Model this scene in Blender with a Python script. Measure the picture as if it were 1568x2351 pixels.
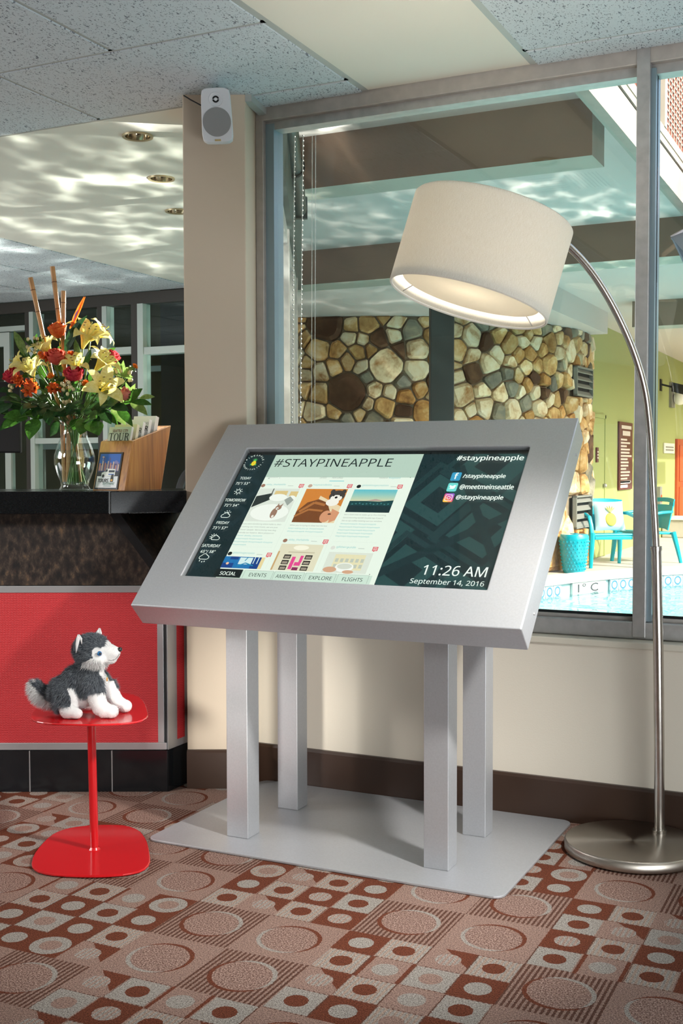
import bpy, bmesh, math, os, random
from math import sin, cos, pi, radians as R, floor, hypot, atan2, sqrt
from mathutils import Vector, Matrix, Euler, noise as mnoise
import numpy as np

for o in list(bpy.data.objects):
    bpy.data.objects.remove(o, do_unlink=True)
scene = bpy.context.scene
COL = scene.collection
random.seed(7)

# ------------------------------------------------------------------ camera
# World: X runs along the window wall, Y points out through the window, Z up, metres.
PHI = R(25.7717)                       # the desk wing of the building is turned by this much
CP, SP = cos(PHI), sin(PHI)
cam_d = bpy.data.cameras.new('camera')
cam_d.sensor_fit = 'HORIZONTAL'; cam_d.sensor_width = 36.0
cam_d.lens = 36.0 * 2651.83 / 1568.0
cam_d.clip_end = 200
cam = bpy.data.objects.new('camera', cam_d); COL.objects.link(cam)
cam.location = (0, 0, 1.153)
_pit, _rol = R(-2.3731), R(-0.12687)
_fw = Vector((-SP*cos(_pit), CP*cos(_pit), sin(_pit)))
_r = Vector((CP, SP, 0)); _u = _r.cross(_fw)
_r2 = _r*cos(_rol) + _u*sin(_rol); _u2 = -_r*sin(_rol) + _u*cos(_rol)
cam.rotation_euler = Matrix((( _r2.x, _u2.x, -_fw.x), (_r2.y, _u2.y, -_fw.y), (_r2.z, _u2.z, -_fw.z))).to_euler()
scene.camera = cam

# ------------------------------------------------------------------ world, sun, lights, exposure
scene.view_settings.view_transform = 'Standard'
scene.view_settings.look = 'None'
scene.view_settings.exposure = 0.22
scene.view_settings.gamma = 1.0
scene.view_settings.use_curve_mapping = False
scene.cycles.max_bounces = 10
scene.cycles.diffuse_bounces = 4
scene.cycles.glossy_bounces = 4
scene.cycles.transmission_bounces = 8
scene.cycles.transparent_max_bounces = 24
scene.cycles.caustics_reflective = False
scene.cycles.caustics_refractive = False
scene.cycles.sample_clamp_indirect = 6.0

world = bpy.data.worlds.new('sky'); scene.world = world
world.use_nodes = True
wn = world.node_tree
bg = wn.nodes['Background']
sky = wn.nodes.new('ShaderNodeTexSky')
sky.sky_type = 'NISHITA'; sky.sun_disc = False
sky.sun_elevation = R(38); sky.sun_rotation = R(105)
sky.dust_density = 5.0; sky.air_density = 1.0; sky.ozone_density = 0.4
wn.links.new(sky.outputs['Color'], bg.inputs['Color'])
bg.inputs['Strength'].default_value = 0.36

def lamp(name, kind, loc, energy, color=(1, 1, 1), aim=None, **kw):
    d = bpy.data.lights.new(name, kind); d.energy = energy; d.color = color
    for k, v in kw.items(): setattr(d, k, v)
    o = bpy.data.objects.new(name, d); COL.objects.link(o); o.location = loc
    if aim is not None:
        o.rotation_euler = (Vector(aim) - Vector(loc)).to_track_quat('-Z', 'Y').to_euler()
    return o

# sun over the pool court: shines towards -X, a little towards +Y
lamp('sun', 'SUN', (6, 2, 8), 4.6, (1.0, 0.95, 0.86), aim=(6-1.0, 2+0.30, 8-0.77), angle=R(0.6))
# unseen key lamp at the right, read off the cast shadows, lighting kiosk and carpet
lamp('key_light', 'SPOT', (-0.03, 2.46, 1.77), 205, (1.0, 0.97, 0.93), aim=(-1.38, 2.84, 0.36),
     spot_size=R(62), spot_blend=0.9, shadow_soft_size=0.06)
# added large soft fill lamps for the lobby, out of view and without fixtures
lamp('lobby_fill', 'AREA', (1.9, 1.3, 2.38), 20, (1.0, 0.98, 0.95), aim=(-1.2, 2.4, 0.2), shape='RECTANGLE', size=2.2, size_y=1.8)
lamp('lobby_fill', 'AREA', (-6.3, 0.9, 2.38), 150, (0.97, 0.99, 1.0), aim=(-3.0, 2.9, 0.4), shape='RECTANGLE', size=2.2, size_y=1.8)
lamp('lobby_fill', 'AREA', (1.2, 1.0, 0.30), 66, (0.92, 0.97, 1.0), aim=(-1.4, 2.6, 2.44), shape='RECTANGLE', size=1.8, size_y=1.2)
# low fill from the left front onto the pillar and the wall under the kiosk
lamp('fill_light', 'SPOT', (-1.06, 0.30, 1.0), 400, (1.0, 0.97, 0.90), aim=(-2.03, 3.56, 0.30), spot_size=R(14), spot_blend=1.0, shadow_soft_size=0.14)
# added soft fill spot from the left onto the reception desk
lamp('desk_fill', 'SPOT', (-3.95, 0.40, 2.05), 260, (1.0, 0.97, 0.94), aim=(-2.95, 3.05, 0.55), spot_size=R(42), spot_blend=1.0, shadow_soft_size=0.25)
lamp('wing_fill', 'AREA', (-6.2, 4.6, 0.35), 36, (0.97, 0.99, 0.97), aim=(-4.6, 5.0, 2.4), shape='RECTANGLE', size=1.6, size_y=1.2)  # added fill lamp low in the desk wing, aimed up at its ceiling
# added spot in the court, standing in for low sun on the flowers
_g = (1.2*CP - 8.0*SP, 1.2*SP + 8.0*CP, 2.60)
lamp('flower_spot', 'SPOT', _g, 11000, (1.0, 0.94, 0.82), aim=(-0.90*CP - 4.15*SP, -0.90*SP + 4.15*CP, 1.36), spot_size=R(10.5), spot_blend=0.3, shadow_soft_size=0.03)

def caustic_lamp(name, loc, aim, energy, size, scale):
    """Sun mirrored up off the rippled pool: a lamp at the water whose beam has the ripple pattern."""
    o = lamp(name, 'SPOT', loc, energy, (1.0, 0.98, 0.9), aim=aim, spot_size=R(size), spot_blend=0.5, shadow_soft_size=0.02)
    d = o.data; d.use_nodes = True; nt = d.node_tree
    em = next(n for n in nt.nodes if n.type == 'EMISSION')
    tc = nt.nodes.new('ShaderNodeTexCoord'); mp = nt.nodes.new('ShaderNodeMapping')
    mp.inputs['Scale'].default_value = (scale, scale*2.2, scale)
    nz = nt.nodes.new('ShaderNodeTexNoise'); nz.inputs['Scale'].default_value = 1.6; nz.inputs['Detail'].default_value = 1.0
    mx = nt.nodes.new('ShaderNodeVectorMath'); mx.operation = 'ADD'
    sc = nt.nodes.new('ShaderNodeVectorMath'); sc.operation = 'SCALE'; sc.inputs['Scale'].default_value = 0.9
    vo = nt.nodes.new('ShaderNodeTexVoronoi'); vo.feature = 'SMOOTH_F1'; vo.inputs['Scale'].default_value = 1.0
    vo.inputs['Smoothness'].default_value = 0.35
    pw = nt.nodes.new('ShaderNodeMath'); pw.operation = 'POWER'; pw.inputs[1].default_value = 5.0
    ml = nt.nodes.new('ShaderNodeMath'); ml.operation = 'MULTIPLY'; ml.inputs[1].default_value = 3.4
    L = nt.links.new
    L(tc.outputs['Normal'], mp.inputs['Vector']); L(mp.outputs['Vector'], nz.inputs['Vector'])
    L(nz.outputs['Color'], sc.inputs[0]); L(mp.outputs['Vector'], mx.inputs[0]); L(sc.outputs['Vector'], mx.inputs[1])
    L(mx.outputs['Vector'], vo.inputs['Vector']); L(vo.outputs['Distance'], pw.inputs[0]); L(pw.outputs['Value'], ml.inputs[0])
    L(ml.outputs['Value'], em.inputs['Strength'])
    return o
caustic_lamp('ripple_spot', (-0.60, 5.10, -0.20), (-3.95, 4.75, 2.44), 1500, 54, 17.0)  # added spots standing in for sun mirrored off the water
caustic_lamp('ripple_spot', (-1.00, 9.00, -0.20), (-4.4, 9.0, 3.05), 600, 80, 13.0)

# ------------------------------------------------------------------ helpers
def wing(x, y, z=None):
    """point of the turned desk wing (x across, y deep) in world coordinates"""
    p = (x*CP - y*SP, x*SP + y*CP)
    return p if z is None else (p[0], p[1], z)

def tag(o, label=None, cat=None, group=None, kind=None):
    if label: o['label'] = label
    if cat: o['category'] = cat
    if group: o['group'] = group
    if kind: o['kind'] = kind
    return o

def empty(name, loc=(0, 0, 0), rz=0.0, label=None, cat=None, group=None, kind=None, rot=None):
    o = bpy.data.objects.new(name, None); COL.objects.link(o)
    o.empty_display_size = 0.05
    o.location = loc; o.rotation_euler = rot if rot else (0, 0, rz)
    return tag(o, label, cat, group, kind)

class MB:
    """collects shapes and links them as one mesh object"""
    def __init__(self): self.v = []; self.f = []; self.m = []
    def add(self, verts, faces, mi=0):
        n = len(self.v); self.v += [tuple(p) for p in verts]
        self.f += [tuple(i+n for i in f) for f in faces]; self.m += [mi]*len(faces); return self
    def box(self, x0, x1, y0, y1, z0, z1, mi=0):
        return self.add([(x0,y0,z0),(x1,y0,z0),(x1,y1,z0),(x0,y1,z0),(x0,y0,z1),(x1,y0,z1),(x1,y1,z1),(x0,y1,z1)],
                        [(0,3,2,1),(4,5,6,7),(0,1,5,4),(1,2,6,5),(2,3,7,6),(3,0,4,7)], mi)
    def hull8(self, p, mi=0):          # eight corners: bottom four, top four, counter-clockwise
        return self.add(p, [(0,3,2,1),(4,5,6,7),(0,1,5,4),(1,2,6,5),(2,3,7,6),(3,0,4,7)], mi)
    def prism(self, poly, z0, z1, mi=0):
        n = len(poly)
        v = [(x,y,z0) for x,y in poly] + [(x,y,z1) for x,y in poly]
        f = [tuple(range(n-1,-1,-1)), tuple(range(n,2*n))] + [(i,(i+1)%n,n+(i+1)%n,n+i) for i in range(n)]
        return self.add(v, f, mi)
    def bar(self, a, b, w, h=None, up=(0,0,1), mi=0):
        a, b = Vector(a), Vector(b); d = (b-a).normalized(); h = h or w
        s = d.cross(Vector(up)); s = s.normalized() if s.length > 1e-6 else Vector((1,0,0))
        t = s.cross(d).normalized(); s = s*w/2; t = t*h/2
        return self.hull8([a-s-t, a+s-t, b+s-t, b-s-t, a-s+t, a+s+t, b+s+t, b-s+t], mi)
    def tube(self, pts, r, n=12, cap=True, mi=0, flat=1.0):
        pts = [Vector(p) for p in pts]; k = len(pts)
        rad = list(r) if hasattr(r, '__len__') else [r]*k
        up = None; base = len(self.v); vs = []
        for i, p in enumerate(pts):
            t = (pts[min(i+1,k-1)] - pts[max(i-1,0)]).normalized()
            if up is None:
                up = Vector((0,0,1)) if abs(t.z) < 0.9 else Vector((1,0,0))
            s = t.cross(up).normalized(); up = s.cross(t).normalized()
            for j in range(n):
                a = 2*pi*j/n
                vs.append(p + s*cos(a)*rad[i] + up*sin(a)*rad[i]*flat)
        fs = [(i*n+j, i*n+(j+1)%n, (i+1)*n+(j+1)%n, (i+1)*n+j) for i in range(k-1) for j in range(n)]
        if cap: fs += [tuple(range(n-1,-1,-1)), tuple((k-1)*n+j for j in range(n))]
        return self.add(vs, fs, mi)
    def lathe(self, prof, n=32, c=(0,0,0), mi=0, closed=False):
        vs = []; k = len(prof)
        for r, z in prof:
            for j in range(n):
                a = 2*pi*j/n; vs.append((c[0]+r*cos(a), c[1]+r*sin(a), c[2]+z))
        fs = [(i*n+j, i*n+(j+1)%n, (i+1)*n+(j+1)%n, (i+1)*n+j) for i in range(k-1) for j in range(n)]
        if closed: fs += [((k-1)*n+j, (k-1)*n+(j+1)%n, (j+1)%n, j) for j in range(n)]
        return self.add(vs, fs, mi)
    def ball(self, c, r, n=10, k=7, mi=0):
        rx, ry, rz = r if hasattr(r, '__len__') else (r, r, r)
        vs = [(c[0],c[1],c[2]-rz)]
        for i in range(1,k):
            b = -pi/2 + pi*i/k
            for j in range(n):
                a = 2*pi*j/n; vs.append((c[0]+rx*cos(b)*cos(a), c[1]+ry*cos(b)*sin(a), c[2]+rz*sin(b)))
        vs.append((c[0],c[1],c[2]+rz)); t = len(vs)-1
        fs = [(0, 1+(j+1)%n, 1+j) for j in range(n)]
        for i in range(k-2):
            fs += [(1+i*n+j, 1+i*n+(j+1)%n, 1+(i+1)*n+(j+1)%n, 1+(i+1)*n+j) for j in range(n)]
        fs += [(1+(k-2)*n+j, 1+(k-2)*n+(j+1)%n, t) for j in range(n)]
        return self.add(vs, fs, mi)
    def xform(self, M):
        self.v = [tuple(M @ Vector(p)) for p in self.v]; return self
    def mesh(self, name, mats, smooth=False):
        me = bpy.data.meshes.new(name); me.from_pydata(self.v, [], self.f)
        for m in (mats if isinstance(mats, (list, tuple)) else [mats]): me.materials.append(m)
        if max(self.m, default=0) > 0: me.polygons.foreach_set('material_index', self.m)
        if smooth: me.polygons.foreach_set('use_smooth', [True]*len(self.f))
        me.update(); return me
    def build(self, name, mats, parent=None, smooth=False, bevel=0, seg=2, loc=None, rot=None, fix=True):
        me = self.mesh(name, mats, smooth)
        if fix:
            bm = bmesh.new(); bm.from_mesh(me); bmesh.ops.recalc_face_normals(bm, faces=bm.faces); bm.to_mesh(me); bm.free()
        return link(name, me, parent, bevel, seg, loc, rot, smooth)

def link(name, me, parent=None, bevel=0, seg=2, loc=None, rot=None, smooth=False):
    o = bpy.data.objects.new(name, me); COL.objects.link(o)
    if parent: o.parent = parent
    if loc is not None: o.location = loc
    if rot is not None: o.rotation_euler = rot
    if bevel:
        b = o.modifiers.new('bevel', 'BEVEL'); b.width = bevel; b.segments = seg; b.limit_method = 'ANGLE'; b.angle_limit = R(40)
        b.harden_normals = False
    if smooth: auto_smooth(o)
    return o

def auto_smooth(o, ang=42):
    me = o.data
    try: me.set_sharp_from_angle(angle=R(ang))
    except Exception: pass

def copy_tree(o, parent=None, loc=None, rot=None):
    c = o.copy(); COL.objects.link(c)
    if parent: c.parent = parent
    if loc is not None: c.location = loc
    if rot is not None: c.rotation_euler = rot
    for ch in o.children: copy_tree(ch, c)
    return c

# ------------------------------------------------------------------ node helpers
class NT:
    """small expression helper over a node tree"""
    def __init__(self, mat): self.t = mat.node_tree; self.L = self.t.links.new
    def node(self, kind, **kw):
        n = self.t.nodes.new(kind)
        for k, v in kw.items(): setattr(n, k, v)
        return n
    def put(self, sock, v):
        if isinstance(v, S): self.L(v.s, sock)
        elif hasattr(v, 'is_output'): self.L(v, sock)
        else: sock.default_value = v
    def m(self, op, a, b=0.0, c=0.0):
        n = self.node('ShaderNodeMath', operation=op)
        for i, q in enumerate((a, b, c)): self.put(n.inputs[i], q)
        return S(self, n.outputs[0])
    def pos(self, obj=False):
        if obj: s = self.node('ShaderNodeTexCoord').outputs['Object']
        else: s = self.node('ShaderNodeNewGeometry').outputs['Position']
        n = self.node('ShaderNodeSeparateXYZ'); self.L(s, n.inputs[0])
        return s, S(self, n.outputs[0]), S(self, n.outputs[1]), S(self, n.outputs[2])
    def vec(self, x, y, z=0.0):
        n = self.node('ShaderNodeCombineXYZ')
        for i, q in enumerate((x, y, z)): self.put(n.inputs[i], q)
        return n.outputs[0]
    def noise(self, scale, vec=None, detail=2.0, rough=0.5, out='Fac', dist=0.0):
        n = self.node('ShaderNodeTexNoise'); n.inputs['Scale'].default_value = scale
        n.inputs['Detail'].default_value = detail; n.inputs['Roughness'].default_value = rough; n.inputs['Distortion'].default_value = dist
        if vec is not None: self.L(vec, n.inputs['Vector'])
        return S(self, n.outputs[out]) if out == 'Fac' else n.outputs[out]
    def white(self, vec):
        n = self.node('ShaderNodeTexWhiteNoise'); self.L(vec, n.inputs['Vector']); return S(self, n.outputs['Value'])
    def map(self, vec, scale=(1,1,1), loc=(0,0,0), rot=(0,0,0)):
        n = self.node('ShaderNodeMapping'); self.L(vec, n.inputs['Vector'])
        n.inputs['Scale'].default_value = scale; n.inputs['Location'].default_value = loc; n.inputs['Rotation'].default_value = rot
        return n.outputs[0]
    def mix(self, f, a, b):
        n = self.node('ShaderNodeMix', data_type='RGBA')
        self.put(n.inputs[0], f)
        for sock, v in ((n.inputs[6], a), (n.inputs[7], b)):
            if hasattr(v, 'is_output'): self.L(v, sock)
            else: sock.default_value = tuple(v)[:3] + (1,)
        return n.outputs[2]
    def ramp(self, f, stops):
        n = self.node('ShaderNodeValToRGB'); self.put(n.inputs[0], f)
        e = n.color_ramp.elements
        while len(e) < len(stops): e.new(0.5)
        for i, (p, c) in enumerate(stops): e[i].position = p; e[i].color = tuple(c) + (1,)
        return n.outputs[0]
    def bump(self, h, strength=0.3, dist=0.01):
        n = self.node('ShaderNodeBump'); self.put(n.inputs['Height'], h)
        n.inputs['Strength'].default_value = strength; n.inputs['Distance'].default_value = dist
        return n.outputs[0]
class S:
    def __init__(self, nt, s): self.nt = nt; self.s = s
    def __add__(self, o): return self.nt.m('ADD', self, o)
    def __radd__(self, o): return self.nt.m('ADD', self, o)
    def __sub__(self, o): return self.nt.m('SUBTRACT', self, o)
    def __rsub__(self, o): return self.nt.m('SUBTRACT', o, self)
    def __mul__(self, o): return self.nt.m('MULTIPLY', self, o)
    def __rmul__(self, o): return self.nt.m('MULTIPLY', self, o)
    def __lt__(self, o): return self.nt.m('LESS_THAN', self, o)
    def __gt__(self, o): return self.nt.m('GREATER_THAN', self, o)
    def floor(self): return self.nt.m('FLOOR', self)
    def fract(self): return self.nt.m('FRACT', self)
    def abs(self): return self.nt.m('ABSOLUTE', self)
    def mod2(self): return self.nt.m('FLOORED_MODULO', self, 2.0)
    def hyp(self, o): return self.nt.m('SQRT', self*self + o*o)
    def max(self, o): return self.nt.m('MAXIMUM', self, o)
    def min(self, o): return self.nt.m('MINIMUM', self, o)

def mat(name, color=(0.8,0.8,0.8), rough=0.5, metal=0.0, spec=0.5, emit=None, estr=1.0, coat=0.0, coat_r=0.05, var=0.0, vscale=8.0, bump=0.0, bscale=60.0, trans=0.0, ior=1.5, sheen=0.0, aniso=0.0):
    m = bpy.data.materials.new(name); m.use_nodes = True
    p = m.node_tree.nodes['Principled BSDF']; nt = NT(m)
    p.inputs['Base Color'].default_value = (*color, 1); p.inputs['Roughness'].default_value = rough
    p.inputs['Metallic'].default_value = metal; p.inputs['Specular IOR Level'].default_value = spec
    p.inputs['Coat Weight'].default_value = coat; p.inputs['Coat Roughness'].default_value = coat_r
    p.inputs['Transmission Weight'].default_value = trans; p.inputs['IOR'].default_value = ior
    p.inputs['Sheen Weight'].default_value = sheen; p.inputs['Anisotropic'].default_value = aniso
    if emit:
        p.inputs['Emission Color'].default_value = (*emit, 1); p.inputs['Emission Strength'].default_value = estr
    if var or bump:
        s, x, y, z = nt.pos(True)
        if var:
            f = nt.noise(vscale, s, 3.0)
            a = tuple(max(0, c*(1-var)) for c in color); b = tuple(min(1, c*(1+var)) for c in color)
            nt.L(nt.ramp(f, [(0.3, a), (0.7, b)]), p.inputs['Base Color'])
        if bump:
            nt.L(nt.bump(nt.noise(bscale, s, 2.0), bump, 0.002), p.inputs['Normal'])
    return m
def prin(m): return m.node_tree.nodes['Principled BSDF']

def schlick(m, sock, f0, normal=None):
    """mirror share of a clear sheet by viewing angle, the same on both faces"""
    nt = NT(m); g = nt.node('ShaderNodeNewGeometry'); d = nt.node('ShaderNodeVectorMath', operation='DOT_PRODUCT')
    nt.L(normal if normal is not None else g.outputs['Normal'], d.inputs[0]); nt.L(g.outputs['Incoming'], d.inputs[1])
    c = 1.0 - S(nt, d.outputs['Value']).abs(); nt.L(((c*c*c*c*c)*(1-f0) + f0).min(0.98).s, sock)

def glass_mat(name, tint=(0.93,0.98,0.96), gloss=1.0, f0=0.045):
    m = bpy.data.materials.new(name); m.use_nodes = True; t = m.node_tree; t.nodes.clear()
    o = t.nodes.new('ShaderNodeOutputMaterial'); mx = t.nodes.new('ShaderNodeMixShader')
    tr = t.nodes.new('ShaderNodeBsdfTransparent'); gl = t.nodes.new('ShaderNodeBsdfGlossy'); fr = t.nodes.new('ShaderNodeFresnel')
    tr.inputs['Color'].default_value = (*tint, 1); gl.inputs['Roughness'].default_value = 0.0; gl.inputs['Color'].default_value = (gloss, gloss, gloss, 1)
    L = t.links.new
    schlick(m, mx.inputs[0], f0)
    t.nodes.remove(fr)
    L(tr.outputs[0], mx.inputs[1]); L(gl.outputs[0], mx.inputs[2]); L(mx.outputs[0], o.inputs[0])
    return m

# text: flat lettering meshes
TEXTS = []
try:                                      # the sans face that ships with Blender; its built-in face otherwise
    SANS = bpy.data.fonts.load(os.path.join(bpy.utils.resource_path('LOCAL'), 'datafiles', 'fonts', 'NotoSansMath-Regular.woff2'))
except Exception:
    SANS = None
def text(body, parent, box, m, name='lettering', shear=0.0, bold=0.0, M=None, thick=0.0, keep=False, fit='box'):
    """lettering fitted into box=(x0,y0,x1,y1) of the parent's plane; M maps (x,y,0) to the parent's space"""
    c = bpy.data.curves.new(name, 'FONT')
    c.body = body; c.size = 1.0
    if SANS and '\u00b0' not in body: c.font = SANS
    c.shear = shear
    c.extrude = thick; c.fill_mode = 'FRONT' if not thick else 'BOTH'; c.resolution_u = 3
    o = bpy.data.objects.new(name, c); COL.objects.link(o)
    TEXTS.append((o, parent, box, m, M, bold)); return o
def finish_texts():
    bpy.context.view_layer.update()
    dg = bpy.context.evaluated_depsgraph_get()
    done = []
    for o, parent, box, m, M, bold in TEXTS:
        me = bpy.data.meshes.new_from_object(o.evaluated_get(dg))
        n = len(me.vertices); co = np.empty(n*3); me.vertices.foreach_get('co', co); co = co.reshape(-1, 3)
        lo, hi = co.min(0), co.max(0)
        x0, y0, x1, y1 = box
        sx = (x1-x0)/max(1e-6, hi[0]-lo[0]); sy = (y1-y0)/max(1e-6, hi[1]-lo[1])
        co[:,0] = x0 + (co[:,0]-lo[0])*sx; co[:,1] = y0 + (co[:,1]-lo[1])*sy
        if bold:                              # heavier strokes: the same letters laid again a hair to each side
            w = bold*1.1*(y1-y0)
            fc = [tuple(p.vertices) for p in me.polygons]
            sh = [(-w,0),(w,0),(0,-w*0.6),(0,w*0.6)]
            allv = np.concatenate([co+np.array((dx,dy,0)) for dx,dy in sh]); allf = [tuple(i+n*k for i in f) for k in range(len(sh)) for f in fc]
            me = bpy.data.meshes.new('lettering'); me.from_pydata(allv.tolist(), [], allf); co = allv
        if M is not None:
            A = np.array(M); co = co @ A[:3,:3].T + A[:3,3]
        me.vertices.foreach_set('co', co.ravel()); me.materials.clear(); me.materials.append(m); me.update()
        done.append((o, parent, me))
    for o, parent, me in done:
        nm = o.name.split('.')[0]; cu = o.data
        bpy.data.objects.remove(o, do_unlink=True); bpy.data.curves.remove(cu)
        me.name = nm
        q = bpy.data.objects.new(nm, me); COL.objects.link(q); q.parent = parent
    TEXTS.clear()
# ------------------------------------------------------------------ shared materials
M_wall = mat('wall_paint', (0.70,0.635,0.53), 0.75, bump=0.12, bscale=220)
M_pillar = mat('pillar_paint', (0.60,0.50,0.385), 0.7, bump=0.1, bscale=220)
M_base = mat('baseboard_brown', (0.040,0.020,0.012), 0.38, var=0.15, vscale=3)
M_white = mat('ceiling_paint', (0.70,0.69,0.61), 0.8)
M_panel = mat('panel_white', (0.74,0.70,0.61), 0.7)
M_tbar = mat('ceiling_grid', (0.40,0.42,0.40), 0.45)
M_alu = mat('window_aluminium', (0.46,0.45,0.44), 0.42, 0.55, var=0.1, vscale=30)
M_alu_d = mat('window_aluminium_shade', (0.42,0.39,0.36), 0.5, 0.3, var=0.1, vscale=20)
M_gasket = mat('gasket_black', (0.01,0.012,0.014), 0.6)
M_stop = mat('glazing_stop', (0.27,0.36,0.41), 0.35, 0.5)
M_glass = glass_mat('window_glass', (0.945,0.975,0.96), f0=0.05)
M_glass2 = glass_mat('storefront_glass', (0.80,0.88,0.86))
M_black = mat('black_plastic', (0.010,0.010,0.011), 0.5, spec=0.3)

def carpet():
    m = mat('carpet', (0.4,0.25,0.2), 0.95, spec=0.1); nt = NT(m); p = prin(m)
    s, u, v, z = nt.pos()
    n1 = nt.noise(240, s, 1.0, 0.7); n2 = nt.noise(520, s, 0.0)
    jit = (nt.noise(160, s, 1.0) - 0.5) * 0.006
    u = u + jit; v = v + (n1 - 0.5) * 0.004
    a = (u + 1.651) * (1/0.2225); b = (v - 2.097) * (1/0.2225)
    ci, cj = a.floor(), b.floor(); bi, bj = (a*0.5).floor(), (b*0.5).floor()
    small = (bi + bj).mod2()
    x = (a.fract() - 0.5) * 0.2225; y = (b.fract() - 0.5) * 0.2225
    r = x.hyp(y)
    par = (ci + cj + bj).mod2()
    lines = (u * 80.0).fract() < 0.5
    pink, rust, light, dark = (0.295,0.195,0.16), (0.145,0.045,0.024), (0.325,0.30,0.27), (0.115,0.055,0.038)
    spk = nt.mix((n1 - 0.35) * 2.2, (0.20,0.115,0.09), (0.43,0.31,0.265))
    # big circles
    bgb = nt.mix(par * lines, pink, dark)
    ins = r < 0.074
    c = nt.mix(ins, bgb, spk)
    sg = 1.0 - par * 2.0                                   # which way the crescents turn
    r1 = (x - sg*0.0055).hyp(y - sg*0.0055); r2 = (x + sg*0.0055).hyp(y + sg*0.0055)
    out = r < 0.080
    c = nt.mix(out * (r1 > 0.0765), c, light)              # pale crescent
    c = nt.mix(out * (r2 > 0.0765), c, rust)               # rust crescent
    # small quarters
    qa = a.fract()*2.0; qb = b.fract()*2.0
    qi, qj = qa.floor(), qb.floor()
    x2 = (qa.fract() - 0.5) * 0.111; y2 = (qb.fract() - 0.5) * 0.111; rr = x2.hyp(y2)
    rnd = nt.white(nt.vec(ci*2.0 + qi, cj*2.0 + qj)); rnd2 = nt.white(nt.vec(cj*2.0 + qj + 31.7, ci*2.0 + qi + 11.3))
    dotq = (qi + qj).mod2()
    bgd = nt.mix(rnd > 0.5, pink, rust)
    bgd = nt.mix((rnd2 > 0.6) * ((x2 + y2) > 0.03), bgd, rust)
    bgd = nt.mix((rnd2 < 0.5) * (x2.abs() > 0.046), bgd, rust)
    cd = nt.mix(rr < 0.031, bgd, nt.mix((rnd2 > 0.55) * lines, light, (0.34,0.24,0.20)))
    sq = x2.abs().max(y2.abs()) < 0.052
    lightq = nt.mix((rnd > 0.45) * lines, light, (0.36,0.27,0.22))
    bgs = nt.mix(sq, nt.mix(lines, pink, dark), lightq)
    cs = nt.mix(rr < 0.027, bgs, nt.mix(rnd2 > 0.45, pink, rust))
    cs = nt.mix((rnd2 < 0.3) * (rr > 0.050), cs, rust)
    c2 = nt.mix(dotq, cs, cd)
    col = nt.mix(small, c, c2)
    pile = nt.node('ShaderNodeMix', data_type='RGBA', blend_type='MULTIPLY'); pile.inputs[0].default_value = 1.0
    nt.L(col, pile.inputs[6]); nt.L(nt.ramp(n2*0.5 + n1*0.5, [(0.36,(0.36,0.33,0.32)),(0.64,(1.30,1.28,1.25))]), pile.inputs[7])
    nt.L(pile.outputs[2], p.inputs['Base Color'])
    nt.L(nt.bump(n1*0.6 + n2*0.4, 0.75, 0.004), p.inputs['Normal'])
    return m
M_carpet = carpet()

def tile_mat():
    m = mat('ceiling_tile', (0.62,0.64,0.65), 0.95, spec=0.1); nt = NT(m); p = prin(m)
    s, x, y, z = nt.pos()
    n = nt.noise(1.0, nt.map(s, (230,120,1), rot=(0,0,0.35)), 1.5, 0.6)
    n2 = nt.noise(1.0, nt.map(s, (110,55,1), rot=(0,0,0.2)), 1.0, 0.6)
    hole = (n > 0.635).max(n2 > 0.68)
    nt.L(nt.mix(hole, (0.56,0.61,0.64), (0.20,0.22,0.25)), p.inputs['Base Color'])
    nt.L(nt.bump(hole*-1.0, 0.5, 0.002), p.inputs['Normal'])
    return m
M_tile = tile_mat()

def struct(o): o['kind'] = 'structure'; return o

# ------------------------------------------------------------------ floor, walls, ceiling
GX = lambda D: -0.31 - 0.0106*(D - 4.27)          # side glazing of the wing (x at depth D)
g0, g1 = wing(-0.31, 4.45), wing(GX(8.15), 8.15)
fl = struct(MB().prism([(-9,-4),(4.5,-4),(4.5,3.70),(-2.12,3.70),g0,(g1[0],7.25),(-9,7.25)], -0.16, 0.0).build('floor', M_carpet))
struct(MB().box(-2.15,4.5,3.64,3.80,-0.16,0.592).build('wall_window', M_wall))
struct(MB().box(4.5,4.66,-4,3.8,-0.16,2.6).build('wall_right', M_wall))
struct(MB().box(-9.16,-9,-4,7.3,-0.16,2.6).build('wall_left', M_wall))
struct(MB().box(-9.16,4.66,-4.16,-4,-0.16,2.6).build('wall_rear', M_wall))
# baseboards (with a small rounded top)
bb = [(0,0),(0.018,0),(0.018,0.128),(0.012,0.137),(0,0.137)]
def baseboard(name, a, b, nrm):
    a, b, n = Vector((*a,0)), Vector((*b,0)), Vector((*nrm,0)).normalized()
    v = [p + n*o + Vector((0,0,h)) for p in (a,b) for o,h in bb]; k = len(bb)
    f = [tuple(range(k)), tuple(range(2*k-1,k-1,-1))] + [(i,(i+1)%k,k+(i+1)%k,k+i) for i in range(k)]
    return struct(MB().add(v, f).build(name, M_base))
baseboard('baseboard_window', (-2.10,3.64), (4.5,3.64), (0,-1))
# pillar at the corner of the turned wing
pil = [wing(*q) for q in [(-0.552,4.085),(-0.333,4.085),(-0.31,4.27),(-0.31,4.46),(-0.552,4.46)]]
struct(MB().prism(pil, 0, 2.445).build('pillar', M_pillar, bevel=0.004))
baseboard('baseboard_pillar', wing(-0.552,4.085), wing(-0.333,4.085), (SP,-CP))
baseboard('baseboard_pillar', wing(-0.333,4.085), wing(-0.312,4.26), (CP,SP))

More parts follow.
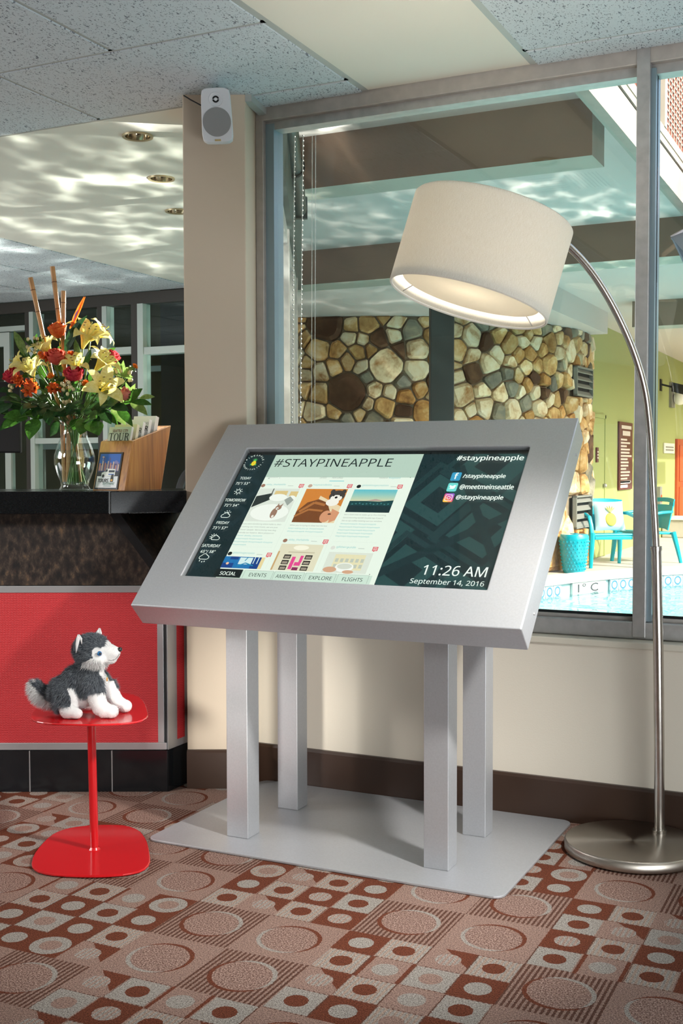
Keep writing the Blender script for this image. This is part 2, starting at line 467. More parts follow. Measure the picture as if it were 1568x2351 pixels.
# ceiling: slab, tiles, grid bars, white panel, soffit of the desk wing
ZC = 2.44
ceil = struct(MB().box(-9.1,4.6,-4.1,3.72,2.50,2.56).build('ceiling', M_white))
ceil2 = struct(MB().prism([(-9.1,3.72),(-2.13,3.72),wing(-0.31,4.5),(g1[0],7.3),(-9.1,7.3)], 2.50, 2.56).build('ceiling_wing', M_white))
def tile(x0,x1,y0,y1,parent):
    g = 0.010; e = 0.006
    b = MB().hull8([(x0+g,y0+g,ZC+0.001),(x1-g,y0+g,ZC+0.001),(x1-g,y1-g,ZC+0.001),(x0+g,y1-g,ZC+0.001),
                    (x0+g-e,y0+g-e,ZC+0.02),(x1-g+e,y0+g-e,ZC+0.02),(x1-g+e,y1-g+e,ZC+0.02),(x0+g-e,y1-g+e,ZC+0.02)])
    return b.build('tile', M_tile, parent)
def gbar(a, b, parent, w=0.024): return MB().bar((a[0],a[1],ZC+0.011), (b[0],b[1],ZC+0.011), w, 0.012).build('grid_bar', M_tbar, parent)
rows = [(0.0,0.6),(0.6,1.19),(1.19,1.79),(1.79,2.39),(2.39,2.99),(2.99,3.555),(3.555,3.70)]
PXL, PXR = -1.690, -1.083
for i,(y0,y1) in enumerate(rows):
    left = [-1.69,-2.235,-2.78,-3.325,-3.87,-4.415] if i != 5 else [-1.69,-2.715,-3.74,-4.40]
    if i == 6: left = [-1.69,-2.11]
    right = [-1.083,-0.03,1.02,2.07]
    for a,b in zip(left, left[1:]): tile(b,a,y0,y1,ceil)
    for a,b in zip(right, right[1:]): tile(a,b,y0,y1,ceil)
    for xx in left[1:]:
        if not (i == 6): gbar((xx,y0),(xx,y1),ceil)
    for xx in right[1:-1]: gbar((xx,y0),(xx,y1),ceil)
    if y1 < 3.6:
        gbar((left[-1] if i!=6 else -2.1,y1),(PXL,y1),ceil); gbar((PXR,y1),(2.07,y1),ceil)
for xx in (PXL, PXR): gbar((xx,0.0),(xx,3.69),ceil,0.03)
pan = MB().box(PXL+0.012,PXR-0.012,0.0,3.69,ZC+0.006,ZC+0.03).build('ceiling_panel', M_panel, ceil)
# small angle trim from the pillar to the window head
struct(MB().bar(wing(-0.325,4.085,2.43), (-2.10,3.70,2.43), 0.03, 0.024).build('trim_1', M_tbar))
sof = MB().prism([(-4.62,3.567),(-2.30,3.567),(-2.13,3.72),wing(-0.31,4.5),(g1[0],7.25),(-4.62,7.25)], ZC+0.003, ZC+0.03).build('soffit', M_white, ceil2)
gbar((-4.62,3.6),(-4.62,7.16),ceil2)
for y0,y1 in [(3.6,4.2),(4.2,4.8),(4.8,5.4),(5.4,5.99),(5.99,6.59),(6.59,7.16)]:
    xs = [-4.62,-5.235,-5.835,-6.435,-7.035,-7.635]
    for a,b in zip(xs, xs[1:]): tile(b,a,y0,y1,ceil2)
    for xx in xs[1:]: gbar((xx,y0),(xx,y1),ceil2)
    if y1 < 7.1: gbar((-7.635,y1),(-4.62,y1),ceil2)

# ------------------------------------------------------------------ window to the pool
w1 = struct(empty('window_1', (0,0,0)))
YF = 3.70
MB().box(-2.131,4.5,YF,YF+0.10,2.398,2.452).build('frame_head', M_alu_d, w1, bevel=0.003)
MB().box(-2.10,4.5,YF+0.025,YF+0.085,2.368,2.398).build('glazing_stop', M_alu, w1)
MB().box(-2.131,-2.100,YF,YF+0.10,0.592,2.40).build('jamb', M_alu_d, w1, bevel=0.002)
MB().box(-2.100,-2.066,YF+0.02,YF+0.09,0.60,2.39).build('glazing_stop', M_stop, w1)
MB().box(-2.131,4.5,YF,YF+0.10,0.594,0.648).build('frame_sill', M_alu, w1, bevel=0.004)
MB().box(-2.10,4.5,YF+0.03,YF+0.085,0.648,0.660).build('glazing_stop', M_alu_d, w1)
MB().box(-2.10,4.5,YF+0.045,YF+0.052,0.659,0.668).build('gasket', M_gasket, w1)
for mx in (-0.758, 0.80, 2.35):
    MB().box(mx,mx+0.041,YF-0.004,YF+0.10,0.60,2.45).build('mullion', M_alu, w1, bevel=0.002)
    MB().box(mx+0.041,mx+0.056,YF+0.016,YF+0.09,0.65,2.385).build('glazing_stop', M_stop, w1)
    MB().box(mx+0.0562,mx+0.0575,YF+0.044,YF+0.052,0.66,2.37).build('gasket', M_gasket, w1)
for a,b in ((-2.07,-0.756),(-0.70,0.80),(0.855,2.35),(2.40,4.49)):
    MB().box(a,b,YF+0.045,YF+0.051,0.655,2.38).build('pane', M_glass, w1)
struct(MB().box(-2.13,4.5,3.632,3.70,0.572,0.594).build('trim_2', mat('sill_ledge', (0.62,0.57,0.47), 0.6), bevel=0.004))

# ------------------------------------------------------------------ storefront behind the desk
M_sf = mat('storefront_frame', (0.54,0.62,0.58), 0.45, 0.2)
M_sfd = mat('storefront_head', (0.05,0.046,0.040), 0.5)
M_olive = mat('olive_wall', (0.045,0.042,0.005), 0.8, var=0.2, vscale=2)
w2 = struct(empty('window_2', (0,7.17,0)))
def sf(name, x0,x1,z0,z1,d0=0.0,d1=0.09,m=M_sf): return MB().box(x0,x1,d0,d1,z0,z1).build(name, m, w2, bevel=0.002)
sf('frame_head', -9.0,-3.86, 2.355,2.44, m=M_sfd)
for a,b in ((-7.9,-7.80),(-6.235,-6.145),(-5.53,-5.435),(-5.215,-5.10),(-4.62,-4.52),(-3.98,-3.88)):
    sf('mullion', a, a+(b-a)*0.52, 0.0,2.355, m=M_sfd); sf('mullion', a+(b-a)*0.52+0.002, b, 0.0,2.355, d0=-0.008)  # shaded and lit sides of each post put into two colours
for a,b,z in ((-6.145,-5.53,1.985),(-5.435,-5.215,1.985),(-5.10,-4.62,1.975),(-4.52,-3.98,1.975)):
    sf('transom', a,b,z,z+0.055)
for a,b in ((-6.145,-5.53),(-5.435,-5.215),(-7.80,-7.1)): sf('transom', a,b,1.318,1.362)
sf('frame_sill', -9,-3.86,0.90,0.955)
sf('transom', -7.80,-6.235, 2.215,2.255)
for a,b in ((-7.80,-6.235),(-6.145,-5.53),(-5.435,-5.215),(-5.10,-4.62),(-4.52,-3.98)):
    MB().box(a,b,0.04,0.046,0.95,2.355).build('pane', M_glass2, w2)
d1 = struct(empty('door_1', (0,7.19,0)))
M_door = mat('door_white', (0.55,0.62,0.58), 0.5)
MB().box(-7.1,-6.41,0,0.05,2.10,2.21).build('top_rail', M_door, d1); MB().box(-6.47,-6.41,0,0.05,0.02,2.10).build('stile', M_door, d1)
MB().box(-7.1,-7.04,0,0.05,0.02,2.10).build('stile', M_door, d1); MB().box(-7.04,-6.41,0,0.05,1.31,1.37).build('mid_rail', M_door, d1)
MB().box(-7.04,-6.47,0.02,0.026,1.37,2.10).build('pane', M_glass2, d1); MB().box(-7.04,-6.47,0.02,0.026,0.02,1.31).build('pane', M_glass2, d1)
# side glazing of the wing, running away from the pillar
w3 = struct(empty('window_3', (0,0,0), PHI))
for D in (4.62, 5.5, 6.4, 7.3, 8.05):
    x = GX(D); MB().box(x-0.05,x+0.05,D-0.025,D+0.025,0,2.44).build('mullion', M_alu, w3, bevel=0.002)
for z0,z1 in ((2.36,2.44),(0.0,0.10),(0.60,0.66)):
    MB().hull8([(GX(4.6)-0.04,4.6,z0),(GX(4.6)+0.04,4.6,z0),(GX(8.1)+0.04,8.1,z0),(GX(8.1)-0.04,8.1,z0),
                (GX(4.6)-0.04,4.6,z1),(GX(4.6)+0.04,4.6,z1),(GX(8.1)+0.04,8.1,z1),(GX(8.1)-0.04,8.1,z1)]).build('transom', M_alu, w3)
for a,b in ((4.65,5.47),(5.53,6.37),(6.43,7.27),(7.33,8.02)):
    MB().hull8([(GX(a)-0.003,a,0.1),(GX(a)+0.003,a,0.1),(GX(b)+0.003,b,0.1),(GX(b)-0.003,b,0.1),
                (GX(a)-0.003,a,2.36),(GX(a)+0.003,a,2.36),(GX(b)+0.003,b,2.36),(GX(b)-0.003,b,2.36)]).build('pane', M_glass, w3)
# fascia of the wing above the glazing
M_fascia = mat('fascia_green', (0.030,0.045,0.042), 0.5)
fa = struct(empty('trim_3', (0,0,0), PHI))
MB().hull8([(GX(4.4)-0.02,4.4,2.44),(GX(4.4)+0.07,4.4,2.44),(GX(8.6)+0.07,8.6,2.44),(GX(8.6)-0.02,8.6,2.44),
            (GX(4.4)-0.02,4.4,3.05),(GX(4.4)+0.07,4.4,3.05),(GX(8.6)+0.07,8.6,3.05),(GX(8.6)-0.02,8.6,3.05)]).build('fascia_board', M_fascia, fa)
# corridor outside the storefront
struct(MB().box(-9,-5.45,9.3,9.39,-0.2,2.75).build('wall_olive', M_olive))
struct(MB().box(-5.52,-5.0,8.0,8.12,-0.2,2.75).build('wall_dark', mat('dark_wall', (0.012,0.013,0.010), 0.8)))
struct(MB().prism([(-9.2,7.26),(-4.35,7.26),(-5.5,9.39),(-9.2,9.39)],2.70,2.78).build('ceiling_corridor', mat('corridor_soffit', (0.14,0.18,0.175), 0.8)))
c1 = struct(empty('window_4', (0,8.75,0)))
for a in (-7.5,-6.75,-6.0,-5.75,-5.45): MB().box(a,a+0.07,0,0.07,0,2.6).build('mullion', M_sf, c1)
for z in (1.30,2.0): MB().box(-7.5,-5.45,0.01,0.06,z,z+0.05).build('transom', M_sf, c1)
# ------------------------------------------------------------------ pool court
GZ = -0.13
M_deck = mat('pool_deck', (0.52,0.48,0.43), 0.85, var=0.08, vscale=3, bump=0.2, bscale=90)
M_soff = mat('patio_soffit', (0.62,0.57,0.54), 0.85)
M_beam = mat('beam_brown', (0.22,0.14,0.095), 0.7, var=0.12, vscale=2)
M_beamu = mat('beam_underside', (0.40,0.40,0.34), 0.8)
M_fasc = mat('balcony_board', (0.42,0.38,0.32), 0.8, var=0.12, vscale=6)
M_green = mat('green_wall', (0.34,0.38,0.14), 0.85, bump=0.1, bscale=30)
M_teal = mat('teal_plastic', (0.0,0.36,0.46), 0.32, spec=0.5)
M_slat = mat('vent_slat', (0.22,0.22,0.20), 0.6)
M_dark = mat('dark_void', (0.008,0.009,0.010), 0.9)
M_col = mat('steel_column', (0.010,0.020,0.020), 0.45)

# deck around a kidney-curved pool
def pool_edge(n=72):
    pts = []
    for i in range(n):
        a = 2*pi*i/n
        pts.append((1.5 + 5.2*cos(a), 10.0 + 5.8*sin(a)))
    return pts
PE = pool_edge()
bm = bmesh.new()
inner = [bm.verts.new((x,y,GZ)) for x,y in PE]
outer = [bm.verts.new(q) for q in [(12,3.80,GZ),(12,30,GZ),(-9,30,GZ),(-9,9.4,GZ),(-4.0,9.4,GZ),(g1[0]+0.12,7.3,GZ),(g0[0]+0.1,g0[1],GZ),(-2.05,3.80,GZ)]]
ei = [bm.edges.new((inner[i],inner[(i+1)%len(inner)])) for i in range(len(inner))]
eo = [bm.edges.new((outer[i],outer[(i+1)%len(outer)])) for i in range(len(outer))]
bmesh.ops.triangle_fill(bm, use_beauty=True, edges=ei+eo)
bmesh.ops.recalc_face_normals(bm, faces=bm.faces)
me = bpy.data.meshes.new('pavement'); bm.to_mesh(me); bm.free(); me.materials.append(M_deck)
if me.polygons and me.polygons[0].normal.z < 0: me.flip_normals()
deck = struct(link('pavement', me))
# coping, basin wall, tiles of the water line, water
M_cop = mat('pool_coping', (0.62,0.62,0.60), 0.7); M_basin = mat('pool_basin', (0.46,0.66,0.69), 0.6, var=0.1, vscale=1.5)
pool = struct(empty('pool', (0,0,0)))
ctr = Vector((1.5,10.0,0))
def off(p, d):
    v = Vector((p[0],p[1],0)) - ctr; l = v.length; v = v*((l+d)/l) + ctr; return (v.x, v.y)
b = MB(); n = len(PE)
for z0,z1,d0,d1 in ((GZ-0.02,GZ+0.045,-0.03,0.30),):
    vs = []
    for p in PE:
        for d,z in ((d0,z0),(d0,z1-0.012),(d0+0.02,z1),(d1,z1),(d1,GZ-0.002)):
            q = off(p,d); vs.append((q[0],q[1],z))
    k = 5; fs = [(i*k+j, ((i+1)%n)*k+j, ((i+1)%n)*k+j+1, i*k+j+1) for i in range(n) for j in range(k-1)]
    b.add(vs, fs)
b.build('coping', M_cop, pool, smooth=True)
b = MB(); vs = []
for p in PE:
    q = off(p,0.02)
    for z in (GZ-0.01,-1.3): vs.append((q[0],q[1],z))
b.add(vs, [(i*2, ((i+1)%n)*2, ((i+1)%n)*2+1, i*2+1) for i in range(n)]); b.add([(x,y,-1.3) for x,y in PE], [tuple(range(n))])
b.build('basin', M_basin, pool)
# waterline tiles: only along the far rim in view, patterned blue on white
M_wt = mat('waterline_tile', (0.55,0.66,0.70), 0.3); nt = NT(M_wt); s,x,y,z = nt.pos(True)
rr = (x.abs().max(z.abs()))
nt.L(nt.mix((x.hyp(z) < 0.052)*(x.hyp(z) > 0.034), (0.42,0.55,0.60), (0.06,0.20,0.32)), prin(M_wt).inputs['Base Color'])
M_wtw = mat('waterline_white', (0.50,0.53,0.52), 0.3)
tme = MB().box(-0.068,0.068,-0.012,0.012,-0.068,0.068).mesh('tile', M_wt)
def edge_pts(step):
    out = []; acc = 0.0
    for i in range(n):
        a, c = Vector((*off(PE[i],0.0),0)), Vector((*off(PE[(i+1)%n],0.0),0)); L = (c-a).length; d = (c-a)/L
        while acc < L: out.append((a+d*acc, atan2(d.y,d.x))); acc += step
        acc -= L
    return out
marker_at = None
for P, an in edge_pts(0.142):
    px = P.x*CP + P.y*SP; dd = -P.x*SP + P.y*CP
    if P.y > 9.5 and P.x < 0.5:
        if abs(P.x+3.10) < 0.17: 
            if marker_at is None or abs(P.x+3.10) < abs(marker_at[0].x+3.10): marker_at = (P, an)
            continue
        t = link('tile', tme, pool, loc=(P.x,P.y,GZ-0.09), rot=(0,0,an))
if marker_at is None: marker_at = (Vector((-3.05,11.4,0)), 0.5)
P, an = marker_at
mk = MB().box(-0.29,0.29,-0.014,0.014,-0.068,0.068).build('depth_marker', M_wtw, pool, loc=(P.x,P.y,GZ-0.09), rot=(0,0,an+pi))
M_mark = mat('marker_ink', (0.03,0.04,0.05), 0.6)
MK = Matrix(((1,0,0,0),(0,0,-1,-0.0165),(0,1,0,0),(0,0,0,1)))
text('1\u00b0 C', mk, (-0.20,-0.045,0.15,0.05), M_mark, M=MK)
M_water = bpy.data.materials.new('pool_water'); M_water.use_nodes = True; t = M_water.node_tree; t.nodes.clear()
_o = t.nodes.new('ShaderNodeOutputMaterial'); _mx = t.nodes.new('ShaderNodeMixShader'); _tr = t.nodes.new('ShaderNodeBsdfTransparent'); _gl = t.nodes.new('ShaderNodeBsdfGlossy'); _fr = None
_tr.inputs[0].default_value = (0.72,0.93,0.95,1); _gl.inputs['Roughness'].default_value = 0.04
_nt = NT(M_water); _s,_x,_y,_z = _nt.pos(); _bp = _nt.bump(_nt.noise(2.6,_s,3.0,dist=0.6),0.35,0.12)
t.links.new(_bp, _gl.inputs['Normal']); schlick(M_water, _mx.inputs[0], 0.03, _bp)
t.links.new(_tr.outputs[0],_mx.inputs[1]); t.links.new(_gl.outputs[0],_mx.inputs[2]); t.links.new(_mx.outputs[0],_o.inputs[0])
MB().add([(*off(p,-0.02),-0.27) for p in PE], [tuple(range(n))]).build('water', M_water, pool)

# canopy: soffit slab, beams, dropped box, fascia
ZS = 3.05
can = struct(empty('ceiling_patio', (0,0,0)))
MB().prism([(-1.33,3.85),(-1.33,26),(-9,26),(-9,7.3),(g1[0]+0.02,7.3),(g0[0],g0[1]),(-2.2,3.85)], ZS, ZS+0.12).build('soffit', M_soff, can)
def beam(x0,x1,y0,y1):
    b = struct(MB().box(x0,x1,y0,y1,2.75,ZS).build('roof_beam', [M_beam]))
    b.data.materials.append(M_beamu); b.data.materials.append(M_fasc)
    for p in b.data.polygons:
        if p.normal.z < -0.5: p.material_index = 1  # paler underside: light from the ground put into its colour
        elif p.normal.x > 0.5: p.material_index = 2
    return b
beam(-3.28,-1.46,6.02,6.29)
beam(-9,-1.46,9.20,9.56)
beam(-2.85,-1.46,13.75,14.1)
struct(MB().box(-9,-3.33,9.57,14.6,2.78,ZS).build('soffit_box', M_soff))
fas = struct(empty('fascia', (0,0,0)))
MB().box(-1.245,-1.20,3.90,20,2.72,2.895).build('fascia_board', M_fasc, fas)
MB().box(-1.27,-1.25,3.90,20,2.73,3.05).build('fascia_back', M_beamu, fas)
MB().box(-1.24,-1.21,3.90,20,2.895,2.915).build('shadow_gap', M_dark, fas)
MB().box(-1.30,-1.20,3.90,20,2.915,2.955).build('fascia_board', M_fasc, fas)
# balcony railing with brick-red mesh panels
M_red = mat('mesh_red', (0.34,0.075,0.045), 0.8); M_rail = mat('rail_white', (0.46,0.42,0.36), 0.6)
rail = empty('balcony_railing', (-1.225,4.0,2.956), label='balcony railing with brick red mesh panels in pale frames above the patio roof edge', cat='railing')
MB().box(-0.02,0.03,0,15,1.10,1.17).build('top_rail', M_rail, rail)
MB().box(-0.02,0.03,0,15,0.0,0.05).build('bottom_rail', M_rail, rail)
yy = 0.0
while yy < 12:
    MB().box(-0.025,0.035,yy,yy+0.07,0.05,1.10).build('post', M_rail, rail)
    MB().box(0.0,0.008,yy+0.09,yy+1.22,0.08,1.07).build('mesh_panel', M_red, rail)
    lat = MB(); k = 0
    for i in range(1,14): lat.bar((0.012,yy+0.09+i*0.0807,0.08),(0.012,yy+0.09+i*0.0807,1.07),0.004,0.013)
    for i in range(1,26): lat.bar((0.012,yy+0.09,0.08+i*0.038),(0.012,yy+1.22,0.08+i*0.038),0.009,0.004,up=(1,0,0))
    l = lat.build('lattice', M_rail, rail); l['kind'] = 'stuff'
    yy += 1.28
struct(MB().box(-2.6,-2.45,3.9,20,3.18,6.0).build('wall_upper', mat('upper_wall', (0.60,0.50,0.40), 0.8)))

# dark steel column
col = empty('steel_column', (*wing(0.86,9.95),GZ), PHI, 'dark green black square steel column standing in front of the stone wall', 'column')
MB().box(-0.10,0.10,-0.10,0.10,0.012,2.88).build('shaft', M_col, col, bevel=0.006)
MB().box(-0.16,0.16,-0.16,0.16,0,0.012).build('base_plate', M_col, col)
for sx in (-1,1):
    for sy in (-1,1): MB().lathe([(0.0,0.012),(0.016,0.012),(0.016,0.03),(0,0.03)],8,(sx*0.13,sy*0.13,0)).build('bolt', M_slat, col)

# ------------------------------------------------------------------ curved rubble stone wall
RC = 2.85; CX0, CD0 = 0.42, 15.65
stone_mats = []
def stone_mat(name, c0, c1, c2, rough=0.85):
    m = mat(name, c0, rough, spec=0.25); nt = NT(m); s,x,y,z = nt.pos(); p = prin(m)
    oi = nt.node('ShaderNodeObjectInfo')
    n = nt.noise(4.2, s, 4.0, 0.6, dist=0.5); n2 = nt.noise(26, s, 3.0)
    c = nt.ramp(n*0.8 + n2*0.2, [(0.32,c0),(0.5,c1),(0.66,c2)])
    h = nt.node('ShaderNodeHueSaturation'); nt.L(c, h.inputs['Color'])
    nt.put(h.inputs['Value'], S(nt, oi.outputs['Random'])*0.40 + 0.85); nt.L(h.outputs[0], p.inputs['Base Color'])
    nt.L(nt.bump(n*0.7+n2*0.3, 0.5, 0.03), p.inputs['Normal']); return m
SM = [stone_mat('stone_golden', (0.30,0.13,0.035), (0.60,0.37,0.15), (0.78,0.64,0.42)),
      stone_mat('stone_cream', (0.86,0.78,0.62), (0.76,0.60,0.38), (0.38,0.17,0.05)),
      stone_mat('stone_rust', (0.20,0.075,0.022), (0.50,0.26,0.085), (0.74,0.55,0.32)),
      stone_mat('stone_brown', (0.060,0.026,0.014), (0.10,0.048,0.026), (0.19,0.10,0.05)),
      stone_mat('stone_grey', (0.12,0.12,0.105), (0.24,0.22,0.17), (0.40,0.33,0.22))]
M_mortar = mat('mortar', (0.26,0.20,0.14), 0.95, var=0.2, vscale=20)
wst = struct(empty('wall_stone', (0,0,0), PHI))
def cyl(s, z, h): 
    a = s/RC; r = RC + h
    return (CX0 + r*sin(a), CD0 - r*cos(a), z)
S0, S1, Z0, Z1 = -1.15, 4.6, GZ, 2.79
b = MB(); vs = []; k = 60
for i in range(k+1):
    s_ = S0 + (S1-S0)*i/k
    vs += [cyl(s_,Z0-0.05,0.0), cyl(s_,Z1,0.0)]
b.add(vs, [(2*i,2*i+2,2*i+3,2*i+1) for i in range(k)]); b.build('mortar_bed', M_mortar, wst)
rs = random.Random(21)
pts = []
tries = 0
while tries < 40000 and len(pts) < 900:
    tries += 1
    p = (rs.uniform(S0-0.2,S1+0.1), rs.uniform(Z0-0.15,Z1+0.15)); rad = (rs.choice((0.07,0.085,0.085,0.105,0.105,0.13)) if len(pts) > 11 else rs.uniform(0.17,0.23)) * (1.0 if p[1] > 1.30 else 1.85)
    if all(hypot(p[0]-q[0], p[1]-q[1]) > (rad+q[2])*0.86 for q in pts): pts.append((p[0],p[1],rad))
def clip(poly, nx, ny, d):
    out = []
    for i in range(len(poly)):
        a, c = poly[i], poly[(i+1)%len(poly)]
        da, dc = a[0]*nx+a[1]*ny-d, c[0]*nx+c[1]*ny-d
        if da <= 0: out.append(a)
        if da*dc < 0:
            t = da/(da-dc); out.append((a[0]+(c[0]-a[0])*t, a[1]+(c[1]-a[1])*t))
    return out
def inset(poly, d):
    n = len(poly); out = poly
    cx = sum(p[0] for p in poly)/n; cy = sum(p[1] for p in poly)/n
    for i in range(n):
        a, c = poly[i], poly[(i+1)%n]; ex, ey = c[0]-a[0], c[1]-a[1]; L = hypot(ex,ey)
        if L < 1e-6: continue
        nx, ny = ey/L, -ex/L
        if (cx-a[0])*nx + (cy-a[1])*ny > 0: nx, ny = -nx, -ny
        out = clip(out, nx, ny, a[0]*nx+a[1]*ny-d)
        if len(out) < 3: return []
    return out
VENTS = []
VENTS = []
def s_of(X, D): return RC*atan2(X-CX0, CD0-D)
VENTS += [(2.74,1.975,3.44,2.335),(2.74,0.36,3.44,0.76)]
nst = 0
for i,(px,pz,rad) in enumerate(pts):
    poly = [(px-0.7,pz-0.7),(px+0.7,pz-0.7),(px+0.7,pz+0.7),(px-0.7,pz+0.7)]
    for j,(qx,qz,rq) in enumerate(pts):
        if i == j: continue
        dx, dz = qx-px, qz-pz; L = hypot(dx,dz)
        if L > 1.3: continue
        nx, nz = dx/L, dz/L; t = (L*L + rad*rad - rq*rq)/(2*L)
        poly = clip(poly, nx, nz, px*nx+pz*nz+t)
    for nx,nz,d in ((1,0,S1),(-1,0,-S0),(0,1,Z1),(0,-1,-Z0)): poly = clip(poly, nx, nz, d)
    if len(poly) < 3: continue
    ccx = sum(p[0] for p in poly)/len(poly); ccz = sum(p[1] for p in poly)/len(poly)
    for (a0,b0,a1,b1) in VENTS:                                        # keep stones out of the vents
        if min(p[0] for p in poly) < a1 and max(p[0] for p in poly) > a0 and min(p[1] for p in poly) < b1 and max(p[1] for p in poly) > b0:
            best = None
            for nx,nz,d in ((1,0,a0),(-1,0,-a1),(0,1,b0),(0,-1,-b1)):
                q = clip(poly, nx, nz, d)
                if len(q) < 3: continue
                ar = abs(sum(q[t][0]*q[(t+1)%len(q)][1]-q[(t+1)%len(q)][0]*q[t][1] for t in range(len(q))))/2
                if best is None or ar > best[0]: best = (ar, q)
            poly = best[1] if best else []
            if len(poly) < 3: break
    if len(poly) < 3: continue
    poly = inset(poly, 0.008)
    if len(poly) < 3: continue
    # soften corners
    q = []
    for t in range(len(poly)):
        a, c = poly[t], poly[(t+1)%len(poly)]
        q += [(a[0]*0.86+c[0]*0.14, a[1]*0.86+c[1]*0.14), (a[0]*0.14+c[0]*0.86, a[1]*0.14+c[1]*0.86)]
    poly = q
    ar = abs(sum(poly[t][0]*poly[(t+1)%len(poly)][1]-poly[(t+1)%len(poly)][0]*poly[t][1] for t in range(len(poly))))/2
    if ar < 0.0025: continue
    ccx = sum(p[0] for p in poly)/len(poly); ccz = sum(p[1] for p in poly)/len(poly)
    h1, h2 = rs.uniform(0.03,0.05), rs.uniform(0.045,0.085)
    tx, tz = rs.uniform(-0.12,0.12), rs.uniform(-0.12,0.12)
    m = len(poly); vs = []
    for p in poly: vs.append(cyl(p[0],p[1],-0.005))
    for p in poly: vs.append(cyl(p[0]*0.97+ccx*0.03,p[1]*0.97+ccz*0.03,h1))
    for p in poly: vs.append(cyl(p[0]*0.74+ccx*0.26,p[1]*0.74+ccz*0.26,h2+(p[0]-ccx)*tx+(p[1]-ccz)*tz))
    fs = [(t,(t+1)%m,m+(t+1)%m,m+t) for t in range(m)] + [(m+t,m+(t+1)%m,2*m+(t+1)%m,2*m+t) for t in range(m)] + [tuple(range(2*m,3*m))]
    w = rs.random()
    mm = SM[3] if (0.165 < rad < 0.24 and pz > 1.2 and w < 0.45) else SM[0] if w < 0.36 else SM[1] if w < 0.64 else SM[2] if w < 0.82 else SM[4] if w < 0.92 else SM[3]
    MB().add(vs, fs).build('stone', mm, wst); nst += 1
# louvre vents set into the stone wall
for (a0,b0,a1,b1), lab in zip(VENTS, ('upper louvred vent grille of grey slats set in the stone wall', 'lower louvred vent grille of pale sunlit slats set in the stone wall')):
    am = (a0+a1)/2/RC; wv = (a1-a0)/2; hz = (b1-b0)/2
    c = wing(CX0+(RC+0.03)*sin(am), CD0-(RC+0.03)*cos(am), (b0+b1)/2)
    v = empty('louvre_vent', c, PHI+am, lab, 'vent', 'louvre vents in the stone wall')
    MB().box(-wv,wv,0.0,0.012,-hz,hz).build('backing', M_dark, v)
    for x0,x1,z0,z1 in ((-wv,-wv+0.02,-hz,hz),(wv-0.02,wv,-hz,hz),(-wv,wv,hz-0.02,hz),(-wv,wv,-hz,-hz+0.02)):
        MB().box(x0,x1,-0.05,0.0,z0,z1).build('frame', M_slat, v)
    for k in range(4):
        zc = -hz + (k+0.5)*2*hz/4
        MB().hull8([(-wv+0.02,-0.045,zc-0.035),(wv-0.02,-0.045,zc-0.035),(wv-0.02,-0.005,zc+0.012),(-wv+0.02,-0.005,zc+0.012),
                    (-wv+0.02,-0.045,zc-0.022),(wv-0.02,-0.045,zc-0.022),(wv-0.02,-0.005,zc+0.025),(-wv+0.02,-0.005,zc+0.025)]).build('slat', M_slat, v)

# ------------------------------------------------------------------ green wall and what hangs on it
GWX = -3.70
struct(MB().box(GWX-0.2,GWX,14.6,24,GZ-0.05,ZS).build('wall_green', M_green))
struct(MB().box(GWX,6,24,24.2,GZ-0.05,3.6).build('wall_green_end', mat('green_wall_end', (0.34,0.34,0.06), 0.85)))
struct(MB().box(11.5,11.8,3.8,26,GZ-0.05,2.0).build('wall_court', M_fasc))
def on_green(name, y, z, lab, cat, grp=None): return empty(name, (GWX,y,z), pi/2, lab, cat, grp)   # local x along +Y, local -y away from the wall
# door painted like the wall
dg_ = on_green('service_door', 15.55, GZ, 'plain green painted service door with a small plaque beside the stone wall', 'door')
MB().box(-0.42,0.42,-0.025,0,0.01,1.90).build('door_leaf', M_green, dg_, bevel=0.004)
for x0,x1,z0,z1 in ((-0.47,-0.42,0,1.95),(0.42,0.47,0,1.95),(-0.47,0.47,1.90,1.95)): MB().box(x0,x1,-0.035,0,z0,z1).build('door_frame', M_green, dg_)
MB().ball((0.36,-0.05,0.98),0.03).build('door_knob', M_alu, dg_, smooth=True)
M_maroon = mat('sign_maroon', (0.10,0.016,0.022), 0.5); M_cream = mat('sign_cream', (0.62,0.56,0.50), 0.6)
pq = on_green('door_plaque', 15.50, 1.27, 'small dark maroon plaque on the green service door', 'sign')
MB().box(-0.055,0.055,-0.045,-0.027,-0.10,0.10).build('plate', M_maroon, pq, bevel=0.004)
for z in (-0.04,0.0,0.04): MB().box(-0.03,0.03,-0.048,-0.046,z-0.010,z+0.010).build('print_line', M_cream, pq)
sg = on_green('rules_sign', 17.36, 1.265, 'tall maroon pool rules board with rows of pale print on green wall', 'sign')
MB().box(-0.46,0.46,-0.03,-0.004,-0.50,0.50).build('board', M_maroon, sg, bevel=0.004)
MB().box(-0.34,0.34,-0.034,-0.031,0.40,0.45).build('print_line', M_cream, sg)
MB().box(-0.26,0.26,-0.034,-0.031,0.30,0.37).build('print_line', M_cream, sg)
for k in range(14):
    w = rs.uniform(0.30,0.75); z = 0.24 - k*0.048
    MB().box(-0.38,-0.38+w,-0.034,-0.031,z-0.013,z+0.013).build('print_line', M_cream, sg)
for k,w in ((0,0.66),(1,0.48)):
    MB().box(-0.38,-0.38+w,-0.034,-0.031,-0.44+0.06*(1-k)-0.03,-0.44+0.06*(1-k)+0.012).build('print_line', mat('sign_white',(0.85,0.84,0.82),0.6) if k==0 else bpy.data.materials['sign_white'], sg)
cm = on_green('flood_lamp', 20.2, 2.47, 'black flood lamp on a bracket high on the green wall', 'lamp')
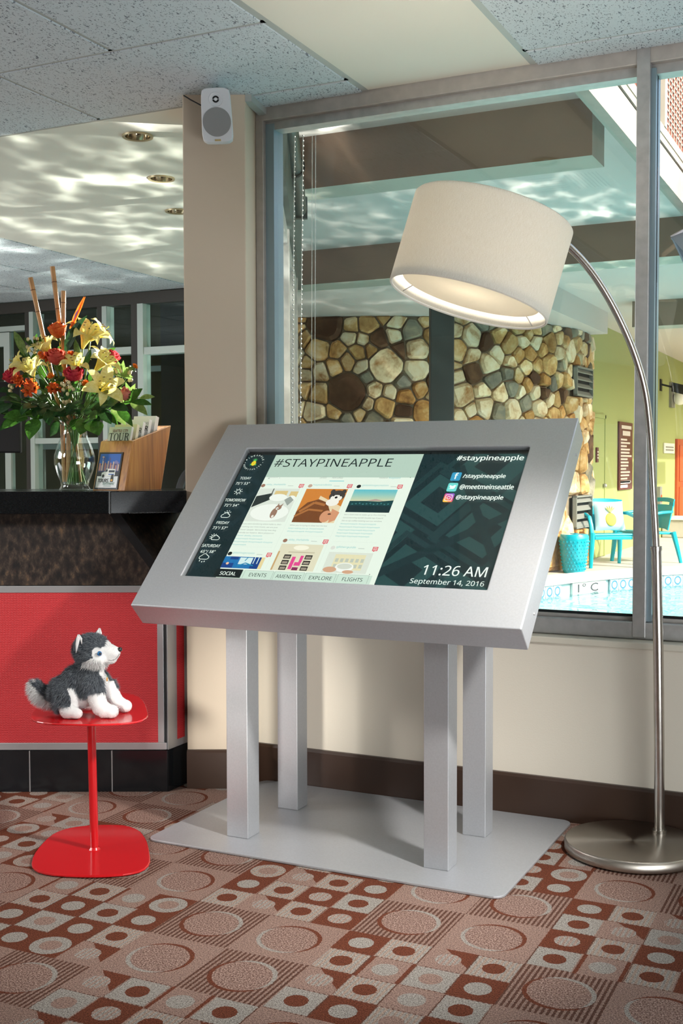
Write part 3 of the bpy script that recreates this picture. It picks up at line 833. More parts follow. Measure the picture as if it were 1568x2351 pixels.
MB().box(-0.07,0.07,-0.02,0.0,-0.08,0.12).build('bracket', M_black, cm); MB().bar((0,-0.02,0.03),(0.04,-0.20,-0.02),0.03).build('arm', M_black, cm)
MB().hull8([(-0.10,-0.42,-0.16),(0.14,-0.42,-0.16),(0.14,-0.20,-0.10),(-0.10,-0.20,-0.10),(-0.10,-0.42,0.0),(0.14,-0.42,0.0),(0.10,-0.20,0.06),(-0.06,-0.20,0.06)]).build('housing', M_black, cm)
wl = on_green('wall_lantern', 21.2, 2.37, 'grey wall lantern with white globe beside the flood lamp', 'lamp')
MB().box(-0.17,0.17,-0.05,0,-0.22,0.22).build('back_plate', M_slat, wl); MB().ball((0,-0.16,-0.06),0.12,14,9).build('globe', mat('globe_white',(0.85,0.85,0.80),0.3), wl, smooth=True)
MB().box(-0.10,0.10,-0.22,-0.05,0.10,0.16).build('hood', M_slat, wl)
ws = on_green('notice_sign', 21.0, 1.42, 'small white notice sign on the olive wall left of the red door', 'sign')
MB().box(-0.50,0.50,-0.025,-0.004,-0.09,0.09).build('board', mat('notice_white',(0.72,0.70,0.64),0.6), ws, bevel=0.004)
for z in (-0.03,0.02): MB().box(-0.38,0.38,-0.029,-0.026,z-0.012,z+0.012).build('print_line', M_slat, ws)
rd = on_green('red_door', 22.35, GZ+0.001, 'orange red door standing at the far end of the green wall', 'door')
M_rdoor = mat('door_red', (0.42,0.06,0.015), 0.5, var=0.1, vscale=1.5)
MB().box(-0.66,0.66,-0.05,0,0.01,1.73).build('door_leaf', M_rdoor, rd, bevel=0.006)
for z0,z1 in ((0.12,0.85),(0.95,1.62)): MB().box(-0.50,0.50,-0.065,-0.051,z0,z1).build('door_panel', M_rdoor, rd, bevel=0.012)
MB().tube([(0.05+0.13*cos(a),-0.08,0.95+0.13*sin(a)) for a in [2*pi*i/20 for i in range(21)]],0.014,8).build('ring_pull', M_slat, rd, smooth=True)
bx = on_green('concrete_step', 21.0, GZ, 'pale concrete step block at foot of the green wall', 'step')
MB().box(-0.62,0.62,-0.45,-0.01,0,0.30).build('block', M_deck, bx, bevel=0.02); MB().box(-0.64,0.64,-0.47,-0.01,0.302,0.33).build('tread', M_cop, bx, bevel=0.008)
sw = on_green('switch_box', 20.0, 0.60, 'small grey electrical switch box with orange label on the green wall', 'switch')
MB().box(-0.09,0.09,-0.07,0,-0.16,0.16).build('box', M_slat, sw, bevel=0.006); MB().box(-0.06,0.06,-0.075,-0.071,-0.10,0.02).build('label_plate', M_rdoor, sw)

# ------------------------------------------------------------------ patio chairs, stool, cushion
def patio_chair(label, group):
    t = empty('patio_chair', (0,0,0), 0, label, 'chair', group)      # faces local -Y
    w, d, sh = 0.26, 0.25, 0.42
    MB().hull8([(-w,-d,sh-0.035),(w,-d,sh-0.035),(w-0.03,d,sh-0.055),(-w+0.03,d,sh-0.055),(-w,-d,sh),(w,-d,sh),(w-0.03,d,sh-0.02),(-w+0.03,d,sh-0.02)]).build('seat', M_teal, t, bevel=0.014)
    MB().box(-w+0.02,w-0.02,-d-0.002,-d+0.03,sh-0.075,sh-0.033).build('apron', M_teal, t, bevel=0.006)
    for sx in (-1,1):
        MB().tube([(sx*(w+0.02),-d-0.01,sh+0.01),(sx*(w+0.035),-d-0.03,0.2),(sx*(w+0.05),-d-0.05,0.0)],[0.038,0.032,0.024],8).build('leg', M_teal, t, smooth=True)
        MB().tube([(sx*(w-0.01),d,sh-0.02),(sx*(w+0.01),d+0.05,0.2),(sx*(w+0.02),d+0.10,0.0)],[0.036,0.03,0.022],8).build('leg', M_teal, t, smooth=True)
        MB().tube([(sx*(w-0.02),d-0.01,sh+0.24),(sx*(w+0.025),0.05,sh+0.235),(sx*(w+0.035),-d+0.06,sh+0.20),(sx*(w+0.03),-d+0.0,sh+0.10),(sx*(w+0.02),-d-0.005,sh-0.02)],[0.022,0.026,0.028,0.028,0.032],8,flat=0.8).build('arm', M_teal, t, smooth=True)
    b = MB(); N = 9; vs = []                                          # curved back shell with a grip slot left open between two pieces
    def bp(i, z, th):
        a = -1 + 2*i/(N-1); hw = 0.22 + 0.05*(z-sh)/0.4
        return (a*hw, d - 0.02 + 0.30*(z-sh)*0.5 - 0.05*a*a + th, z - 0.02*a*a)
    def shell(z0, z1, nm):
        vs = []; M_ = 5
        for th in (0,0.016):
            for q in range(M_):
                for i in range(N): vs.append(bp(i, z0+(z1-z0)*q/(M_-1), th))
        f = []; o = M_*N
        for q in range(M_-1):
            for i in range(N-1):
                k = q*N+i; f += [(k,k+1,k+N+1,k+N),(o+k,o+k+N,o+k+N+1,o+k+1)]
        for i in range(N-1): f += [(i,o+i,o+i+1,i+1),((M_-1)*N+i,(M_-1)*N+i+1,o+(M_-1)*N+i+1,o+(M_-1)*N+i)]
        for q in range(M_-1): f += [(q*N,(q+1)*N,o+(q+1)*N,o+q*N),(q*N+N-1,o+q*N+N-1,o+(q+1)*N+N-1,(q+1)*N+N-1)]
        MB().add(vs, f).build(nm, M_teal, t, smooth=True)
    shell(sh+0.02, sh+0.33, 'backrest'); shell(sh+0.365, sh+0.42, 'back_rail')
    for sx in (0,N-3):
        p0, p1 = bp(sx+1, sh+0.32, 0.008), bp(sx+1, sh+0.37, 0.008); MB().bar(p0,p1,0.09,0.016,up=(0,1,0)).build('back_post', M_teal, t)
    return t
ch = patio_chair('teal plastic armchair holding the pineapple cushion beside stone wall', 'teal patio armchairs')
xy = wing(3.33,14.45); ch.location = (xy[0],xy[1],GZ); ch.rotation_euler.z = PHI + R(6)
xy2 = wing(3.95,15.0)
ch2 = copy_tree(ch, loc=(xy2[0],xy2[1],GZ), rot=(0,0,PHI - R(70))); tag(ch2,'teal plastic armchair partly behind the window mullion, against the green wall')
xy3 = wing(0.68,4.90)
ch3 = copy_tree(ch, loc=(xy3[0],xy3[1],GZ), rot=(0,0,PHI + R(200))); tag(ch3,'teal plastic armchair close outside the window, only its top showing above the sill'); ch3.scale = (0.9,0.9,0.81)
cu = empty('pineapple_cushion', (ch.location.x,ch.location.y,GZ+0.425), PHI+R(6), 'pale blue square cushion with a yellow pineapple on the teal armchair', 'cushion')
M_cush = mat('cushion_blue', (0.50,0.72,0.78), 0.9); M_pine = mat('cushion_yellow', (0.78,0.58,0.10), 0.9); M_pine2 = mat('cushion_leaf', (0.80,0.74,0.34), 0.9)
tilt = Matrix.Translation((0.03,0.03,0.20)) @ Matrix.Rotation(R(-20),4,'X')
b = MB(); N = 12; vs = []
for sd in (1,-1):
    for j in range(N+1):
        for i in range(N+1):
            x, z = -1+2*i/N, -1+2*j/N
            h = 0.06*(max(0,(1-x**4))*max(0,(1-z**4)))**0.6
            e = 0.195*(1-0.05*(1-z*z)*x*x); vs.append((x*e, -sd*h, z*0.195*(1-0.05*(1-x*x)*z*z)))
f = []; o = (N+1)**2
for j in range(N):
    for i in range(N): k = j*(N+1)+i; f += [(k,k+1,k+N+2,k+N+1),(o+k,o+k+N+1,o+k+N+2,o+k+1)]
b.add(vs, f).xform(tilt); cb = b.build('pillow', M_cush, cu, smooth=True)
p_ = MB(); p_.ball((0,-0.055,-0.06),(0.075,0.022,0.088),14,10); p_.xform(tilt); p_.build('pineapple_print', M_pine, cu, smooth=True)
p_ = MB()
for a in (-50,-25,0,25,50): p_.tube([(0,-0.062,0.02),(0.06*sin(R(a)),-0.066,0.05+0.03*cos(R(a))),(0.085*sin(R(a)),-0.05,0.06+0.07*cos(R(a)))],[0.016,0.018,0.003],6,flat=0.5)
p_.xform(tilt); p_.build('pineapple_crown', M_pine2, cu, smooth=True)
st = empty('garden_stool', (*wing(2.735,13.56),GZ), 0, 'turquoise ceramic garden stool with raised diamond dots beside the teal armchair', 'stool')
st.scale = (0.96,0.96,0.96)
M_stool = mat('stool_glaze', (0.0,0.36,0.48), 0.18, coat=0.5)
MB().lathe([(0,0),(0.125,0),(0.135,0.02),(0.165,0.25),(0.18,0.40),(0.178,0.45),(0.165,0.475),(0.0,0.48)],32).build('body', M_stool, st, smooth=True)
bd = MB()
for r_ in range(9):
    z = 0.05 + r_*0.042
    rad = 0.135 + (z-0.02)*(0.18-0.135)/0.38
    for k in range(24):
        a = 2*pi*(k+0.5*(r_%2))/24; bd.ball((rad*cos(a),rad*sin(a),z),(0.010,0.010,0.013),6,4)
bd = bd.build('dots', M_stool, st, smooth=True); bd['kind'] = 'stuff'
MB().lathe([(0,0.481),(0.05,0.481),(0.05,0.486),(0,0.486)],16).build('top_boss', M_stool, st)

# open parasol whose edge reaches into the right of the frame
pa = empty('patio_parasol', (*wing(3.05,6.9),GZ), PHI+R(12), 'grey lilac patio parasol whose rim shows through the right pane', 'parasol')
M_par = mat('parasol_cloth', (0.30,0.28,0.34), 0.9); M_ppole = mat('parasol_pole', (0.16,0.15,0.16), 0.4, 0.6)
MB().lathe([(0,0),(0.28,0),(0.28,0.05),(0.06,0.08),(0.06,0.2),(0,0.2)],24).build('base', M_ppole, pa, smooth=True)
MB().tube([(0,0,0.1),(0,0,3.30)],0.022,12).build('pole', M_ppole, pa, smooth=True)
nr = 8; rim = [(1.06*cos(2*pi*k/nr+pi/8),1.06*sin(2*pi*k/nr+pi/8),2.66+GZ*0) for k in range(nr)]
for k in range(nr):
    a, c = rim[k], rim[(k+1)%nr]; 
    MB().add([(0,0,3.28),a,c,(0,0,3.265),(a[0],a[1],a[2]-0.012),(c[0],c[1],c[2]-0.012)],[(0,1,2),(3,5,4),(0,3,4,1),(1,4,5,2),(2,5,3,0)]).build('canopy_gore', M_par, pa)
    m_ = ((a[0]+c[0])/2*0.90,(a[1]+c[1])/2*0.90,2.26)
    MB().add([a,c,m_,(a[0]*0.99,a[1]*0.99,a[2]),(c[0]*0.99,c[1]*0.99,c[2]),(m_[0]*0.99,m_[1]*0.99,m_[2])],[(0,2,1),(3,4,5),(0,3,5,2),(2,5,4,1)]).build('valance', M_par, pa)
    MB().bar((0,0,3.2),a,0.014).build('rib', M_ppole, pa)

# exterior roller shade and its cords beside the wing glazing; bead chains of the blind at the window
rsd = empty('roller_shade', (0,0,0), PHI, 'dark exterior roller shade tube with bracket beside the left window jamb', 'blind')
MB().tube([(-0.245,5.35,2.79),(-0.245,6.95,2.67)],0.042,16).build('tube', M_col, rsd, smooth=True)
MB().box(-0.30,-0.20,5.30,5.34,2.70,3.0).build('bracket', M_col, rsd); MB().box(-0.30,-0.20,6.96,7.0,2.62,2.745).build('bracket', M_col, rsd)
MB().tube([(-0.245+0.05*cos(a),6.2,2.73+0.055*sin(a)) for a in [2*pi*i/16 for i in range(17)]],0.008,6).build('clip_ring', M_black, rsd)
M_bead = mat('bead_steel', (0.75,0.76,0.76), 0.25, 0.7)
def bead_chain(x0,y0,x1,y1,lab):
    c = empty('bead_chain', (x0,y0,2.36), 0, lab, 'chain', 'bead chains of the blind')
    b = MB(); k = 96
    for i in range(k):
        f = i/(k-1); b.ball((f*(x1-x0),f*(y1-y0),-f*1.72),0.0042,6,4)
    q = b.build('beads', M_bead, c, smooth=True); q['kind'] = 'stuff'
    MB().tube([(0,0,0),(x1-x0,y1-y0,-1.72)],0.0014,5).build('cord', M_bead, c)
bead_chain(-2.030,3.815,-2.058,3.815,'left of two steel bead chains hanging behind the window jamb')
bead_chain(-1.995,3.815,-2.022,3.815,'right of two steel bead chains hanging behind the window jamb')
cd = empty('blind_cord', (-1.965,3.83,2.36), 0, 'thin pale blind cords hanging beside the bead chains', 'cord')
for dx in (0,0.014): MB().tube([(dx,0,0),(dx-0.012,0,-1.72)],0.0012,5).build('cord', M_bead, cd)
# ------------------------------------------------------------------ information kiosk
M_kio = mat('kiosk_silver', (0.50,0.51,0.53), 0.42, 0.55, var=0.04, vscale=180, bump=0.05, bscale=700)
M_scrblk = mat('screen_black', (0.004,0.006,0.007), 0.25)
K = empty('information_kiosk', (-1.4945,3.254,0), 0, 'silver metal kiosk with slanted touchscreen standing on four square posts', 'kiosk')
KX, KY = -1.4945, 3.254
def rrect(x0,x1,y0,y1,r,n=5):
    out = []
    for cx,cy,a0 in ((x1-r,y1-r,0),(x0+r,y1-r,90),(x0+r,y0+r,180),(x1-r,y0+r,270)):
        for i in range(n+1):
            a = R(a0+90*i/n); out.append((cx+r*cos(a),cy+r*sin(a)))
    return out
MB().prism(rrect(-0.5685,0.5685,-0.366,0.366,0.035),0.001,0.008).build('base_plate', M_kio, K, bevel=0.0015)
for x0 in (-1.850,-1.199):
    for y0,zt in ((3.014,0.80),(3.338,1.08)):
        leg = MB().box(x0-KX,x0+0.0745-KX,y0-KY,y0+0.0715-KY,0.008,zt).build('leg', M_kio, K, bevel=0.002)
# slanted head: panel coordinates a (across), b (up the slope), c (out of the face)
KW, KL, KT = 1.232, 0.8104, 0.09
KP0 = Vector((-2.106-KX, 2.878-KY, 0.725)); KS = Vector((0,0.7145,0.6996)); KN = Vector((0,-0.6996,0.7145)); KU = Vector((1,0,0))
KM = Matrix(((KU.x,KS.x,KN.x,KP0.x),(KU.y,KS.y,KN.y,KP0.y),(KU.z,KS.z,KN.z,KP0.z),(0,0,0,1)))
def kp(a,b,c=0.0): return KM @ Vector((a,b,c))
OA0,OA1,OB0,OB1 = 0.126,1.1075,0.127,0.689
b = MB()
o = [(0,0),(KW,0),(KW,KL),(0,KL)]; q = [(OA0,OB0),(OA1,OB0),(OA1,OB1),(OA0,OB1)]
vs = [kp(*p) for p in o] + [kp(*p) for p in q] + [kp(p[0],p[1],-0.018) for p in q] + [kp(p[0],p[1],-KT) for p in o]
f = [(i,(i+1)%4,4+(i+1)%4,4+i) for i in range(4)] + [(4+i,4+(i+1)%4,8+(i+1)%4,8+i) for i in range(4)] + [(i,12+i,12+(i+1)%4,(i+1)%4) for i in range(4)]
f += [(12,13,14,15)]
b.add(vs, f)
hd = b.build('front_housing', M_kio, K, bevel=0.004, seg=3)
# stepped rear case, inset from the rim
ins = 0.035
b = MB(); p = [(ins,ins),(KW-ins,ins),(KW-ins,KL-ins),(ins,KL-ins)]
b.hull8([kp(*t,-KT-0.035) for t in p]+[kp(*t,-KT+0.001) for t in p]); b.build('rear_case', M_kio, K, bevel=0.003)
for a_,b_ in ((KW,0.10),(KW,KL-0.10)):
    MB().ball(kp(a_,b_,-0.06),0.004,8,5).build('side_screw', M_alu, K, smooth=True)
scr = MB().hull8([kp(OA0-0.004,OB0-0.004,-0.024),kp(OA1+0.004,OB0-0.004,-0.024),kp(OA1+0.004,OB1+0.004,-0.024),kp(OA0-0.004,OB1+0.004,-0.024),
                  kp(OA0-0.004,OB0-0.004,-0.0185),kp(OA1+0.004,OB0-0.004,-0.0185),kp(OA1+0.004,OB1+0.004,-0.0185),kp(OA0-0.004,OB1+0.004,-0.0185)]).build('screen', M_scrblk, K)

def emis(name, c, s=1.0):
    m = bpy.data.materials.new(name); m.use_nodes = True; p = prin(m)
    p.inputs['Base Color'].default_value = (0.004,0.004,0.004,1); p.inputs['Roughness'].default_value = 0.12; p.inputs['Specular IOR Level'].default_value = 0.35
    p.inputs['Emission Color'].default_value = (*c,1); p.inputs['Emission Strength'].default_value = s; return m
def srgb(r,g,b):
    f = lambda c: (c/255/12.92) if c/255 <= 0.04045 else ((c/255+0.055)/1.055)**2.4
    return (f(r),f(g),f(b))
E_cache = {}
def E_(r,g,b):
    k = (r,g,b)
    if k not in E_cache: E_cache[k] = emis('screen_%d_%d_%d' % k, srgb(r,g,b), 1.0)
    return E_cache[k]
lvl = [0]
def flat(polys, m, name='screen_area', c=None):
    """flat polygon(s) on the display, each layer a hair above the last"""
    if c is None: lvl[0] += 1; c = -0.0183 + 0.00003*lvl[0]
    b = MB()
    for poly in polys: b.add([kp(x,y,c) for x,y in poly], [tuple(range(len(poly)))])
    return b.build(name, m, scr)
def rect(x0,y0,x1,y1): return [(x0,y0),(x1,y0),(x1,y1),(x0,y1)]
def ell(cx,cy,rx,ry=None,n=20): ry = ry or rx; return [(cx+rx*cos(2*pi*i/n),cy+ry*sin(2*pi*i/n)) for i in range(n)]
def stroke(pts, w):
    out = []
    for a, c in zip(pts, pts[1:]):
        dx, dy = c[0]-a[0], c[1]-a[1]; L = hypot(dx,dy) or 1; nx, ny = -dy/L*w/2, dx/L*w/2
        out.append([(a[0]+nx,a[1]+ny),(a[0]-nx,a[1]-ny),(c[0]-nx,c[1]-ny),(c[0]+nx,c[1]+ny)])
    return out
def ttext(s_, x0,y0,x1,y1, m, shear=0.0, bold=0.0, top=-0.0130):
    return text(s_, scr, (x0,y0,x1,y1), m, M=KM @ Matrix.Translation((0,0,top)), shear=shear, bold=bold)
DA0,DA1,DB0,DB1 = 0.130,1.100,0.139,0.674
flat([rect(DA0,DB0,DA1,DB1)], E_(9,34,38), 'display')
# pale diamond pattern of the background
pat = E_(30,66,66); pat2 = E_(20,50,52)
def clip_rect(poly, x0, x1):
    poly = clip(poly, -1, 0, -x0); poly = clip(poly, 1, 0, x1); poly = clip(poly, 0, -1, -DB0) if poly else []; poly = clip(poly, 0, 1, DB1) if poly else []
    return poly
def dring(cx, cy, r0, r1, m, x0=0.765, x1=1.10, ang=58, asp=1.0):
    co_, si = cos(R(ang)), sin(R(ang)); polys = []
    def P(u,v): return (cx+u*co_-v*si*asp, cy+u*si+v*co_*asp)
    sq0 = [P(-r0,-r0),P(r0,-r0),P(r0,r0),P(-r0,r0)]; sq1 = [P(-r1,-r1),P(r1,-r1),P(r1,r1),P(-r1,r1)]
    for i in range(4):
        p = clip_rect([sq0[i],sq1[i],sq1[(i+1)%4],sq0[(i+1)%4]], x0, x1)
        if len(p) > 2: polys.append(p)
    if polys: flat(polys, m, 'pattern')
for cx,cy in ((0.868,0.478),(1.035,0.36),(1.00,0.63),(0.72,0.33),(0.84,0.19),(1.13,0.545),(1.005,0.11)):
    dring(cx, cy, 0.040, 0.078, pat)
for cx,cy in ((0.868,0.478),(1.035,0.36),(0.84,0.19),(1.00,0.63)):
    dring(cx, cy, 0.100, 0.118, pat2)
flat([clip_rect(p,0.765,1.10) for p in stroke([(0.76,0.18),(1.14,0.45)],0.030)+stroke([(0.90,0.62),(1.12,0.20)],0.026)], E_(13,41,44), 'pattern')
for cx,cy in ((0.15,0.60),(0.19,0.40),(0.14,0.22),(0.20,0.52)): dring(cx,cy,0.022,0.04,E_(15,40,46),0.13,0.236)
# white feed column
flat([rect(0.237,DB0,0.765,DB1)], E_(226,236,222), 'feed'); flat([rect(0.237,0.570,0.765,DB1)], E_(178,200,184), 'feed_header')
flat([rect(0.237,DB0,0.7495,0.172)], E_(200,220,204), 'tab_bar')
INK = E_(10,26,28); WHT = E_(236,246,236); GRY = E_(140,150,142); TEA = E_(120,190,190); LGR = E_(178,188,178)
ttext('#STAYPINEAPPLE',0.251,0.613,0.672,0.650,INK)
ttext('LATEST',0.442,0.560,0.467,0.567,GRY); ttext('FEATURED',0.486,0.560,0.523,0.567,GRY); flat([rect(0.477,0.552,0.529,0.5545)], E_(90,190,200), 'underline')
ttext('POWERED BY',0.649,0.5605,0.678,0.5655,GRY); ttext('#tagboard',0.681,0.558,0.720,0.568,TEA); ttext('Network',0.258,0.5615,0.288,0.5685,LGR)
flat([rect(0.25,0.562,0.2555,0.5675)], LGR, 'menu_mark'); flat([[(0.291,0.567),(0.294,0.567),(0.2925,0.564)]], GRY, 'menu_mark')
def handle(cx, cy, s_, xe, icx, col):
    flat([ell(cx,cy,0.0075)], col, 'avatar')
    ttext(s_, cx+0.013, cy-0.005, xe, cy+0.005, TEA)
    flat([rect(xe+0.006,cy-0.001,xe+0.026,cy+0.001)], LGR, 'time_mark')
    flat([rect(icx-0.0085,cy-0.0075,icx+0.0085,cy+0.0085)], E_(208,70,84), 'post_badge'); flat([[(icx-0.004,cy-0.0075),(icx+0.002,cy-0.0075),(icx-0.004,cy-0.0115)]], E_(208,70,84), 'post_badge')
    flat(stroke([(icx-0.005,cy-0.0045),(icx+0.005,cy-0.0045),(icx+0.005,cy+0.0055),(icx-0.005,cy+0.0055),(icx-0.005,cy-0.0045)],0.0013)+stroke(ell(icx,cy+0.0005,0.0026,None,10)+[(icx+0.0026,cy+0.0005)],0.0012), E_(245,235,225), 'post_badge')
handle(0.245,0.531,'abby_thefablife',0.330,0.385,E_(150,110,90)); handle(0.417,0.531,'hopeandbitts',0.495,0.556,E_(190,160,140)); handle(0.588,0.530,'globalimagecreation',0.690,0.727,E_(20,26,26))
handle(0.246,0.236,'globalimagecreation',0.335,0.384,E_(20,26,26)); handle(0.417,0.296,'abby_thefablife',0.500,0.555,E_(150,110,90)); handle(0.588,0.273,'glitterguide',0.665,0.726,E_(215,215,205))
# pictures of the feed
x0,x1,y0,y1 = 0.240,0.386,0.372,0.517                                 # bed with a small dog
flat([rect(x0,y0,x1,y1)], E_(214,220,208), 'picture'); flat([[(x0,y0+0.06),(x0+0.055,y1-0.05),(x0+0.055,y1-0.02),(x0,y1-0.035)]], E_(34,44,42), 'picture')
flat([rect(x0+0.05,y1-0.05,x0+0.054,y1)], E_(90,94,88), 'picture'); flat([rect(x0+0.062,y1-0.034,x0+0.108,y1-0.010),rect(x0+0.118,y1-0.036,x1,y1-0.012)], E_(214,190,130), 'picture')
flat([ell(x0+0.082,y1-0.040,0.032,0.016),ell(x0+0.13,y1-0.045,0.016,0.015),ell(x0+0.075,y1-0.105,0.068,0.036)], E_(234,238,228), 'picture')
flat([[(x0+0.108,y1-0.05),(x0+0.124,y1-0.034),(x0+0.142,y1-0.05),(x0+0.128,y1-0.075)]], E_(150,158,150), 'picture')
flat([ell(x0+0.092,y1-0.108,0.011,0.022),ell(x0+0.100,y1-0.084,0.011,0.011),[(x0+0.103,y1-0.076),(x0+0.112,y1-0.064),(x0+0.110,y1-0.08)],[(x0+0.093,y1-0.076),(x0+0.095,y1-0.064),(x0+0.100,y1-0.076)]], E_(150,116,96), 'picture')
flat([ell(x0+0.097,y1-0.088,0.0045,0.006),ell(x0+0.093,y1-0.122,0.004,0.006)], E_(232,226,214), 'picture'); flat([ell(x0+0.098,y1-0.089,0.0018)], E_(30,30,30), 'picture')
x0,x1,y0,y1 = 0.410,0.556,0.372,0.517                                 # sleeping woman beside a plush husky
flat([rect(x0,y0,x1,y1)], E_(204,126,50), 'picture'); flat([[(x0+0.06,y1-0.03),(x1,y1-0.075),(x1,y0),(x0+0.05,y0)]], E_(226,206,168), 'picture')
flat([[(x0,y0),(x0+0.105,y0),(x0+0.115,y1-0.095),(x0+0.095,y1-0.06),(x0+0.06,y1-0.045),(x0+0.025,y1-0.06),(x0,y1-0.10)]], E_(116,66,30), 'picture')
flat(stroke([(x0+0.01,y1-0.10),(x0+0.05,y1-0.06),(x0+0.09,y1-0.07)],0.010)+stroke([(x0+0.0,y1-0.12),(x0+0.04,y1-0.09),(x0+0.09,y1-0.095)],0.008), E_(168,106,54), 'picture')
flat([ell(x0+0.108,y1-0.118,0.019,0.025),[(x0+0.120,y1-0.085),(x0+0.150,y1-0.10),(x1,y0+0.012),(x1-0.02,y0)]], E_(208,146,108), 'picture')
flat([ell(x0+0.118,y1-0.108,0.006,0.003)], E_(70,40,24), 'picture')
flat([ell(x0+0.118,y1-0.030,0.027,0.024),ell(x0+0.136,y1-0.012,0.008,0.010),ell(x0+0.098,y1-0.012,0.008,0.010)], E_(62,58,54), 'picture'); flat([ell(x0+0.118,y1-0.040,0.020,0.014),ell(x0+0.111,y1-0.058,0.022,0.016)], E_(236,232,220), 'picture')
flat([ell(x0+0.117,y1-0.037,0.0048),ell(x0+0.106,y1-0.029,0.003),ell(x0+0.130,y1-0.029,0.003)], E_(12,12,12), 'picture')
x0,x1,y0,y1 = 0.579,0.725,0.4185,0.5145                               # mountain at dusk
hh = y1-y0
for k in range(8): flat([rect(x0,y0+hh*(0.45+0.07*k),x1,y0+hh*(0.45+0.07*(k+1))+0.0)], E_(int(208-16*k),int(206-3*k),int(166+4*k)), 'picture')
flat([[(x0+0.055,y0+hh*0.50),(x0+0.082,y0+hh*0.585),(x0+0.088,y0+hh*0.585),(x0+0.115,y0+hh*0.50)]], E_(176,150,140), 'picture')
flat([[(x0,y0),(x1,y0),(x1,y0+hh*0.54),(x0+0.10,y0+hh*0.48),(x0+0.05,y0+hh*0.50),(x0,y0+hh*0.49)]], E_(10,62,64), 'picture'); flat([rect(x0,y0,x1,y0+hh*0.30)], E_(8,40,44), 'picture')
flat([rect(x0+0.01+0.012*k,y0+hh*(0.33+0.02*(k%3)),x0+0.015+0.012*k,y0+hh*(0.38+0.02*(k%3))) for k in range(11)], E_(60,120,120), 'picture')
x0,x1,y0,y1 = 0.237,0.378,0.177,0.2235                                # blue interior
flat([rect(x0,y0,x1,y1)], E_(24,110,170), 'picture'); flat([rect(x0,y0,x0+0.04,y0+0.02),rect(x0+0.10,y0,x0+0.13,y1),rect(x0+0.02,y1-0.012,x0+0.05,y1)], E_(14,60,130), 'picture')
flat([rect(x0+0.055,y1-0.030,x0+0.10,y1-0.003),rect(x0+0.105,y0+0.02,x0+0.108,y1),rect(x0+0.118,y0+0.02,x0+0.121,y1)], E_(206,228,226), 'picture'); flat(stroke([(x0+0.055,y0+0.008),(x0+0.08,y0+0.022),(x0+0.11,y0+0.012)],0.004)+stroke([(x0+0.075,y0+0.03),(x0+0.082,y1)],0.003), E_(20,130,170), 'picture')
flat([ell(x0+0.018,y0+0.018,0.005)], E_(240,190,150), 'picture'); flat([rect(x1-0.012,y0,x1,y1)], E_(226,206,150), 'picture')
x0,x1,y0,y1 = 0.412,0.556,0.176,0.2815                                # closet wall with frames
flat([rect(x0,y0,x1,y1)], E_(220,214,186), 'picture'); flat([rect(x0+0.035,y1-0.035,x1-0.02,y1-0.030)], E_(196,188,160), 'picture'); flat([ell(x0+0.072,y1-0.014,0.026,0.010)], E_(240,236,214), 'picture')
flat([rect(x0+a,y0+c,x0+a+0.024,y0+c+0.017) for a in (0.026,0.098) for c in (0.002,0.024,0.046)], E_(44,40,34), 'picture'); flat([rect(x0+a+0.003,y0+c+0.003,x0+a+0.021,y0+c+0.012) for a in (0.026,0.098) for c in (0.002,0.024,0.046)], E_(150,140,124), 'picture')
flat([rect(x0+0.056,y0+0.006,x0+0.068,y0+0.055),rect(x0+0.071,y0+0.020,x0+0.092,y0+0.034),rect(x0+0.083,y0+0.034,x0+0.093,y0+0.060)], E_(222,70,140), 'picture'); flat([rect(x0+0.07,y0+0.002,x0+0.09,y0+0.014)], E_(130,40,84), 'picture')
flat([rect(x0,y0,x0+0.006,y1-0.03)], E_(196,160,110), 'picture')
x0,x1,y0,y1 = 0.583,0.727,0.175,0.255                                 # cup before a pale building
flat([rect(x0,y0,x1,y1)], E_(214,220,206), 'picture'); flat([rect(x0+0.025,y0+0.012,x1-0.02,y1-0.008)], E_(224,216,176), 'picture')
flat([rect(x0+0.03+0.0165*i,y0+0.020+0.022*j,x0+0.040+0.0165*i,y0+0.034+0.022*j) for i in range(6) for j in range(2)], E_(186,192,176), 'picture')
flat([ell(x0+0.068,y0+0.022,0.030,0.018)], E_(236,238,230), 'picture'); flat([ell(x0+0.068,y0+0.026,0.024,0.011)], E_(206,210,196), 'picture'); flat([ell(x0+0.024,y0+0.012,0.022,0.011),ell(x0+0.085,y0+0.005,0.018,0.007)], E_(206,160,128), 'picture')
# captions
def lines(x, y, rows, dy, h=0.0075):
    for k,(s_,w,m) in enumerate(rows): ttext(s_, x, y-dy*k, x+w, y-dy*k+h, m)
lines(0.241,0.3535,[("If you were wondering where hallie is, she's",0.140,GRY),("crashing our mini moon, we are just",0.132,GRY),('"those" people  We\'re loving how dog',0.131,GRY),('friendly our hotel is  More photos on',0.128,GRY),('Twitter @abby_thefablife',0.092,TEA),('#staypineapple #staypineapple',0.098,TEA),('#staypineapple #staypineapple #staypine',0.138,TEA),('#staypineapple',0.050,TEA)],0.0125)
lines(0.412,0.3520,[("When you're trying to sleep but the bae",0.128,GRY),('keeps waking you up. #staypineapple',0.122,TEA),('#staypineapple #staypineapple',0.122,TEA)],0.0125)
lines(0.582,0.4010,[('Not a bad view to wake up to this morning.',0.140,GRY),("Good morning world! Double tap if you'd",0.132,GRY),('like to sip coffee looking out our window.',0.134,GRY)]+[('#staypineapple '*k,w,TEA) for k,w in ((2,0.118),(3,0.134),(3,0.122),(3,0.118),(3,0.112))],0.0126)
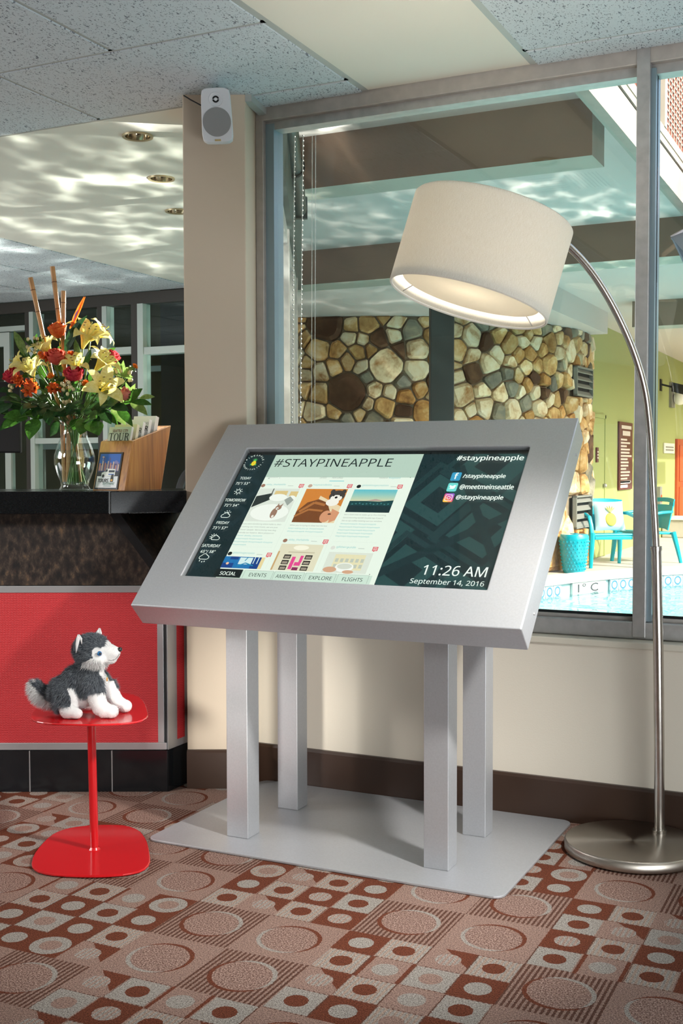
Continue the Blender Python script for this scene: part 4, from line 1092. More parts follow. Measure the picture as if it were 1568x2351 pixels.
flat([rect(0.240,0.264,0.385,0.2645),rect(0.412,0.315,0.555,0.3155),rect(0.582,0.296,0.725,0.2965),rect(0.3945,0.18,0.395,0.53),rect(0.566,0.18,0.5665,0.53)], E_(206,216,204), 'divider')
flat([[(0.749,0.567),(0.753,0.567),(0.751,0.570)],[(0.738,0.176),(0.742,0.176),(0.740,0.173)]], INK, 'scroll_mark')
# tabs
flat([rect(0.228,0.139,0.322,0.172)], E_(8,20,22), 'tab')
for a,c in ((0.330,0.428),(0.433,0.532),(0.538,0.636),(0.643,0.741)): flat(stroke([(a,0.139),(a,0.1705),(c,0.1705),(c,0.139)],0.0009), GRY, 'tab')
ttext('SOCIAL',0.248,0.146,0.304,0.160,WHT,bold=0.01); ttext('EVENTS',0.351,0.145,0.410,0.159,INK); ttext('AMENITIES',0.443,0.144,0.527,0.158,INK); ttext('EXPLORE',0.554,0.144,0.628,0.158,INK); ttext('FLIGHTS',0.662,0.144,0.726,0.158,INK)
# weather column
def wt(s_,x0,y0,x1,y1): ttext(s_,x0,y0,x1,y1,WHT,bold=0.008)
wt('TODAY',0.148,0.5545,0.189,0.566); wt('75\u00b0/ 53\u00b0',0.142,0.530,0.194,0.542); wt('TOMORROW',0.133,0.454,0.210,0.4665); wt('72\u00b0/ 54\u00b0',0.141,0.431,0.194,0.443)
wt('FRIDAY',0.145,0.3545,0.191,0.366); wt('73\u00b0/ 57\u00b0',0.141,0.3315,0.195,0.3435); wt('SATURDAY',0.135,0.2555,0.201,0.268); wt('65\u00b0/ 58\u00b0',0.141,0.2315,0.194,0.2435)
def arc(cx,cy,r,a0,a1,n=12): return [(cx+r*cos(R(a0+(a1-a0)*i/n)),cy+r*sin(R(a0+(a1-a0)*i/n))) for i in range(n+1)]
def rays(cx,cy,r0,r1,angs): return [s for a in angs for s in stroke([(cx+r0*cos(R(a)),cy+r0*sin(R(a))),(cx+r1*cos(R(a)),cy+r1*sin(R(a)))],0.0022)]
def cloud(cx,cy,k=1.0):
    p = arc(cx-0.009*k,cy-0.002*k,0.0065*k,110,270)+arc(cx+0.009*k,cy-0.0015*k,0.007*k,-90,60)+arc(cx-0.001*k,cy+0.004*k,0.0085*k,25,165)
    return stroke(p+[p[0]],0.0021)
flat(stroke(arc(0.165,0.501,0.008,0,360,20),0.0023)+rays(0.165,0.501,0.0115,0.0155,range(0,360,45)), WHT, 'weather_icon')
flat(cloud(0.163,0.393)+stroke(arc(0.165,0.401,0.0065,20,170),0.002)+rays(0.165,0.402,0.010,0.014,(30,70,110,150)), WHT, 'weather_icon')
flat(cloud(0.168,0.296,0.92)+stroke(arc(0.158,0.301,0.0065,60,250),0.002)+rays(0.158,0.301,0.0095,0.0135,(60,100,140,180,220)), WHT, 'weather_icon')
flat(cloud(0.162,0.216,1.08)+[ell(0.152,0.200,0.0016,0.003),ell(0.162,0.196,0.0016,0.003),ell(0.170,0.198,0.0016,0.003)], WHT, 'weather_icon')
# round pineapple mark
LC = (0.169,0.634)
for word,a0,a1,up in (('PINEAPPLE',158,22,1),('HOSPITALITY',200,340,0)):
    for k,chh in enumerate(word):
        a = a0+(a1-a0)*k/(len(word)-1); r = 0.0335; x, y = LC[0]+r*cos(R(a)), LC[1]+r*sin(R(a))
        rot = Matrix.Rotation(R(a-90 if up else a+90),4,'Z'); w = 0.0016 if chh == 'I' else 0.0048
        text(chh, scr, (-w/2,-0.0032,w/2,0.0032), WHT, bold=0.01, M=KM @ Matrix.Translation((x,y,-0.0130)) @ rot)
flat([ell(LC[0]-0.0335,LC[1]+0.001,0.0012),ell(LC[0]+0.0335,LC[1]+0.001,0.0012)], WHT, 'logo_dot')
flat([[(LC[0]-0.011,LC[1]-0.012),(LC[0]-0.001,LC[1]-0.009),(LC[0]-0.012,LC[1]-0.004)],[(LC[0]+0.011,LC[1]-0.012),(LC[0]+0.001,LC[1]-0.009),(LC[0]+0.012,LC[1]-0.004)]]+[[(LC[0]-0.003,LC[1]+0.007),(LC[0]+0.003,LC[1]+0.007),(LC[0]+0.011*sin(R(t)),LC[1]+0.010+0.013*cos(R(t)))] for t in (-60,-30,0,30,60)], E_(70,180,90), 'logo_leaf')
flat([ell(LC[0],LC[1]-0.002,0.0082,0.0115)], E_(232,206,40), 'logo_pineapple'); flat(stroke([(LC[0]-0.005,LC[1]-0.009),(LC[0]+0.006,LC[1]+0.006)],0.0008)+stroke([(LC[0]+0.005,LC[1]-0.009),(LC[0]-0.006,LC[1]+0.006)],0.0008), E_(190,150,20), 'logo_pineapple')
# social handles and clock
ttext('#staypineapple',0.882,0.634,1.094,0.662,WHT,bold=0.022); ttext('/staypineapple',0.922,0.560,1.055,0.582,WHT,bold=0.024); ttext('@meetmeinseattle',0.924,0.516,1.090,0.538,WHT,bold=0.024); ttext('@staypineapple',0.923,0.471,1.068,0.494,WHT,bold=0.024)
def badge(cx,cy,m): flat([[(cx+x,cy+y) for x,y in rrect(-0.0155,0.0155,-0.018,0.018,0.005,4)]], m, 'social_badge')
badge(0.899,0.572,E_(52,150,190)); ttext('f',0.8950,0.560,0.9050,0.586,WHT,bold=0.035)
badge(0.899,0.527,E_(110,214,206)); cx,cy = 0.899,0.527
flat([ell(cx+0.001,cy-0.001,0.0078,0.0065,14),ell(cx+0.006,cy+0.005,0.0042,0.0042,12),[(cx+0.008,cy+0.006),(cx+0.0125,cy+0.0075),(cx+0.008,cy+0.003)],[(cx-0.010,cy+0.009),(cx-0.0095,cy+0.001),(cx+0.003,cy-0.004),(cx+0.004,cy+0.003)],[(cx-0.011,cy-0.007),(cx-0.002,cy-0.0075),(cx+0.001,cy-0.001)]], E_(236,246,240), 'social_badge')
for k,c in enumerate(((246,190,70),(240,130,90),(226,80,130),(196,80,180),(150,90,200))):
    poly = [(0.899+x,0.483+y) for x,y in rrect(-0.0155,0.0155,-0.018,0.018,0.005,4)]
    poly = clip(poly, -0.6, -0.8, -(0.6*0.899+0.8*(0.483)) - (-0.020+0.008*k)) if k else poly
    if len(poly) > 2: flat([poly], E_(*c), 'social_badge')
pp = [(0.899+x,0.483+y) for x,y in rrect(-0.0105,0.0105,-0.0125,0.0125,0.004,4)]
flat(stroke(pp+[pp[0]],0.0018)+stroke(arc(0.899,0.483,0.0052,0,360,16),0.0018)+[ell(0.9055,0.4915,0.0012)], WHT, 'social_badge')
ttext('11:26 AM',0.899,0.180,1.088,0.217,WHT,bold=0.006); ttext('September 14, 2016',0.872,0.142,1.090,0.166,WHT,bold=0.003)
# clear cover glass of the screen
M_cover = glass_mat('cover_glass', (0.97,0.985,0.98), 0.8, f0=0.014)
MB().hull8([kp(OA0-0.003,OB0-0.003,-0.0122),kp(OA1+0.003,OB0-0.003,-0.0122),kp(OA1+0.003,OB1+0.003,-0.0122),kp(OA0-0.003,OB1+0.003,-0.0122),
            kp(OA0-0.003,OB0-0.003,-0.0112),kp(OA1+0.003,OB0-0.003,-0.0112),kp(OA1+0.003,OB1+0.003,-0.0112),kp(OA0-0.003,OB1+0.003,-0.0112)]).build('cover_glass', M_cover, K)

# ------------------------------------------------------------------ arc floor lamp
M_steel = mat('brushed_steel', (0.50,0.47,0.43), 0.26, 1.0, var=0.08, vscale=40)
M_disc = mat('brushed_disc', (0.42,0.38,0.33), 0.30, 1.0); nt = NT(M_disc); s,x,y,z = nt.pos(True)
tg = nt.node('ShaderNodeTangent', direction_type='RADIAL', axis='Z'); nt.L(tg.outputs[0], prin(M_disc).inputs['Tangent']); prin(M_disc).inputs['Anisotropic'].default_value = 0.85
lam = empty('arc_floor_lamp', (-0.695,3.425,0), 0, 'brushed steel arc floor lamp with tilted white linen drum shade by the window', 'lamp')
LX, LY = -0.695, 3.425
MB().lathe([(0,0.002),(0.196,0.002),(0.200,0.006),(0.200,0.030),(0.196,0.035),(0,0.0355)],72).build('base_disc', M_disc, lam, smooth=True)
AD = Vector((-0.5436,-0.8393,0)); AP = Vector((-0.638-LX,3.534-LY,0))
def ap(s_,z): return AP + AD*s_ + Vector((0,0,z))
MB().tube([ap(0.0,0.034),ap(0.004,0.30),ap(0.012,0.6),ap(0.024,0.90)],0.0155,20).build('lower_pole', M_steel, lam, smooth=True)
MB().tube([ap(-0.001,0.0345),ap(0.0,0.045)],0.021,20).build('pole_collar', M_steel, lam, smooth=True)
MB().tube([ap(0.0238,0.893),ap(0.0243,0.905)],0.0175,20).build('sleeve_ring', M_steel, lam, smooth=True)
arcp = [(0.0243,0.90),(0.030,0.97),(0.039,1.067),(0.047,1.165),(0.057,1.261),(0.075,1.36),(0.106,1.443),(0.151,1.525),(0.221,1.622),(0.298,1.702),(0.376,1.758),(0.46,1.797),(0.56,1.822),(0.64,1.832),(0.690,1.834)]
def catmull(P, k=5):
    out = []
    for i in range(len(P)-1):
        p0, p1, p2, p3 = P[max(i-1,0)], P[i], P[i+1], P[min(i+2,len(P)-1)]
        for j in range(k):
            t = j/k; out.append(tuple(0.5*(2*b_+(c_-a_)*t+(2*a_-5*b_+4*c_-d_)*t*t+(3*b_-a_-3*c_+d_)*t**3) for a_,b_,c_,d_ in zip(p0,p1,p2,p3)))
    return out+[P[-1]]
MB().tube([ap(*q) for q in catmull(arcp)],0.0108,16).build('arc_arm', M_steel, lam, smooth=True)
# shade in its own tilted frame
top = Vector((*wing(0.406,3.10),1.817)); bot = Vector((*wing(0.336,3.085),1.579))
ax = (top-bot).normalized(); H = (top-bot).length
sx_ = Vector((CP,SP,0)); sx_ = (sx_ - ax*sx_.dot(ax)).normalized(); sy_ = ax.cross(sx_)
SMx = Matrix(((sx_.x,sy_.x,ax.x,bot.x-LX),(sx_.y,sy_.y,ax.y,bot.y-LY),(sx_.z,sy_.z,ax.z,bot.z),(0,0,0,1)))
RS = 0.2165
M_shade = bpy.data.materials.new('shade_linen'); M_shade.use_nodes = True; nt = NT(M_shade); p = prin(M_shade); s,x,y,z = nt.pos(True)
ang = nt.m('ARCTAN2', y, x)
weft = nt.noise(1.0, nt.map(nt.vec(ang*60.0, z*900.0, 0.0), (1,1,1)), 2.0); warp = nt.noise(1.0, nt.map(nt.vec(ang*420.0, z*60.0, 0.0), (1,1,1)), 2.0)
wv = weft*0.5 + warp*0.5
nt.L(nt.ramp(wv, [(0.35,(0.66,0.61,0.52)),(0.62,(0.86,0.84,0.79))]), p.inputs['Base Color']); p.inputs['Roughness'].default_value = 0.9; p.inputs['Specular IOR Level'].default_value = 0.1
nt.L(nt.bump(wv, 0.3, 0.001), p.inputs['Normal'])
_tl = nt.node('ShaderNodeBsdfTranslucent'); _tl.inputs[0].default_value = (0.82,0.78,0.68,1); _mx = nt.node('ShaderNodeMixShader'); _mx.inputs[0].default_value = 0.30
_out = next(n for n in M_shade.node_tree.nodes if n.type == 'OUTPUT_MATERIAL'); nt.L(p.outputs[0],_mx.inputs[1]); nt.L(_tl.outputs[0],_mx.inputs[2]); nt.L(_mx.outputs[0],_out.inputs[0])
M_lin = mat('shade_lining', (0.88,0.86,0.82), 0.8)
shd = MB().lathe([(RS-0.003,0.0),(RS,0.003),(RS,H-0.003),(RS-0.003,H),(RS-0.004,H-0.004),(RS-0.004,0.004),(RS-0.003,0.0)],96).build('lamp_shade', M_shade, lam, smooth=True)
shd.matrix_local = SMx
rg = MB(); 
for z in (0.004,H-0.004): rg.tube([((RS-0.005)*cos(2*pi*i/64),(RS-0.005)*sin(2*pi*i/64),z) for i in range(65)],0.0022,6)
rg = rg.build('rim_ring', M_lin, lam, smooth=True); rg.matrix_local = SMx
M_diff = bpy.data.materials.new('diffuser_acrylic'); M_diff.use_nodes = True; nt = NT(M_diff); p = prin(M_diff); p.inputs['Base Color'].default_value = (0.86,0.83,0.76,1)
_tl = nt.node('ShaderNodeBsdfTranslucent'); _tl.inputs[0].default_value = (0.9,0.86,0.78,1); _mx = nt.node('ShaderNodeMixShader'); _mx.inputs[0].default_value = 0.5
_out = next(n for n in M_diff.node_tree.nodes if n.type == 'OUTPUT_MATERIAL'); nt.L(p.outputs[0],_mx.inputs[1]); nt.L(_tl.outputs[0],_mx.inputs[2]); nt.L(_mx.outputs[0],_out.inputs[0])
df = MB().lathe([(0,0.028),(RS-0.030,0.028),(RS-0.028,0.031),(RS-0.030,0.034),(0,0.034)],64).build('diffuser', M_diff, lam, smooth=True); df.matrix_local = SMx
sp = MB()
for k in range(3):
    a = 2*pi*k/3 + 0.45; sp.tube([((RS-0.034)*cos(a),(RS-0.034)*sin(a),0.031),((RS-0.005)*cos(a),(RS-0.005)*sin(a),0.010)],0.0014,6)
    sp.tube([(0.02*cos(a),0.02*sin(a),H-0.02),((RS-0.005)*cos(a),(RS-0.005)*sin(a),H-0.005)],0.0022,6)
sp = sp.build('spider', M_alu, lam); sp.matrix_local = SMx
fn = MB().lathe([(0,H-0.05),(0.018,H-0.05),(0.018,H+0.006),(0.011,H+0.010),(0.009,H+0.018),(0.012,H+0.022),(0.008,H+0.030),(0,H+0.031)],16).build('finial', M_steel, lam, smooth=True); fn.matrix_local = SMx
blb = MB().ball((0,0,0.125),(0.03,0.03,0.042),16,10).build('bulb', emis('bulb_glow',(1.0,0.86,0.66),9.0), lam, smooth=True); blb.matrix_local = SMx
bulb_w = Matrix.Translation((LX,LY,0)) @ SMx @ Vector((0,0,0.125))
lamp('lamp_bulb', 'POINT', bulb_w, 13.0, (1.0,0.90,0.74), shadow_soft_size=0.045)

# ------------------------------------------------------------------ red side table
M_redm = mat('red_lacquer', (0.56,0.008,0.012), 0.22, spec=0.5, coat=0.5, coat_r=0.08)
TB = wing(-0.738,3.397)
tbl = empty('side_table', (*TB,0), PHI, 'red lacquered metal side table with rounded plate base, carrying the plush husky', 'table')
shape = [(-0.153,-0.119),(-0.166,-0.05),(-0.168,0.03),(-0.162,0.124),(-0.145,0.172),(-0.115,0.205),(-0.061,0.226),(0.0,0.230),(0.055,0.222),(0.100,0.176),(0.125,0.12),(0.145,0.06),(0.172,-0.055),(0.183,-0.121),(0.173,-0.174),(0.135,-0.205),(0.085,-0.217),(0.036,-0.221),(-0.057,-0.212),(-0.112,-0.188),(-0.140,-0.155)]
def smooth_poly(p, it=2):
    for _ in range(it):
        q = []
        for i in range(len(p)):
            a, c = p[i], p[(i+1)%len(p)]; q += [(a[0]*.75+c[0]*.25,a[1]*.75+c[1]*.25),(a[0]*.25+c[0]*.75,a[1]*.25+c[1]*.75)]
        p = q
    return p
MB().prism(smooth_poly([(x*1.02,y*1.02) for x,y in shape],1),0.002,0.009).build('base', M_redm, tbl, bevel=0.003)
MB().tube([(0,0,0.009),(-0.006,0,0.427)],0.0125,24).build('post', M_redm, tbl, smooth=True)
MB().lathe([(0.0125,0.009),(0.018,0.009),(0.0135,0.016)],24).build('weld_ring', M_redm, tbl, smooth=True)
MB().prism(smooth_poly([(x*1.0,y*1.0+0.002) for x,y in shape],1),0.427,0.433).build('top', M_redm, tbl, bevel=0.0025)

# ------------------------------------------------------------------ front desk
M_redp = mat('red_wallcover', (0.60,0.030,0.036), 0.55); nt = NT(M_redp); s,x,y,z = nt.pos(True)
wvz = nt.m('SINE', (z*1050.0) + nt.m('SINE', x*620.0 + nt.noise(9,s,1.0)*9.0)*1.1 + nt.noise(60,s,2.0)*6.0)
nt.L(nt.mix(wvz*0.5+0.5, (0.45,0.018,0.024), (0.66,0.042,0.048)), prin(M_redp).inputs['Base Color']); nt.L(nt.bump(wvz, 0.35, 0.001), prin(M_redp).inputs['Normal'])
M_frame = mat('desk_aluminium', (0.50,0.50,0.51), 0.38, 0.6)
M_gran = mat('granite_laminate', (0.05,0.035,0.03), 0.42); nt = NT(M_gran); s,x,y,z = nt.pos(True)
f1 = nt.noise(1.0, nt.map(s,(52,52,30),rot=(0,0.6,0)), 4.0, 0.65); 
nt.L(nt.ramp(f1, [(0.36,(0.010,0.009,0.009)),(0.50,(0.030,0.021,0.017)),(0.60,(0.060,0.043,0.032)),(0.72,(0.14,0.085,0.045))]), prin(M_gran).inputs['Base Color'])
M_blk = mat('counter_black', (0.006,0.007,0.008), 0.16, spec=0.3, var=0.5, vscale=350)
M_toe = mat('toe_tile_black', (0.010,0.012,0.014), 0.14); M_grout = mat('grout_grey', (0.16,0.17,0.17), 0.8)
dsk = empty('reception_desk', (0,0,0), PHI, 'reception desk with red wallcovering panel in aluminium frame and black tiled foot', 'desk')
XL, XC, DF = -2.20, -0.613, 4.03
vd = Vector((0.4348,0.9005))                            # direction of the returning side
sd_ = lambda t: (XC+vd.x*t, DF+vd.y*t)
e1 = sd_(0.135)
MB().prism([(XL,DF+0.012),(XC-0.008,DF+0.012),(e1[0]-0.010,e1[1]),(-0.80,4.20),(XL,4.20)],0.0,0.730).build('carcass', M_grout, dsk)
MB().prism([(XL,DF+0.016),(-0.825,DF+0.016),(-0.72,4.25),(XL,4.25)],0.7305,0.983).build('upper_carcass', M_grout, dsk)
for a,c in ((-1.75,-1.452),(-1.450,-1.102),(-1.100,-0.812),(-0.810,-0.6135)):
    MB().box(a+0.0016,c-0.0016,DF,DF+0.012,0.0,0.147).build('toe_tile', M_toe, dsk, bevel=0.001)
for c in (-1.451,-1.101,-0.811): MB().box(c-0.0019,c+0.0019,DF+0.0008,DF+0.0118,0.0,0.146).build('grout_line', M_frame, dsk)
def side_piece(t0,t1,z0,z1,m,nm,out=0.0,th=0.012):
    nx, ny = vd.y*1.0, -vd.x*1.0
    a, c = sd_(t0), sd_(t1)
    p = [(a[0]+nx*out,a[1]+ny*out),(c[0]+nx*out,c[1]+ny*out),(c[0]+nx*(out-th),c[1]+ny*(out-th)),(a[0]+nx*(out-th),a[1]+ny*(out-th))]
    return MB().prism(p,z0,z1).build(nm, m, dsk)
side_piece(0.001,0.135,0,0.147,M_toe,'toe_tile')
MB().box(XL,XC+0.0-0.004,DF,DF+0.012,0.705,0.729).build('frame_rail', M_frame, dsk, bevel=0.0015)
MB().box(XL,XC-0.004,DF-0.003,DF+0.012,0.150,0.175).build('frame_rail', M_frame, dsk, bevel=0.0015)
MB().box(-0.647,XC-0.012,DF-0.003,DF+0.012,0.175,0.705).build('frame_stile', M_frame, dsk, bevel=0.0015)
MB().box(XC-0.011,XC-0.004,DF-0.001,DF+0.012,0.15,0.729).build('corner_gap', M_gasket, dsk)
MB().box(XL,-0.647,DF+0.002,DF+0.012,0.175,0.705).build('front_panel', M_redp, dsk)
for t0,t1,z0,z1,m,nm in ((0.0,0.034,0.15,0.729,M_frame,'frame_stile'),(0.034,0.056,0.15,0.729,M_frame,'frame_stile'),(0.056,0.104,0.175,0.705,M_redp,'side_panel'),(0.104,0.135,0.15,0.729,M_frame,'frame_stile'),(0.056,0.104,0.15,0.175,M_frame,'frame_rail'),(0.056,0.104,0.705,0.729,M_frame,'frame_rail')):
    side_piece(t0,t1,z0,z1,m,nm,out=0.002)
XT = -0.808
MB().add([(XL,DF+0.004,0.731),(XC-0.010,DF+0.004,0.731),(XT,DF+0.004,0.985),(XL,DF+0.004,0.985),(XL,DF+0.014,0.731),(XC-0.010,DF+0.014,0.731),(XT,DF+0.014,0.985),(XL,DF+0.014,0.985)],
         [(0,1,2,3),(7,6,5,4),(0,4,5,1),(1,5,6,2),(2,6,7,3),(3,7,4,0)]).build('granite_panel', M_gran, dsk)
c0, c1_ = (XC-0.006,DF+0.004), sd_(0.20); tt = (XT+vd.x*0.56, DF+vd.y*0.56)
MB().add([(c0[0],c0[1],0.731),(c1_[0],c1_[1],0.731),(tt[0],tt[1],0.985),(XT,DF+0.006,0.985),(c0[0]-0.02,c0[1]+0.012,0.731),(c1_[0]-0.02,c1_[1]+0.012,0.731),(tt[0]-0.02,tt[1]+0.012,0.985),(XT-0.02,DF+0.018,0.985)],
         [(0,1,2,3),(7,6,5,4),(0,4,5,1),(1,5,6,2),(2,6,7,3),(3,7,4,0)]).build('granite_panel', M_gran, dsk)
MB().bar((XC-0.000,DF-0.000,0.735),(XT+0.014,DF+0.0,0.985),0.030,0.006,up=(0,1,0)).build('mitre_strip', M_black, dsk)

ct = empty('countertop', (0,0,0), PHI, 'black polished stone counter slab on top of the reception desk', 'countertop')
CZ0, CZ1 = 0.984, 1.062
MB().prism([(XL,3.95),(-0.794,3.95),(-0.985,4.36),(XL,4.36)],CZ0,CZ1).build('counter_slab', M_blk, ct, bevel=0.003)
MB().prism([(-0.7915,3.95),(-0.556,4.062),(-0.545,4.072),(-0.555,4.085),(-0.60,4.42),(-0.983,4.36)],CZ0,CZ1).build('counter_slab', M_blk, ct, bevel=0.003)
MB().add([(-0.7945,3.949,CZ0),(-0.7912,3.949,CZ0),(-0.7912,3.949,CZ1+0.0004),(-0.7945,3.949,CZ1+0.0004),(-0.985,4.36,CZ1+0.0004),(-0.982,4.36,CZ1+0.0004)],[(0,1,2,3),(3,2,5,4)]).build('joint', M_grout, ct)

# brochure box on the counter
M_wood = mat('walnut_wood', (0.3,0.13,0.03), 0.38, coat=0.25); nt = NT(M_wood); s,x,y,z = nt.pos(True)
w1_ = nt.noise(1.0, nt.map(s,(16,16,1.8),rot=(0,0.08,0)), 3.0, 0.6, dist=0.8); w2_ = nt.noise(1.0, nt.map(s,(130,130,5)), 2.0)
nt.L(nt.ramp(w1_*0.75+w2_*0.25, [(0.34,(0.20,0.06,0.010)),(0.5,(0.42,0.165,0.028)),(0.66,(0.56,0.27,0.055))]), prin(M_wood).inputs['Base Color'])
BX = wing(-0.760,4.05)
bxr = empty('brochure_box', (*BX,CZ1), 0, 'walnut brochure box with sloped top and framed tour advert on its front', 'box')
# local axes: x along the front (to the left is -x), y back; sheared backwards by SH per height
bw, bd = 0.138, 0.222; SHR = 0.28; hf, hb = 0.174, 0.236
def bq(x,y,z): return (x, y+SHR*z, z)
def board(x0,x1,y0,y1,zf,zb,nm,z0=0.0):
    hz = lambda y: hf+(hb-hf)*(y/bd)
    pts = [bq(x0,y0,z0),bq(x1,y0,z0),bq(x1,y1,z0),bq(x0,y1,z0),bq(x0,y0,zf),bq(x1,y0,zf),bq(x1,y1,zb),bq(x0,y1,zb)]
    return MB().hull8(pts).build(nm, M_wood, bxr, bevel=0.001)
board(-bw,0,0,0.010,hf,hf+0.003,'front_board'); board(-0.009,0,0.0102,bd,hf+0.003,hb,'side_board'); board(-bw,-bw+0.009,0.0102,bd,hf+0.003,hb,'side_board')
board(-bw+0.0092,-0.0092,bd-0.010,bd,hb-0.003,hb,'back_board'); board(-bw+0.0092,-0.0092,0.0102,bd-0.0102,0.008,0.008,'bottom_board')
# framed advert: plane of the leaning front
AM = Matrix.Translation((0,0,0)) @ Matrix(((1,0,0,0),(0,SHR/hypot(1,SHR),1,0),(0,1/hypot(1,SHR),0,0),(0,0,0,1)))
def adv(poly, m, nm, d): 
    return MB().add([(AM @ Vector((x,y,0))) + Vector((0,-d,0)) for x,y in poly],[tuple(range(len(poly)))]).build(nm, m, ad)
M_adb = mat('advert_frame', (0.006,0.006,0.008), 0.3)
ad = MB(); pf = [(-0.132,0.004),(-0.030,0.004),(-0.030,0.140),(-0.132,0.140)]
va = [(AM @ Vector((x,y,0))) for x,y in pf]; ad.hull8([v+Vector((0,-0.004,0)) for v in va]+[v+Vector((0,-0.0003,0)) for v in va])
ad = ad.build('advert', M_adb, bxr)
def dm(n, r,g,b_): return bpy.data.materials.get(n) or mat(n, srgb(r,g,b_), 0.35)
adv(rect(-0.126,0.010,-0.036,0.134), dm('ad_white',228,230,232), 'print', 0.0042)
adv(rect(-0.126,0.052,-0.036,0.134), dm('ad_sky',24,96,190), 'print', 0.0043); adv([(-0.066,0.098),(-0.056,0.110),(-0.051,0.110),(-0.036,0.098)], dm('ad_mount',120,120,180), 'print', 0.0044)
adv(rect(-0.126,0.052,-0.036,0.098), dm('ad_city',70,66,110), 'print', 0.0045)
for k in range(15):
    x = -0.124+0.0058*k; h = [0.028,0.02,0.036,0.05,0.03,0.024,0.036,0.048,0.03,0.022,0.034,0.026,0.02,0.03,0.024][k]
    adv(rect(x,0.072,x+0.0046,0.072+h), [dm('ad_t1',200,130,110),dm('ad_t2',150,130,170),dm('ad_t3',220,190,170),dm('ad_t4',90,80,130)][k%4], 'print', 0.0046)
adv(rect(-0.1125,0.075,-0.1105,0.122), dm('ad_t3',0,0,0), 'print', 0.0047); adv([(-0.117,0.121),(-0.106,0.121),(-0.1085,0.125),(-0.1145,0.125)], dm('ad_t3',0,0,0), 'print', 0.0047)
adv(rect(-0.126,0.052,-0.036,0.068), dm('ad_road',20,22,40), 'print', 0.0048)
adv([(-0.108,0.050),(-0.050,0.055),(-0.050,0.078),(-0.090,0.080),(-0.094,0.070),(-0.108,0.064)], dm('ad_bus',236,236,232), 'print', 0.0049)
adv([(-0.094,0.068),(-0.084,0.069),(-0.084,0.077),(-0.090,0.077)], dm('ad_win',30,40,60), 'print', 0.0050); adv(rect(-0.078,0.066,-0.053,0.074), dm('ad_win',30,40,60), 'print', 0.0050); adv(rect(-0.078,0.057,-0.053,0.061), dm('ad_stripe',60,100,180), 'print', 0.0050)
for wx in (-0.100,-0.060): adv(ell(wx,0.053,0.0052,0.006), dm('ad_tyre',16,16,18), 'print', 0.0051)
ADM = lambda d: Matrix.Translation((0,-d,0)) @ AM
M_inkb = mat('ink_black', (0.008,0.008,0.01), 0.5); M_inkg = mat('ink_green', srgb(30,110,90), 0.5); M_inkr = mat('ink_red', srgb(150,24,50), 0.5)
text('TOURS', ad, (-0.120,0.030,-0.074,0.043), M_inkb, M=ADM(0.0052), bold=0.03, shear=0.15); text('Northwest', ad, (-0.098,0.0205,-0.046,0.032), M_inkg, M=ADM(0.0053), shear=0.45)
adv(rect(-0.066,0.031,-0.054,0.049), M_inkb, 'print', 0.0052); adv(ell(-0.060,0.0375,0.0042), dm('ad_gold',220,160,50), 'print', 0.0053); adv(rect(-0.092,0.0155,-0.060,0.0170), M_inkg, 'print', 0.0052)
# brochures standing in the box, one thing per bundle
M_pap = [mat('paper_white', (0.74,0.75,0.76), 0.6), mat('paper_cream', (0.74,0.68,0.50), 0.6), mat('paper_grey', (0.58,0.60,0.60), 0.6)]
def brochure(y, top, m, thick, n, label, x0=-0.120, x1=-0.022, marks=()):
    t = empty('brochure', BX + (CZ1+0.0085,), 0, label, 'brochure', 'brochures in the walnut box')
    for k in range(n):
        yy = y + k*thick/n; tz = top - 0.0012*k - 0.0085
        MB().hull8([bq(x0,yy,0),bq(x1,yy,0),bq(x1,yy+thick/n*0.8,0),bq(x0,yy+thick/n*0.8,0),bq(x0,yy,tz),bq(x1,yy,tz),bq(x1,yy+thick/n*0.8,tz),bq(x0,yy+thick/n*0.8,tz)]).build('leaflet', m, t)
    BM = Matrix.Translation((0,y-0.0008,0)) @ Matrix(((1,0,0,0),(0,SHR,1,0),(0,1,0,0),(0,0,0,1)))
    for s_,bx_,mm,bo in marks:
        text(s_, t, (bx_[0],bx_[1]-0.0085,bx_[2],bx_[3]-0.0085), mm, M=BM, bold=bo)
    return t, BM
t1, BM1 = brochure(0.016,0.226,M_pap[2],0.012,3,'front brochure reading SEATTLE CITY TOUR in the walnut box', marks=(('SEATTLE CITY',(-0.103,0.207,-0.036,0.217),M_inkr,0.012),))
